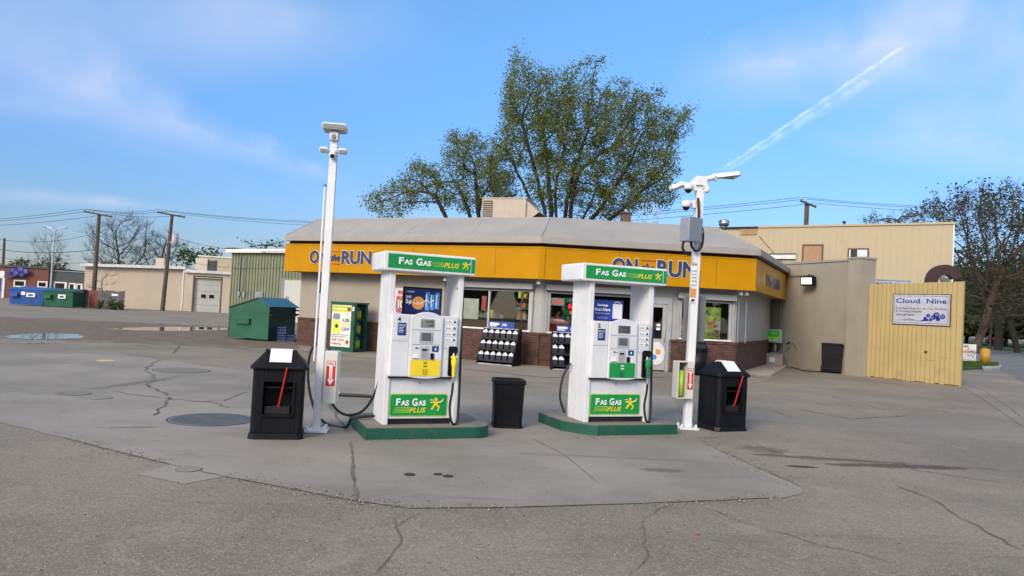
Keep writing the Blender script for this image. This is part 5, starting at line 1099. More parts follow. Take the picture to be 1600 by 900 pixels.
# ---------------------------------------------------------------- squeegee stations
def station(p, rz, lab, side=0):
    t = thing('squeegee_station', lab, 'bin', (p.x, p.y, 0), rz); w_ = .33; d_ = .27
    def octo(w, d, c): return [(-w + c, -d), (w - c, -d), (w, -d + c), (w, d - c), (w - c, d), (-w + c, d), (-w, d - c), (-w, -d + c)]
    w_ = .32; b = MB(); b.prism(octo(w_, d_, .05), 0, .075, 'black_plastic', top=octo(w_ - .01, d_ - .01, .07)); b.obj('foot', t, bevel=.01)
    # body with an open niche in the front: shell pieces around it
    W2, D2 = .295, .25; zt = .83; nx = .165; nz0, nz1 = .30, .68
    b = MB()
    for a in (-1, 1):
        s = [(a * nx, -D2), (a * (W2 - .035), -D2), (a * W2, -D2 + .035), (a * W2, D2 - .035), (a * (W2 - .035), D2), (a * nx, D2)]
        if a < 0: s = s[::-1]
        tp_ = [(x, y) for x, y in s]; b.prism(s, .076, zt, 'black_plastic', top=tp_)
    b.box(-nx, nx, -D2, D2, .076, nz0, 'black_plastic'); b.prism([(-nx, -D2), (nx, -D2), (nx, D2), (-nx, D2)], nz1, zt, 'black_plastic'); b.box(-nx, nx, -.03, D2, nz0, nz1, 'black_plastic')
    bo = b.obj('body', t, bevel=.008)
    b = MB(); b.box(-nx - .02, nx + .02, -D2 - .022, -D2 - .004, nz0 - .03, nz0 - .0, 'black_plastic'); b.box(-nx - .03, -nx, -D2 - .022, -D2 - .012, nz0, nz1 + .02, 'black_plastic'); b.box(nx, nx + .03, -D2 - .022, -D2 - .012, nz0, nz1 + .02, 'black_plastic'); b.box(-nx, nx, -D2 + .02, -.031, .605, .625, 'black_plastic'); b.box(-nx + .02, nx - .02, -D2 + .03, -.05, nz0 + .0, nz0 + .09, 'black_metal'); b.obj('niche_trim', t, bevel=.003)
    r1 = octo(.330, .285, .05); b = MB(); b.prism(r1, zt + .001, zt + .045, 'black_plastic'); b.obj('rim', t, bevel=.012)
    base = octo(.320, .275, .05); topp = [(-.17, -.06), (.17, -.06), (.17, -.055), (.17, .055), (.17, .06), (-.17, .06), (-.17, .055), (-.17, -.055)]
    b = MB(); b.prism(base, zt + .046, zt + .215, 'black_plastic', top=topp)
    # ridged cheeks each side of the towel slope
    for a in (-1, 1): b.add([(a * .145, -.262, zt + .06), (a * .185, -.262, zt + .06), (a * .185, -.05, zt + .235), (a * .145, -.05, zt + .235), (a * .145, -.0, zt + .10), (a * .185, -.0, zt + .10)], [(0, 1, 2, 3), (0, 3, 4), (1, 5, 2), (3, 2, 5, 4), (0, 4, 5, 1)], 'black_plastic')
    ho = b.obj('hood', t, bevel=.010)
    b = MB(); th = .0; b.add([(-.12, -.235, zt + .085), (.13, -.235, zt + .085), (.13, -.075, zt + .222), (-.12, -.075, zt + .222), (-.12, .02, zt + .226), (.13, .02, zt + .226)], [(0, 1, 2, 3), (3, 2, 5, 4)], 'paper')
    to = b.obj('paper_towel', t); sm_ = to.modifiers.new('thick', 'SOLIDIFY'); sm_.thickness = .008; sm_.offset = 1
    x0 = side
    b = MB(); b.tube([(x0 - .055, -.20, nz0 + .04), (x0 + .03, -D2 - .045, zt + .03)], .0125, 'red_handle', 8); b.tube([(x0 - .055, -.20, nz0 + .04), (x0 - .052, -.206, nz0 + .10)], .016, 'red_handle', 8)
    tag(b.obj('squeegee', loc=(p.x, p.y, 0), rz=rz), 'red handled squeegee leaning in the ' + ('left' if p.x < 0 else 'right') + ' black windscreen cleaning bin', 'squeegee')
    return t
p = G(427, 688); station(Vector((p.x - .05, p.y + .28, 0)), .24, 'black windscreen cleaning bin with white paper towel left of the left pole', .06)
p = G(1133, 675); s2 = station(Vector((p.x + .03, p.y + .32, 0)), .44, 'black windscreen cleaning bin with paper towel right of the right pole', .10)
# low bin between the pumps
p = G(791, 670); t = thing('litter_bin', 'low open black litter bin standing between the two fuel pumps', 'bin', (p.x, p.y + .22, 0))
def oc_(w, c): return [(-w + c, -w), (w - c, -w), (w, -w + c), (w, w - c), (w - c, w), (-w + c, w), (-w, w - c), (-w, -w + c)]
t.rotation_euler = (0, 0, .12)
b = MB(); b.prism(oc_(.215, .05), 0, .04, 'black_plastic'); b.prism(oc_(.200, .05), .041, .615, 'black_plastic', top=oc_(.216, .05)); b.obj('body', t, bevel=.008)
b = MB(); vs = []
for w_, z in ((.216, .616), (.232, .625), (.232, .675), (.222, .688), (.185, .686), (.160, .650), (.150, .56)): vs += [(x, y, z) for x, y in oc_(w_, .055)]
b.add(vs, [(j_ * 8 + k, j_ * 8 + (k + 1) % 8, (j_ + 1) * 8 + (k + 1) % 8, (j_ + 1) * 8 + k) for j_ in range(6) for k in range(8)] + [tuple(48 + k for k in range(8))], 'black_plastic'); b.obj('rim', t, bevel=.004)
# ---------------------------------------------------------------- propane cabinet
p = G(551, 551); q = G(514, 545.5); FPc = Frame((q.x, q.y), (p.x, p.y))
cw = .98; dpt = .75; hh = 1.62
t = thing('propane_cabinet', 'green propane exchange cabinet with a yellow and white poster against the store wall', 'cabinet', (p.x, p.y, 0), F1.a + .03)
b = MB(); b.box(-cw, 0, .0, .03, 0.04, hh, 'cabinet_green'); b.box(-cw, -cw + .03, .031, dpt, .04, hh, 'cabinet_green'); b.box(-cw, 0, dpt - .03, dpt, .04, hh - .001, 'cabinet_green'); b.box(-cw + .031, 0, .031, dpt - .031, .04, .08, 'cabinet_green')
b.box(-cw - .02, .03, -.02, dpt + .02, hh + .001, hh + .05, 'cabinet_green'); b.box(-.06, 0.0, .031, .12, .081, hh - .001, 'cabinet_green'); b.box(-.06, 0, dpt - .10, dpt - .031, .081, hh - .001, 'cabinet_green')
b.box(-cw, 0, -.004, -.0, .0, .0395, 'dark_grey'); b.obj('case', t)
for k in range(3):
    b = MB(); b.box(-cw + .031, -.061, .031, dpt - .031, .081 + k * .5 if k else .0815, .10 + k * .5, 'cabinet_green'); b.obj('shelf', t)
b = MB()
for k in range(5): b.tube([(-.005, .16 + k * .11, .09), (-.005, .16 + k * .11, hh - .01)], .006, 'cabinet_green', 5)
for z in (.55, 1.05, 1.5): b.tube([(-.003, .12, z), (-.003, dpt - .1, z)], .006, 'cabinet_green', 5)
b.obj('mesh_door', t)
b = MB(); b.box(-cw + .06, -.14, -.008, -.001, .16, 1.56, 'poster_white'); po = b.obj('poster', t); y = -.009
b = MB(); b.box(-cw + .07, -.15, y - .002, y, 1.44, 1.54, 'poster_yellow'); b.box(-cw + .07, -.24, y - .002, y, 1.33, 1.41, 'poster_yellow'); b.text('Cylinder Exchange', -cw + .09, -.28, 1.46, 1.52, y - .002, 'letter_black', .01, 0, .001); b.text('Refill Exchange', -cw + .09, -.30, 1.35, 1.39, y - .002, 'letter_black', .01, 0, .001)
b.disc((-.23, 1.43), .07, y - .005, y - .0025, 'letter_black', 20); b.disc((-.23, 1.43), .045, y - .007, y - .0052, 'sticker_red', 20)
b.rrect(-cw + .10, -.55, .62, 1.02, .04, y - .003, y, 'poster_yellow'); b.disc((-.70, .85), .07, y - .005, y - .0031, 'letter_navy', 16); b.rrect(-cw + .12, -.58, 1.08, 1.27, .05, y - .003, y, 'mid_grey')
b.text('4 20lb', -.48, -.20, 1.00, 1.12, y, 'letter_black', .02, 0, .001); b.text('6 24.99', -.48, -.20, .70, .82, y, 'letter_black', .02, 0, .001); b.box(-.5, -.2, y - .001, y, .90, .93, 'poster_yellow'); b.box(-cw + .1, -.2, y - .001, y, .55, .57, 'mid_grey'); b.box(-cw + .1, -.25, y - .001, y, .49, .51, 'mid_grey')
b.text('Get Yours', -cw + .10, -.36, .36, .44, y, 'sticker_red', .03, 0, .001); b.text('Here', -cw + .10, -.50, .22, .31, y, 'sticker_red', .03, 0, .001); b.disc((-.25, .33), .07, y - .003, y, 'sticker_red', 8); b.obj('print', po)
b = MB(); b.box(-.10, -.03, -.012, -.001, 1.38, 1.52, 'paper'); b.box(-.09, -.02, -.03, -.001, .80, .88, 'dark_grey'); b.obj('latch', t)
# gas cylinders in the cabinet, seen through the mesh side
cm_ = Matrix.Translation((p.x, p.y, 0)) @ Matrix.Rotation(F1.a + .03, 4, 'Z')
first = None
for k in range(3):
    for j in range(2):
        c = cm_ @ Vector((-.24, .22 + j * .29, .101 + k * .5))
        lab = 'yellow labelled gas cylinder in the green cabinet, %s shelf, %s' % (('bottom', 'middle', 'top')[k], ('nearer the poster', 'nearer the store wall')[j])
        if first is None:
            first = thing('gas_cylinder', lab, 'gas cylinder', c, F1.a, 'gas cylinders in the green cabinet'); b = MB(); b.cyl((0, 0), .125, 0, .27, 'cyl_label', 16); b.ball((0, 0, .27), .125, 'cyl_body', 1, 1, .5); bo = b.obj('tank', first); b = MB(); b.cyl((0, 0), .07, .33, .40, 'cyl_body', 12); co = b.obj('collar', first); CH[first.name] = [bo, co]
        else: copyt(first, c, lab) 
# ---------------------------------------------------------------- washer fluid racks
def rack(p, rz, w_, lab):
    t = thing('display_rack', lab, 'rack', (p.x, p.y, 0), rz); dp = .62; h = 1.12
    for sx in (0, w_ - .03):
        b = MB(); T = Matrix.Translation((sx, 0, 0)); b.add([(x + sx, y, z) for x in (0, .03) for (y, z) in ((0, 0), (dp, 0), (dp, h), (.42, h), (.02, .22), (0, .18))],
              [(0, 5, 4, 3, 2, 1), (6, 7, 8, 9, 10, 11), (0, 1, 7, 6), (1, 2, 8, 7), (2, 3, 9, 8), (3, 4, 10, 9), (4, 5, 11, 10), (5, 0, 6, 11)], 'black_plastic'); b.obj('side_panel', t)
    for k, (y, z) in enumerate(((.03, .14), (.15, .47), (.28, .80))):
        b = MB(); b.box(.031, w_ - .031, y, dp - .02, z - .02, z, 'black_metal'); b.box(.031, w_ - .031, y - .015, y - .001, z - .03, z + .03, 'black_metal'); b.obj('shelf', t)
    b = MB(); b.box(.031, w_ - .031, dp - .02, dp, .0, h, 'black_plastic'); b.obj('back', t); b = MB(); b.box(.031, w_ - .031, .40, .46, h - .03, h, 'galvanised'); b.box(.031, w_ - .031, .0, .02, .0, .05, 'galvanised'); b.obj('trim', t)
    b = MB(); b.box(w_ * .12, w_ * .82, .48, .50, h, h + .20, 'header_blue'); b.box(w_ * .14, w_ * .40, .476, .4795, h + .09, h + .15, 'letter_white'); b.box(w_ * .14, w_ * .34, .476, .4795, h + .04, h + .065, 'letter_white'); b.text('2 FOR', w_ * .48, w_ * .62, h + .06, h + .14, .479, 'letter_white', .03); b.obj('header', t)
    return Matrix.Translation((p.x, p.y, 0)) @ Matrix.Rotation(rz, 4, 'Z')
jug = None
def jugs(Mx, w_, rz, nn, lab, grp, skip=()):
    global jug
    for k, (y, z) in enumerate(((.05, .141), (.17, .471), (.30, .801))):
        for i in range(nn):
            if (k, i) in skip: continue
            c = Mx @ Vector((.10 + i * (w_ - .20) / (nn - 1), y + .07, z))
            l2 = lab % ('bottom', 'middle', 'top')[k]
            if jug is None:
                jug = thing('fluid_jug', l2, 'jug', c, rz, grp); b = MB(); b.prism([(-.075, -.06), (.075, -.06), (.075, .06), (-.075, .06)], .0, .165, 'jug_label'); b.obj('label', jug).modifiers.clear
                lbl = [o for o in COL.objects if o.parent == jug][0]
                b = MB(); b.prism([(-.074, -.059), (.074, -.059), (.074, .059), (-.074, .059)], .166, .19, 'jug_white'); b.prism([(-.074, -.059), (.074, -.059), (.074, .059), (-.074, .059)], .19, .245, 'jug_white', top=[(-.02, -.02), (.03, -.02), (.03, .02), (-.02, .02)]); b.cyl((.005, 0), .022, .246, .27, 'jug_white', 8); b.tube([(-.06, 0, .19), (-.065, 0, .235), (-.02, 0, .245)], .010, 'jug_white', 6); bo = b.obj('bottle', jug)
                CH[jug.name] = [lbl, bo]
            else:
                c_ = copyt(jug, c, l2, rz); c_['group'] = grp
a = G(744, 568.5); b_ = G(800, 575); Mx = rack(Vector((a.x, a.y, 0)), F1.a + .03, 1.20, 'black display rack of washer fluid jugs under the left store window'); jugs(Mx, 1.20, F1.a + .03, 6, 'black labelled fluid jug, %s shelf of the rack under the left store window', 'fluid jugs on the left rack')
a = G(864, 578.5); Mx = rack(Vector((a.x - .05, a.y, 0)), F2.a - .03, 1.15, 'black display rack of washer fluid jugs below the open sign'); jugs(Mx, 1.15, F2.a, 6, 'black labelled fluid jug, %s shelf of the rack below the open sign', 'fluid jugs on the right rack', {(0, 2), (1, 2)})
# ---------------------------------------------------------------- dumpster and crates beside the store
p0 = G(352, 531.0); p1 = G(418, 533.5); q0 = Vector((p1.x, p1.y)); Ad = -.24; Ld = 1.72; dd_ = 2.0
p0 = Vector((q0.x - Ld * math.cos(Ad), q0.y - Ld * math.sin(Ad), 0))
t = thing('dumpster', 'large green dumpster with a teal lid in front of the green metal building', 'dumpster', (p0.x, p0.y, 0), Ad)
prof = [(0, .09), (Ld, .05), (Ld, 1.32), (Ld * .72, 1.64), (0.0, 1.22)]
b = MB(); b.plate(prof, 0, .04, 'dumpster_green'); b.plate([(.02, .10), (Ld - .02, .07), (Ld - .02, 1.31), (Ld * .72, 1.62), (.02, 1.21)], .041, dd_, 'dumpster_shade_and_lid'); b.box(-.015, .0, -.015, .03, .09, 1.24, 'dumpster_green'); b.obj('body', t, bevel=.006)  # end plate in full green, remaining body darker: side shade put into the colour
b = MB(); b.add([(Ld * .72, -.04, 1.665), (Ld + .10, -.04, 1.34), (Ld + .10, dd_ + .04, 1.34), (Ld * .72, dd_ + .04, 1.665)], [(0, 1, 2, 3)], 'lid_teal'); lo = b.obj('lid', t); s_ = lo.modifiers.new('s', 'SOLIDIFY'); s_.thickness = .03
b = MB(); b.add([(-.06, -.04, 1.25), (Ld * .71, -.04, 1.675), (Ld * .71, dd_ + .04, 1.675), (-.06, dd_ + .04, 1.25)], [(0, 1, 2, 3)], 'dumpster_shade_and_lid'); lo = b.obj('lid', t); s_ = lo.modifiers.new('s', 'SOLIDIFY'); s_.thickness = .04
b = MB(); b.box(.33, .92, -.10, .0, .62, .66, 'dumpster_green'); b.box(.33, .92, -.10, .0, .80, .84, 'dumpster_green'); b.box(.33, .36, -.10, 0, .66, .80, 'dumpster_green'); b.box(.36, .92, -.09, -.07, .66, .80, 'dumpster_green'); b.obj('lift_pocket', t)
b = MB(); b.box(Ld - .02, Ld + .06, .06, dd_, .98, 1.04, 'dumpster_shade_and_lid'); b.obj('rib', t)
b = MB(); b.box(Ld - .03, Ld + .22, dd_ - .1, dd_ - .02, 1.02, 1.08, 'black_metal'); b.box(Ld - .03, Ld + .22, dd_ - .1, dd_ - .02, 1.18, 1.24, 'black_metal'); b.obj('hook', t)
for i, (u, v, nst) in enumerate(((424, 533, 2), (438, 534, 2), (450, 534.5, 1))):
    q = G(u, v)
    for k in range(nst):
        b = MB(); z = k * .30
        b.box(-.17, .17, -.17, .17, .0, .02, 'crate_blue'); 
        for (xa, xb, ya, yb) in ((-.17, .17, -.17, -.155), (-.17, .17, .155, .17), (-.17, -.155, -.155, .155), (.155, .17, -.155, .155)):
            for zz in (.021, .12, .22): b.box(xa, xb, ya, yb, zz, zz + .05, 'crate_blue')
        for xx in (-.17, -.06, .05, .15): b.box(xx, xx + .02, -.176, -.1705, .02, .27, 'crate_blue')
        pos_ = ('nearest the dumpster end', 'between the other two stacks', 'nearest the brick wall')[i]
        tag(b.obj('milk_crate', loc=(q.x, q.y + .3, z + .001), rz=.2 * i - .3), 'dark blue plastic crate %s, %s' % (pos_, ('on the ground', 'on top of another crate')[k]), 'crate', 'blue crates beside the green dumpster')
# loose gravel and grit gathered along edges of the paving and at the foot of walls
random.seed(77); b = MB()
edges_ = [((100, 684), (268, 727), .10, 160), ((350, 745), (560, 784), .10, 160), ((560, 786), (800, 796), .10, 140), ((1000, 788), (1240, 778), .08, 120), ((1112, 700), (1250, 760), .12, 200), ((1090, 684), (1115, 700), .15, 120), ((1345, 590), (1500, 607), .15, 180), ((1232, 576), (1330, 590), .12, 120), ((560, 690), (760, 683), .05, 80), ((885, 685), (1060, 685), .05, 80)]
for (a_, c_, w_, n_) in edges_:
    p_ = G(*a_); q_ = G(*c_)
    for _ in range(n_):
        f = random.random(); x = p_.x + (q_.x - p_.x) * f + random.gauss(0, w_); y = p_.y + (q_.y - p_.y) * f + random.gauss(0, w_); r = random.uniform(.004, .012); a = random.uniform(0, 6.3)
        vs = [(x + r * math.cos(a + k * 1.57) * random.uniform(.7, 1.2), y + r * math.sin(a + k * 1.57) * random.uniform(.7, 1.2), .009) for k in range(4)] + [(x, y, .009 + r * .9)]
        b.add(vs, [(0, 1, 4), (1, 2, 4), (2, 3, 4), (3, 0, 4)], random.choice(['concrete_light', 'grime', 'joint', 'lid_concrete']))
for _ in range(500):
    p_ = G(random.uniform(0, 1600), random.uniform(640, 899)); r = random.uniform(.003, .009); a = random.uniform(0, 6.3)
    b.add([(p_.x + r * math.cos(a + k * 1.57), p_.y + r * math.sin(a + k * 1.57), .0055) for k in range(4)] + [(p_.x, p_.y, .0055 + r)], [(0, 1, 4), (1, 2, 4), (2, 3, 4), (3, 0, 4)], random.choice(['concrete_light', 'grime', 'joint']))
o = b.obj('gravel'); o['kind'] = 'stuff'
# ---------------------------------------------------------------- manhole covers and spots
def cover(u, v, ru, m, lab, ring=True, grid=False):
    c = G(u, v); r = (G(u + ru, v) - G(u - ru, v)).length / 2
    t = thing('manhole_cover', lab, 'manhole cover', (c.x, c.y, .0045))
    if ring: b = MB(); b.cyl((0, 0), r, 0, .004, 'iron_ring', 40); b.obj('rim', t)
    b = MB(); b.cyl((0, 0), r * (.955 if ring else 1), .0, .0075, m, 40); co = b.obj('lid', t)
    if grid:
        b = MB(); k = -r * .9
        while k < r * .9:
            h = math.sqrt((r * .9) ** 2 - k * k); b.box(k, k + .008, -h, h, .0078, .010, 'joint'); b.box(-h, h, k, k + .008, .0101, .0112, 'joint'); k += r * .085
        b.obj('tread', t)
cover(330, 656, 70, 'iron_grid', 'large round grey steel cover left of the black bin', True, True)
cover(284, 579, 46, 'lid_asphalt', 'wide pale ringed tank cover in the far part of the concrete')
cover(114, 615.5, 29, 'lid_asphalt', 'small round dull cover, the left one of a touching pair', False)
cover(149, 621.5, 28, 'lid_concrete', 'small round pale cover, the right one of a touching pair', False)
cover(165, 564, 15, 'lid_yellow', 'small yellow painted tank cover', False)
cover(295, 734, 21, 'lid_concrete', 'small round cover in the concrete near the asphalt edge')
for i, (u, v, r, l_) in enumerate(((640, 742.5, 9, 'left and largest of three small black caps in the concrete'), (684, 742, 7, 'middle one of three small black caps in the concrete'), (700, 745, 8, 'right one of three small black caps in the concrete'))):
    c = G(u, v); rr = (G(u + r, v) - G(u - r, v)).length / 2; b = MB(); b.cyl((0, 0), rr, 0, .006, 'spot_black', 18); tag(b.obj('monitor_cap', loc=(c.x, c.y, .0045)), l_, 'cap', 'black caps in the concrete')
b = MB(); c = G(1086, 836); b.add([(0, 0, 0), (.025, -.01, .002), (.045, .018, .006), (.015, .025, .001)], [(0, 1, 2, 3)], 'red_handle'); tag(b.obj('leaf_litter', loc=(c.x, c.y, .004)), 'tiny red scrap lying on the asphalt in the foreground', 'scrap')
# ---------------------------------------------------------------- left background buildings
def P2(u, v, Y): return D(u, v, Y)
# red brick shop with cloud sign
YB = 88.0; FBk = Frame((-75, YB - 3), (D(76, 430, YB).x, YB)); zt = 3.9
t = thing('brick_shop', 'low red brick shop with a blue cloud sign across the far street', 'building', (*FBk.P(0), 0), FBk.a)
b = MB(); b.box(0, FBk.L, 0, 14, 0, zt - .2, 'brick_far'); b.obj('wall', t); b = MB(); b.box(-.1, FBk.L + .05, -.15, 14.2, zt - .2, zt, 'dark_roof'); b.obj('roof', t)
for (u0, v0, u1, v1, nm) in ((22, 437, 40, 449, 'window'), (59, 439, 74, 450, 'window')):
    x0, z1 = FBk.at(u0, v0); x1, z0 = FBk.at(u1, v1); b = MB(); b.box(x0, x1, -.06, -.002, z0, z1, 'white_trim'); wo = b.obj('window', t); b = MB(); b.box(x0 + .15, x1 - .18, -.075, -.061, z0 + .15, z1 - .15, 'dark_glass')
    b.obj('pane', wo)
b = MB(); x0, z1 = FBk.at(-6, 434); x1, z0 = FBk.at(4, 452); b.box(x0, x1, -.06, -.002, 0, z1, 'sticker_blue'); b.obj('door', t)
b = MB(); x0, z1 = FBk.at(4, 434); b.box(x0 + .05, x0 + .3, -.07, -.002, 0, z1, 'white_trim'); b.obj('door_frame', t)
x0, z0 = FBk.at(11, 434); x1, z1 = FBk.at(49, 420); cs = thing('cloud_sign', 'blue cloud shaped sign on the far red brick shop', 'sign', (*FBk.P(x0, .35), z0 + .1), FBk.a)
b = MB(); cloudmark(b, 0, 0, x1 - x0, z1 - z0 + .3, -.02, dep=.15); b.obj('panel', cs); b = MB(); b.box(.5, x1 - x0 - .3, -.02, .34, .5, .8, 'mid_grey'); b.obj('bracket', cs)
# dark grey shop
FDk = Frame((D(76, 430, YB).x + .03, YB + .6), (D(140, 440, YB + 1).x, YB + 1))
t = thing('dark_shop', 'low dark grey shop building beside the red brick shop', 'building', (*FDk.P(0), 0), FDk.a); b = MB(); b.box(0, FDk.L, 0, 12, 0, 3.5, 'dark_wall'); b.obj('wall', t); b = MB(); b.box(0.02, FDk.L + .1, -.1, 12, 3.51, 3.62, 'mid_grey'); b.obj('coping', t)
for (u0, v0, u1, v1) in ((85, 440, 104, 453), (108, 442, 118, 458), (120, 443, 129, 454)):
    x0, z1 = FDk.at(u0, v0); x1, z0 = FDk.at(u1, v1); b = MB(); b.box(x0, x1, -.05, -.002, max(.1, z0), z1, 'white_trim'); wo = b.obj('window' if v1 != 458 else 'door', t); b = MB(); b.box(x0 + .12, x1 - .25, -.06, -.051, max(.2, z0 + .15), z1 - .15, 'dark_glass'); b.obj('pane', wo)
# cream garage building
YG = 73.0; a = D(131, 450, 68.0); c = D(363, 460, 71.0); Fg = Frame((a.x, 68.0), (c.x, 71.0)); xs = Fg.at(288, 460)[0]
t = thing('garage_building', 'long low cream rendered garage building with a white overhead door', 'building', (*Fg.P(0), 0), Fg.a)
zl = Fg.at(140, 415)[1]; zm = Fg.at(287, 419)[1]; zr = Fg.at(362, 427)[1]
b = MB(); b.plate([(0, 0), (xs, 0), (xs, zm - .1), (0, zl - .1)], 0, 12, 'cream_wall'); b.obj('wall', t)
x0, z1 = Fg.at(305, 434); x1, _ = Fg.at(347, 434)
b = MB(); b.plate([(xs + .01, 0), (x0, 0), (x0, zm - .4), (xs + .01, zm - .4)], -.35, 12, 'cream_wall'); b.plate([(x1, 0), (Fg.L, 0), (Fg.L, zr - .2), (x1, zr - .1)], -.35, 12, 'cream_wall'); b.plate([(x0 + .01, z1), (x1 - .01, z1), (x1 - .01, zr - .1), (x0 + .01, zm - .41)], -.35, 12, 'cream_wall'); b.obj('annex_wall', t)
b = MB(); b.plate([(-.3, zl - .1), (xs, zm - .1), (xs, zm + .16), (-.3, zl + .16)], -.45, 12.2, 'white_trim'); b.plate([(xs + .01, zm - .4), (Fg.L + .1, zr - .15), (Fg.L + .1, zr + .1), (xs + .01, zm - .1)], -.6, 12.2, 'white_trim'); b.obj('roof_edge', t)
b = MB(); b.box(x0 + .02, x1 - .02, -.1, -.02, 0, z1 - .02, 'door_white')
for k in range(1, 5): b.box(x0 + .02, x1 - .02, -.105, -.101, z1 * k / 5, z1 * k / 5 + .03, 'mid_grey')
do = b.obj('garage_door', t)
for s_ in (.36, .66): xm = x0 + (x1 - x0) * s_; b = MB(); b.box(xm - .22, xm + .22, -.12, -.106, z1 * .42, z1 * .52, 'dark_glass'); b.obj('pane', do)
b = MB(); b.box(x0 - .1, x0 + .015, -.38, -.351, 0, z1 + .1, 'trim_brown'); b.box(x0 - .1, x1 + .1, -.38, -.351, z1 + .101, z1 + .2, 'trim_brown'); b.box(x1 - .01, x1 + .1, -.38, -.351, 0, z1 + .1, 'trim_brown'); b.obj('door_frame', t)
b = MB(); b.tube([(xs - .12, -.2, zm - .2), (xs - .12, -.2, .1)], .09, 'white_trim', 8); b.obj('downpipe', t)
for (u0, v0, u1, v1, lab) in ((244, 403, 265, 416, 'small tan rooftop unit on the cream garage left of the wide one'), (306, 403, 336, 418, 'wide tan rooftop unit at the right end of the garage roof')):
    x0, z1 = Fg.at(u0, v0, -5); x1, z0 = Fg.at(u1, v1, -5); rt_ = thing('rooftop_unit', lab, 'air unit', (*Fg.P(x0, -5), zm - .1), Fg.a); z1 -= zm - .1; ww = x1 - x0; b = MB(); b.box(0, ww * .6, 0, 1.4, 0, z1, 'cream_wall'); b.obj('casing', rt_); b = MB(); b.box(ww * .6 + .01, ww, .1, 1.3, 0, z1 * .85, 'dark_grey' if ww > 1.8 else 'galvanised'); b.box(ww * .6 + .01, ww, .08, 1.32, z1 * .85 + .01, z1 * .95, 'mid_grey'); b.obj('fan_section', rt_)
x0, z1 = Fg.at(311, 400.5, -9); x1, _ = Fg.at(364, 400.5, -9); b = MB(); b.box(0, x1 - x0, 0, 4, 0, z1 - zm, 'cream_siding'); b.box(-.1, x1 - x0 + .1, -.1, 4.1, z1 - zm + .001, z1 - zm + .12, 'white_trim'); tag(b.obj('roof_room', loc=(*Fg.P(x0, -9), zm), rz=Fg.a), 'pale boxed roof room behind the rooftop units of the garage', 'roof room')
# green metal building
YM = 58.0; a = D(361, 420, YM); c = D(520, 430, YM - 6); Fm = Frame((a.x, YM), (c.x, YM - 6)); zt = Fm.at(400, 390.5)[1]
t = thing('metal_building', 'pale green corrugated metal building with white roof edge behind the green dumpster', 'building', (*Fm.P(0), 0), Fm.a)
b = MB(); b.box(0, Fm.L, 0, 14, 0, zt - .25, 'green_siding'); k = .15
while k < Fm.L: b.box(k, k + .05, -.05, -.0, 0, zt - .26, 'green_siding'); b.box(k + .051, k + .10, -.012, -.0, 0, zt - .26, 'green_rib'); k += .34
b.obj('wall', t); b = MB(); b.box(-.35, Fm.L + .1, -.35, 14.1, zt - .24, zt + .05, 'white_trim'); b.box(-.4, .8, -.37, 14.0, zt + .051, zt + .14, 'dark_gap'); b.obj('roof_edge', t)
x0, z1 = Fm.at(442, 437); x1, _ = Fm.at(467, 437); b = MB(); b.box(x0 + .3, x1 + .8, -.09, -.051, 0, z1, 'door_white'); do = b.obj('roller_door', t); b = MB()
for k in range(1, 6): b.box(x0 + .3, x1 + .8, -.094, -.091, z1 * k / 6, z1 * k / 6 + .025, 'pale_grey')
xx, zz = Fm.at(450, 466); b.box(xx - .2, xx + .2, -.12, -.0945, zz - .12, zz + .12, 'mid_grey'); b.obj('door_seams', do)
b = MB(); b.box(x0, x0 + .29, -.11, -.051, 0, z1 + .1, 'mid_grey'); b.box(x0 + .291, x1 + .9, -.11, -.051, z1 + .001, z1 + .12, 'green_siding'); b.obj('door_frame', t)
for (u, v1, v0) in ((378, 400, 462), (385, 402, 462)): x0, z1 = Fm.at(u, v1); _, z0 = Fm.at(u, v0); b = MB(); b.tube([(x0, -.1, z0), (x0, -.1, z1)], .03, 'mid_grey', 6); b.obj('conduit', t)
for (u, v) in ((375, 459), (383, 460)): x0, z0 = Fm.at(u, v); b = MB(); b.box(x0 - .12, x0 + .12, -.16, -.052, z0 - .18, z0 + .18, 'galvanised'); b.obj('meter_box', t)
x0, z1 = Fm.at(401, 456); x1, z0 = Fm.at(412, 466); b = MB(); b.box(x0, x1, -.12, -.051, z0 - .4, z1, 'galvanised'); b.box(x0 + .06, x1 - .06, -.13, -.121, z0 - .3, z1 - .08, 'mid_grey'); b.obj('vent', t)
# ---------------------------------------------------------------- dumpsters far left
def far_dump(u0, v0, u1, v1, Y, m, md, lab, tilt):
    p = G(u0, v0); q = G(u1, v1); Y = (p.y + q.y) / 2; Y = 60.5; x0 = D(u0, v0, Y).x; x1 = D(u1, v1, Y).x; L = x1 - x0
    t = thing('dumpster', lab, 'dumpster', (x0, Y, 0), tilt)
    b = MB(); b.prism([(0, 0), (L, 0), (L, 1.6), (0, 1.6)], .08, 1.30, m, top=[(-.05, -.15), (L + .05, -.15), (L + .05, 1.7), (-.05, 1.7)]); b.obj('body', t)
    b = MB(); b.add([(-.08, -.18, 1.32), (L + .08, -.18, 1.32), (L + .08, 1.75, 1.55), (-.08, 1.75, 1.55)], [(0, 1, 2, 3)], md); lo = b.obj('lid', t); s_ = lo.modifiers.new('s', 'SOLIDIFY'); s_.thickness = .06
    b = MB(); b.box(.15, .75, -.32, -.06, .70, 1.0, m); b.obj('lift_pocket', t)
    b = MB(); b.box(L * .52, L * .78, -.165, -.12, .72, 1.05, 'paper'); b.box(L * .58, L * .72, -.175, -.166, .8, .95, 'dark_grey')
    if m == 'dumpster_blue': b.box(L * .36, L * .48, -.165, -.12, .85, 1.12, 'paper')
    b.obj('label_sheet', t)
far_dump(15, 478, 66, 479, 60, 'dumpster_blue', 'dumpster_blue', 'blue dumpster with white labels at the far left of the lot', .02)
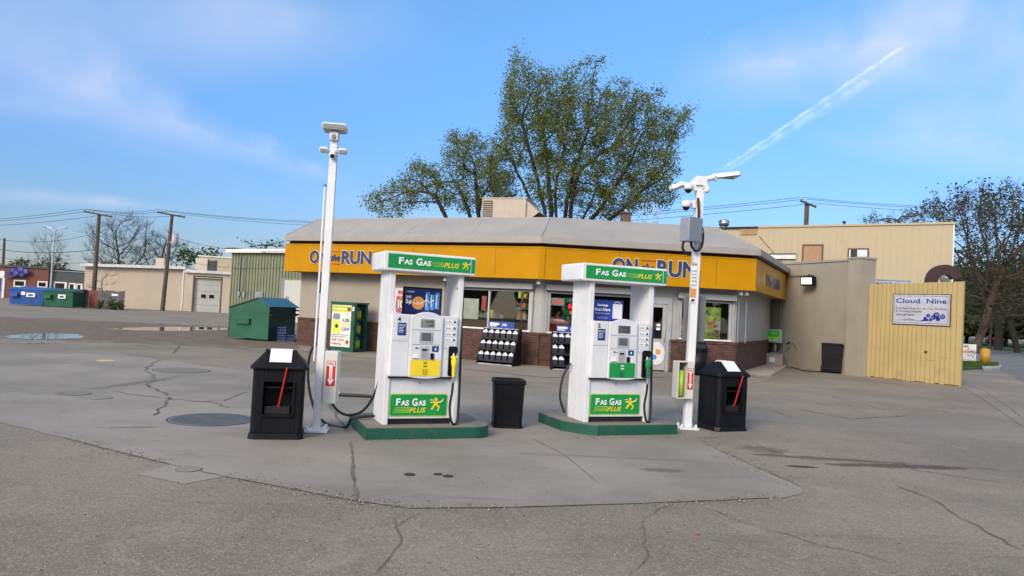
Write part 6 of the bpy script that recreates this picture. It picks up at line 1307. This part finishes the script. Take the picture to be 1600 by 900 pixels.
far_dump(68, 479, 115, 480, 60, 'dumpster_green', 'dumpster_shade_and_lid', 'dark green dumpster touching the blue one on the far lot', -.06)
# fence in two halves
p = D(129, 478, 62.0); q = D(191, 480, 62.0)
t = thing('board_fence', 'weathered board fence half red and half grey in front of the cream garage', 'fence', (p.x, 62.0, 0)); Lf = q.x - p.x; random.seed(8)
for nm, a_, c_, m_ in (('red_boards', 0, .38, 'fence_red'), ('grey_boards', .39, 1, 'fence_grey')):
    b = MB(); k = a_ * Lf
    while k < c_ * Lf: b.box(k, k + .13, random.uniform(-.02, .0), .04, .05, 1.55 + random.uniform(-.05, .05), m_); k += .165
    b.box(a_ * Lf, c_ * Lf, .045, .09, 1.3, 1.4, m_); b.obj(nm, t)
for k in (0, .385, 1): b = MB(); b.box(k * Lf - .05, k * Lf + .05, .091, .18, 0, 1.6, 'wood_pole'); b.obj('post', t)
b = MB(); x0 = D(174, 460, 61.9).x - p.x; b.box(x0, x0 + .5, -.05, -.03, 1.15, 1.32, 'paper'); b.obj('notice', t)
# ---------------------------------------------------------------- utility poles, street light, wires
def upole(u0, v0, u1, v1, Y, lab, arm=True, trans=False, r=.17, armw=1.25, base_hidden=False):
    tp = D(u1, v1, Y); bx = D(u0, v0, Y).x; t = thing('utility_pole', lab, 'utility pole', (bx, Y, 0)); dx = tp.x - bx
    b = MB(); b.tube([(0, 0, 0), (dx * .5, 0, tp.z * .5), (dx, 0, tp.z)], r, 'wood_pole', 10, [r * 1.15, r, r * .8]); b.obj('shaft', t); tips = []
    if arm:
        b = MB(); b.tube([(dx - armw, -.2, tp.z + .12), (dx + armw, -.2, tp.z - .22)], .07, 'wood_pole', 6); b.obj('crossarm', t)
        for s_ in (-.92, -.35, .92):
            x = dx + armw * s_; z = tp.z - .05 - .17 * s_ + .06; b = MB(); b.cyl((x, -.2), .05, z - .01, z + .18, 'ceramic', 8); b.obj('insulator', t); tips.append(Vector((bx + x, Y - .2, z + .17)))
    if trans:
        b = MB(); b.cyl((dx + .45, -.1), .28, tp.z - 2.9, tp.z - 1.8, 'ceramic', 14); b.cyl((dx + .45, -.1), .22, tp.z - 1.8, tp.z - 1.7, 'ceramic', 14); b.box(dx - .05, dx + .2, -.12, -.05, tp.z - 2.6, tp.z - 2.4, 'mid_grey'); b.obj('transformer', t)
    return t, tips, Vector((bx + dx, Y, tp.z))
_, tA, topA = upole(145, 478, 155, 334, 64, 'left of the two wooden utility poles, behind the red and grey fence')
_, tB, topB = upole(254, 481, 269, 335, 66, 'leaning wooden utility pole carrying a grey transformer by the cream garage', True, True)
_, tC, topC = upole(3, 452, 7, 372, 95, 'distant wooden utility pole at the left picture edge', False)
_, tD, topD = upole(1252, 520, 1261, 318, 46, 'wooden utility pole rising behind the cream building roof', True, False, .17, .5)
_, tE, topE = upole(1905, 560, 1915, 312, 50, 'wooden utility pole beyond the right picture edge', True, False, .17, 1.2)
def wire(a, c, sag, lab, r=.018, grp='overhead power lines'):
    P = [Vector(a).lerp(Vector(c), k / 16) - Vector((0, 0, sag * 4 * (k / 16) * (1 - k / 16))) for k in range(17)]
    b = MB(); b.tube(P, r, 'wire_black', 4); tag(b.obj('power_line'), lab, 'wire', grp)
nm3 = ('front', 'middle', 'rear')
for k in range(3):
    wire(tA[k] + Vector((-34, 12, -.8)), tA[k], .9, '%s power line leaving the left wooden pole towards the left edge' % nm3[k].capitalize())
    wire(tA[k], tB[k], .25, '%s power line between the two wooden poles by the garage' % nm3[k].capitalize())
    wire(tB[k], tD[k], 1.4, '%s power line from the transformer pole over the store roof' % nm3[k].capitalize(), .014)
    wire(tD[k], tE[k], .8, '%s power line right of the pole behind the cream building' % nm3[k].capitalize(), .012)
wire(D(0, 374, 66), D(153, 363, 64.2), .5, 'single thin cable meeting the left wooden pole halfway up')
wire(D(155, 363, 64.2), D(268, 370, 66.1), .4, 'single thin cable between the wooden poles below the crossarms', .014)
wire(D(270, 370, 66), D(470, 392, 52), .5, 'thin cable falling from the transformer pole to the green metal building', .016)
wire(D(0, 390, 80), D(152, 390, 64.1), .3, 'thick low cable crossing behind the street light', .03)
wire(D(0, 402, 85), D(152, 410, 64.1), .3, 'lowest thin cable crossing behind the street light', .016)
wire(D(268, 402, 65.9), D(470, 416, 51), .5, 'low cable sagging across the green metal wall', .014)
p = D(79, 452, 84); t = thing('street_light', 'pale double armed street light before the dark grey shop', 'street light', (p.x, 84, 0)); zt = D(79, 362, 84).z
b = MB(); b.tube([(0, 0, 0), (.0, 0, zt)], .12, 'galvanised', 8, [.14, .08]); b.obj('shaft', t)
for sx in (-1, 1): b = MB(); b.tube(bez([(0, 0, zt - .05), (sx * .35, 0, zt + .35), (sx * 1.0, 0, zt + .55)]), .05, 'galvanised', 6); b.obj('arm', t); b = MB(); b.ball((sx * 1.2, 0, zt + .54), .28, 'ceramic', 1, .5, .35); b.obj('lamp_head', t)
p = D(4, 425, 80); t = thing('speed_sign', 'small white road sign on a post before the red brick shop', 'sign', (p.x, 80, 0)); b = MB(); b.tube([(0, 0, 0), (0, 0, p.z + .3)], .04, 'galvanised', 6); b.obj('post', t); b = MB(); b.rrect(-.25, .25, p.z - .65, p.z + .1, .05, -.07, -.041, 'mural_white'); b.obj('plate', t)

# ---------------------------------------------------------------- trees (space colonisation: limbs grow towards points spread through the crown's lobes)
def grow(base, pts, seed, step=.5, kill=.8, trunk_h=3., maxn=9000, lean=(0, 0), stems=()):
    rs = np.random.RandomState(seed); pts = np.array(pts); nodes = [np.array(base, float)]; par = [-1]
    k = 1
    while nodes[-1][2] - base[2] < trunk_h:
        nodes.append(nodes[-1] + np.array([lean[0] * step + rs.uniform(-.03, .03), lean[1] * step + rs.uniform(-.03, .03), step])); par.append(len(nodes) - 2)
    fork = len(nodes) - 1
    for e in stems:
        a = nodes[fork]; e = np.array(e, float); L = np.linalg.norm(e - a); m_ = int(L / step); last = fork; side = rs.normal(size=3) * .35
        for j in range(1, m_ + 1):
            f = j / m_; q = a + (e - a) * f; q = q + np.array([(a[0] - e[0]) * .22 * math.sin(PI * f), (a[1] - e[1]) * .2 * math.sin(PI * f), 0]) + side * math.sin(2 * PI * f) + rs.uniform(-.04, .04, 3)
            nodes.append(q); par.append(last); last = len(nodes) - 1
    alive = np.ones(len(pts), bool); nd_ = np.full(len(pts), 1e9); ni = np.zeros(len(pts), int)
    for i, q in enumerate(nodes):
        d = np.linalg.norm(pts - q, axis=1); m = d < nd_; nd_[m] = d[m]; ni[m] = i
    for it in range(400):
        if not alive.any() or len(nodes) > maxn: break
        tgt = {}
        idx = np.where(alive)[0]; order = np.unique(ni[idx])
        new = []
        for n_ in order:
            sel = idx[ni[idx] == n_]; v = pts[sel] - nodes[n_]; v = v / (np.linalg.norm(v, axis=1)[:, None] + 1e-6); s = v.sum(0); s = s / (np.linalg.norm(s) + 1e-6) + rs.uniform(-.18, .18, 3); s /= np.linalg.norm(s) + 1e-6
            new.append((nodes[n_] + s * step, n_))
        prog = False
        for q, n_ in new:
            d = np.linalg.norm(pts - q, axis=1)
            m = (d < nd_) & alive
            if m.any() or True:
                nodes.append(q); par.append(n_); nd_[m] = d[m]; ni[m] = len(nodes) - 1
                if m.any(): prog = True
        alive &= nd_ > kill
        if not prog: break
    return np.array(nodes), par
def lobes(L, Y, n, seed, dy=None):
    """crown volume: each lobe is an ellipsoid (u, v, ru, rv) measured on the photograph and placed at distance Y with real depth"""
    rs = np.random.RandomState(seed); out = []; tot = sum(r[2] * r[3] for r in L)
    for (u, v, ru, rv, *ex) in L:
        c = D(u, v, Y); s = Y / FPX; yo = ex[0] if ex else 0
        k = max(4, int(n * ru * rv / tot)); rd_ = (dy if dy else .8 * min(ru, rv * 1.3) * s)
        while k > 0:
            q = rs.uniform(-1, 1, 3)
            if q.dot(q) > 1: continue
            out.append((c.x + q[0] * ru * s, Y + yo + q[1] * rd_, c.z + q[2] * rv * s)); k -= 1
    return out
def tree(name, lab, base, pts, seed, bark, leaf=None, step=.5, kill=.8, trunk_h=3., tip=.012, lsize=.16, lper=8, spread=.35, twigs=0, twl=.5, group=None, trunkr=None, lean=(0, 0), expo=2.3, leafprob=1.0, sides=5, stems=()):
    nodes, par = grow(base, pts, seed, step, kill, trunk_h, lean=lean, stems=stems); rs = np.random.RandomState(seed + 1); n = len(nodes); ch = [0] * n
    r = [0.0] * n; acc = [0.0] * n
    for i in range(n - 1, -1, -1):
        r[i] = max(tip, acc[i] ** (1 / expo)) if acc[i] else tip
        if par[i] >= 0: acc[par[i]] += r[i] ** expo; ch[par[i]] += 1
    if trunkr: k = trunkr / r[0]; r = [x if x <= tip * 1.2 else tip + (x - tip) * (k if x > 0 else 1) for x in r]
    t = thing(name, lab, 'tree', tuple(base), 0, group); bs = np.array(base, float)
    V = []; F = []
    for i in range(1, n):
        p = par[i]; a = nodes[p] - bs; c = nodes[i] - bs; d = c - a; L = np.linalg.norm(d); d /= L + 1e-9
        h = np.array([0, 0, 1.]) if abs(d[2]) < .9 else np.array([1., 0, 0]); x = np.cross(d, h); x /= np.linalg.norm(x); y = np.cross(d, x)
        ra = min(r[p], r[i] * 1.35); rb = r[i]; s = sides if rb > .04 else 3; b0 = len(V)
        for k in range(s):
            an = 2 * PI * k / s; o_ = x * math.cos(an) + y * math.sin(an); V.append(a + o_ * ra); V.append(c + o_ * rb)
        for k in range(s): q = (k + 1) % s; F.append((b0 + 2 * k, b0 + 2 * q, b0 + 2 * q + 1, b0 + 2 * k + 1))
    tips = [i for i in range(n) if r[i] < tip * 3.0 and i > 3]
    if twigs:
        for i in tips:
            for _ in range(twigs):
                a = nodes[i] - bs; d = rs.normal(size=3); d[2] = abs(d[2]) * .9 + .15
                if par[i] >= 0: d += (nodes[i] - nodes[par[i]]) / step * 1.2
                d /= np.linalg.norm(d); L = twl * rs.uniform(.5, 1.3); m = a + d * L * .5 + rs.normal(size=3) * .05; c = a + d * L + rs.normal(size=3) * .1; w_ = tip * .55; b0 = len(V)
                x = np.cross(d, [0.3, .5, 1.]); x /= np.linalg.norm(x); y = np.cross(d, x)
                for q, ww in ((a, w_), (m, w_ * .8), (c, w_ * .4)):
                    for k in range(3): an = 2 * PI * k / 3; V.append(q + (x * math.cos(an) + y * math.sin(an)) * ww)
                for j in range(2):
                    for k in range(3): q = (k + 1) % 3; F.append((b0 + 3 * j + k, b0 + 3 * j + q, b0 + 3 * j + 3 + q, b0 + 3 * j + 3 + k))
    me = bpy.data.meshes.new('trunk'); me.from_pydata([tuple(v) for v in V], [], F); me.materials.append(M[bark]); o = bpy.data.objects.new('trunk', me); COL.objects.link(o); o.parent = t
    me.polygons.foreach_set('use_smooth', [True] * len(F))
    if leaf:
        V = []; F = []
        for i in tips:
            if rs.rand() > leafprob: continue
            q_ = nodes[i]; cl = math.sin(q_[0] * 1.9 + 1.3 * math.sin(q_[2] * 1.4)) * math.sin(q_[2] * 2.1 + q_[1]) * .8 + .85
            dens = int(lper * rs.uniform(.3, 1.4) * max(.05, cl))
            for _ in range(dens):
                c = nodes[i] - bs + rs.normal(size=3) * spread * .6; a = rs.normal(size=3); a /= np.linalg.norm(a); e = np.cross(a, rs.normal(size=3)); e /= np.linalg.norm(e) + 1e-9; s = lsize * rs.uniform(.6, 1.3); b0 = len(V)
                V += [c - a * s * .5, c + e * s * .27, c + a * s * .5, c - e * s * .27]; F.append((b0, b0 + 1, b0 + 2, b0 + 3))
        me = bpy.data.meshes.new('crown'); me.from_pydata([tuple(v) for v in V], [], F); me.materials.append(M[leaf]); o = bpy.data.objects.new('crown', me); COL.objects.link(o); o.parent = t
    return t
# the big elm behind the store
L1 = [(808, 150, 28, 42), (835, 175, 40, 40), (798, 215, 26, 55), (860, 215, 62, 60), (900, 180, 40, 42), (921, 128, 8, 34), (940, 190, 40, 48), (935, 245, 84, 56), (1005, 195, 45, 36), (1042, 210, 30, 30), (1000, 262, 62, 42),
      (1020, 300, 38, 28), (880, 290, 70, 40), (960, 310, 66, 30), (804, 103, 6, 16), (788, 170, 12, 12), (868, 150, 16, 16), (1066, 192, 16, 12), (786, 148, 10, 8), (766, 262, 20, 36), (785, 300, 24, 30), (868, 165, 30, 36), (965, 172, 30, 28), (1010, 172, 30, 24), (888, 135, 22, 22), (840, 135, 20, 24), (860, 160, 34, 30), (960, 150, 20, 20)]
E1 = D(866, 430, 42.0)
tree('elm_tree', 'tall spreading tree with fresh green leaves and fanning dark limbs behind the store roof', (E1.x, 42.0, 0), lobes(L1, 42.0, 4200, 21, 4.2), 3, 'bark', 'leaf_spring', step=.38, kill=.50, trunk_h=1.4, tip=.011, lsize=.13, lper=46, spread=.33, twigs=1, twl=.6, trunkr=.34, expo=2.0, stems=[tuple(D(u, v, 42 + dy)) for u, v, dy in ((792, 235, .6), (815, 190, -1), (850, 215, 1.2), (880, 235, -1.4), (915, 215, .5), (955, 232, -1), (985, 255, 1.4), (1015, 285, -.5), (765, 290, -1.2), (935, 290, 2))])
L2 = [(745, 245, 42, 38), (720, 235, 30, 30), (690, 290, 50, 36), (640, 300, 40, 28), (600, 318, 34, 24), (660, 265, 20, 14), (770, 290, 35, 40), (735, 300, 50, 32)]
E2 = D(752, 420, 44.0)
tree('leafy_tree', 'lower leafy tree left of the tall one behind the store roof', (E2.x, 44.0, 0), lobes(L2, 44.0, 1500, 22, 3.0), 5, 'bark', 'leaf_spring', step=.38, kill=.52, trunk_h=1.6, tip=.011, lsize=.13, lper=46, spread=.34, twigs=1, twl=.6, trunkr=.24, expo=2.0, stems=[tuple(D(u, v, 44 + dy)) for u, v, dy in ((742, 262, 0), (715, 285, 1), (680, 305, -1), (765, 290, .5))])
# bare trees left
L3 = [(165, 375, 28, 30), (205, 360, 30, 26), (180, 400, 45, 30), (225, 395, 20, 30)]
q = D(185, 450, 92); tree('bare_tree', 'leafless grey branching tree between the two wooden poles', (q.x, 92, 0), lobes(L3, 92, 1100, 31, 4), 7, 'bark_grey', None, step=.6, kill=.8, trunk_h=3, tip=.017, twigs=7, twl=1.3, trunkr=.24, group='bare trees behind the garage')
L4 = [(255, 385, 25, 25), (240, 400, 20, 25), (275, 395, 20, 20)]
q = D(252, 450, 95); tree('bare_tree', 'leafless tree behind the transformer pole', (q.x, 95, 0), lobes(L4, 95, 550, 32, 4), 8, 'bark_grey', None, step=.6, kill=.85, trunk_h=3, tip=.017, twigs=7, twl=1.3, trunkr=.2, group='bare trees behind the garage')
L5 = [(78, 385, 22, 25), (85, 405, 25, 25), (65, 405, 15, 20)]
q = D(80, 450, 100); tree('bare_tree', 'pale thin leafless tree around the street light', (q.x, 100, 0), lobes(L5, 100, 420, 33, 3), 9, 'bark_pale', None, step=.6, kill=.85, trunk_h=3, tip=.014, twigs=6, twl=1.4, trunkr=.12, group='bare trees behind the garage')
q = D(312, 450, 90); tree('green_tree', 'round dark green tree above the garage rooftop units', (q.x, 90, 0), lobes([(312, 400, 30, 14), (325, 402, 18, 12), (295, 402, 18, 12)], 90, 260, 34, 3), 10, 'bark', 'leaf_green', step=.7, kill=1.0, trunk_h=2.5, tip=.03, lsize=.5, lper=14, spread=.8, trunkr=.3)
q = D(410, 450, 85); tree('green_tree', 'sparse tree showing over the green metal building roof', (q.x, 85, 0), lobes([(405, 383, 24, 7), (435, 384, 18, 7)], 85, 120, 35, 3), 11, 'bark_grey', 'leaf_far', step=.7, kill=1.0, trunk_h=3.5, tip=.03, lsize=.35, lper=5, spread=.6, twigs=3, twl=.8, trunkr=.25)
q = G(160, 479); q = D(166, 478, 66.5); tree('bare_shrub', 'small leafless shrub rising over the board fence', (q.x, 66.3, 0), lobes([(165, 438, 24, 14), (150, 445, 14, 12)], 66.3, 70, 36, 1), 12, 'bark_red', None, step=.35, kill=.5, trunk_h=.5, tip=.014, twigs=3, twl=.9, trunkr=.06)
def bush(name, lab, u, v, ru, rv, Y, leaf, n, ls, seed, cat='bush'):
    rs = np.random.RandomState(seed); s = Y / FPX; c = D(u, v, Y); t = thing(name, lab, cat, (c.x, Y, 0)); V = []; F = []
    lob = [(rs.uniform(-.75, .75), rs.uniform(-.5, .5), rs.uniform(.25, .9), rs.uniform(.22, .45)) for _ in range(14)]
    for _ in range(n):
        lx, ly, lz, lr = lob[rs.randint(14)]; d = rs.normal(size=3); d /= np.linalg.norm(d); q = np.array([(lx + d[0] * lr) * ru * s, (ly + d[1] * lr) * ru * s, max(.05, (lz + d[2] * lr)) * (c.z + rv * s)]); a = rs.normal(size=3); a /= np.linalg.norm(a); e = np.cross(a, rs.normal(size=3)); e /= np.linalg.norm(e); b0 = len(V); z = ls * rs.uniform(.6, 1.3)
        V += [q - a * z * .5, q + e * z * .3, q + a * z * .5, q - e * z * .3]; F.append((b0, b0 + 1, b0 + 2, b0 + 3))
    me = bpy.data.meshes.new('foliage'); me.from_pydata([tuple(v) for v in V], [], F); me.materials.append(M[leaf]); o = bpy.data.objects.new('foliage', me); COL.objects.link(o); o.parent = t
    b = MB()
    for _ in range(6): a = rs.uniform(0, 6.28); h = (c.z + rv * s) * .6; b.tube([(0, 0, 0), (math.cos(a) * ru * s * .5, math.sin(a) * ru * s * .3, h)], .03, 'bark', 5)
    b.obj('stems', t)
    return t
bush('bush', 'small dark green bush at the foot of the grey fence boards', 180, 472, 12, 6, 61.2, 'leaf_green', 900, .12, 1)
bush('bush', 'smallest green bush by the red fence boards', 157, 474, 6, 4, 61.3, 'leaf_green', 400, .12, 2)
# treelines and park at the right
def mass(name, x0, x1, y0, y1, h0, h1, n, leaf, ls, seed, lab=None, zmin=0):
    rs = np.random.RandomState(seed); V = []; F = []; k = 0
    bumps = [(rs.uniform(x0, x1), rs.uniform(y0, y1), rs.uniform(h0, h1), rs.uniform(2.5, 6)) for _ in range(max(6, int((x1 - x0) / 4)))]
    for _ in range(n):
        bx, by, bh, br = bumps[rs.randint(len(bumps))]; d = rs.normal(size=3); d /= np.linalg.norm(d); rr = rs.uniform(.55, 1.05); z = bh * .55 + d[2] * bh * .45 * rr
        q = np.array([bx + d[0] * br * rr, by + d[1] * br * rr, max(zmin, z)]); a = rs.normal(size=3); a /= np.linalg.norm(a); e = np.cross(a, rs.normal(size=3)); e /= np.linalg.norm(e); s = ls * rs.uniform(.6, 1.4); b0 = len(V)
        V += [q - a * s * .5, q + e * s * .3, q + a * s * .5, q - e * s * .3]; F.append((b0, b0 + 1, b0 + 2, b0 + 3))
    me = bpy.data.meshes.new(name); me.from_pydata([tuple(v) for v in V], [], F); me.materials.append(M[leaf]); o = bpy.data.objects.new(name, me); COL.objects.link(o); o['kind'] = 'stuff'; return o
mass('far_treeline', -190, -60, 150, 175, 5, 9, 9000, 'leaf_far', .9, 41)
mass('far_treeline', 92, 230, 150, 190, 11, 18, 16000, 'leaf_dark', 1.5, 42)
mass('far_treeline', 66, 150, 112, 132, 10, 15, 26000, 'leaf_dark', 1.1, 46, zmin=1.6)
mass('far_treeline', -70, 30, 190, 220, 5, 8, 4000, 'leaf_far', 1.2, 43)
mass('unseen_reflection_treeline', -80, 70, -56, -46, 9, 13, 26000, 'leaf_dark', 2.0, 44)  # unseen trees added behind the camera to darken window reflections and low sky
mass('unseen_reflection_treeline', -98, -78, -50, 34, 9, 13, 22000, 'leaf_dark', 2.0, 45)  # second unseen row, added off to the left for the left window's reflection
# big dark trees at the street
L6 = [(1530, 340, 60, 45), (1490, 340, 30, 35), (1560, 320, 40, 40), (1545, 420, 60, 60), (1600, 380, 60, 70), (1520, 470, 30, 50), (1600, 470, 40, 40), (1660, 400, 60, 90)]
q = D(1523, 540, 66)
tree('street_tree', 'tall dark reddish bare tree with leaning trunk beside the street corner', (q.x, 66, 0), lobes(L6, 66, 3000, 51, 6.5), 13, 'bark_red', 'leaf_brown', step=.6, kill=.85, trunk_h=5, tip=.017, lsize=.21, lper=22, spread=.5, twigs=3, twl=1.1, trunkr=.36, lean=(.28, 0), leafprob=.8)
L7 = [(1480, 325, 30, 22), (1500, 310, 30, 22), (1600, 330, 60, 40), (1490, 400, 20, 50), (1540, 460, 50, 50), (1600, 450, 60, 60), (1680, 420, 60, 90)]
q = D(1560, 540, 86); tree('street_tree', 'dark green tree behind the leaning reddish one at the street', (q.x, 86, 0), lobes(L7, 86, 1200, 52, 8), 14, 'bark', 'leaf_dark', step=.8, kill=1.1, trunk_h=4.5, tip=.022, lsize=.42, lper=9, spread=.8, twigs=3, twl=1.2, trunkr=.45)
q = D(1410, 540, 88); tree('green_tree', 'pale sparse tree showing over the cream building roof', (q.x, 88, 0), lobes([(1370, 343, 24, 13), (1410, 338, 22, 12), (1445, 335, 26, 14), (1395, 348, 50, 8)], 88, 420, 57, 3.5), 18, 'bark_grey', 'leaf_far', step=.6, kill=.8, trunk_h=6, tip=.016, lsize=.28, lper=10, spread=.5, twigs=3, twl=1.0, trunkr=.25)
q = D(1590, 545, 78); tree('street_tree', 'dark leaning tree nearest the right picture edge beyond the street', (q.x, 78, 0), lobes([(1600, 460, 40, 40), (1640, 430, 60, 60), (1585, 490, 25, 20), (1680, 480, 40, 40)], 78, 500, 53, 6), 15, 'bark', 'leaf_dark', step=.7, kill=1.0, trunk_h=3.0, tip=.02, lsize=.4, lper=10, spread=.7, twigs=2, twl=.9, trunkr=.35, lean=(-.25, 0))
for i, (u, Y, h) in enumerate(((1572, 120, 14), (1610, 130, 15), (1640, 110, 14), (1548, 135, 15), (1510, 130, 15))):
    q = D(u, 540, Y); lb = [(u + dx, 450 + dz, 28, 30) for dx, dz in ((0, 0), (18, 25), (-18, 20), (6, -40))]
    tree('park_tree', ('dark park tree straight beyond the street, behind the red parked car', 'dark park tree at the right picture edge beyond the lawn', 'dark park tree just outside the right picture edge', 'dark park tree left of the red parked car', 'dark park tree close to the yellow shed edge')[i], (q.x, Y, 0), lobes(lb, Y, 240, 60 + i, 4), 20 + i, 'bark', 'leaf_dark', step=1.1, kill=1.6, trunk_h=3.5, tip=.035, lsize=.7, lper=14, spread=1.1, trunkr=.35, group='park trees beyond the street', sides=5)
q = D(1547, 535, 92); b = MB(); b.tube([(0, 0, 0), (.2, 0, 7.5)], .13, 'wood_pole', 8); tag(b.obj('lamp_post', loc=(q.x, 92, 0)), 'thin plain post beyond the street left of the red parked car', 'post')
# parked car and little white house across the park
q = D(1556, 526, 150); t = thing('parked_car', 'small dark red car parked beyond the street under the trees', 'car', (q.x, 150, 0), .3)
b = MB(); b.plate([(-2, .35), (2, .35), (2, .85), (1.2, .95), (.7, 1.42), (-.9, 1.42), (-1.5, .95), (-2, .85)], -.85, .85, 'car_red'); b.obj('body', t, bevel=.05); b = MB(); b.plate([(-1.2, .98), (.95, .98), (.6, 1.36), (-.85, 1.36)], -.87, .87, 'dark_glass'); b.obj('window', t)
for sx in (-1.2, 1.2):
    for sy in (-.8, .62): b = MB(); b.cyl((0, 0), .33, 0, .2, 'black_rubber', 14, T=Matrix.Translation((sx, sy + .2, .33)) @ Matrix.Rotation(PI / 2, 4, 'X')); b.obj('wheel', t)
q = D(1575, 520, 185); t = thing('white_house', 'small pale house far beyond the park trees', 'house', (q.x, 185, 0), .2); b = MB(); b.box(-4, 4, 0, 6, 0, 2.6, 'house_white'); b.obj('wall', t); b = MB(); b.add([(-4.3, -.3, 2.6), (4.3, -.3, 2.6), (4.3, 6.3, 2.6), (-4.3, 6.3, 2.6), (-4.3, 3, 4.2), (4.3, 3, 4.2)], [(0, 1, 5, 4), (2, 3, 4, 5), (0, 4, 3), (1, 2, 5), (0, 3, 2, 1)], 'dark_roof'); b.obj('roof', t)
for x in (-2, 1.5): b = MB(); b.box(x - .5, x + .5, -.05, -.001, 1, 2, 'dark_glass'); b.obj('window', t)
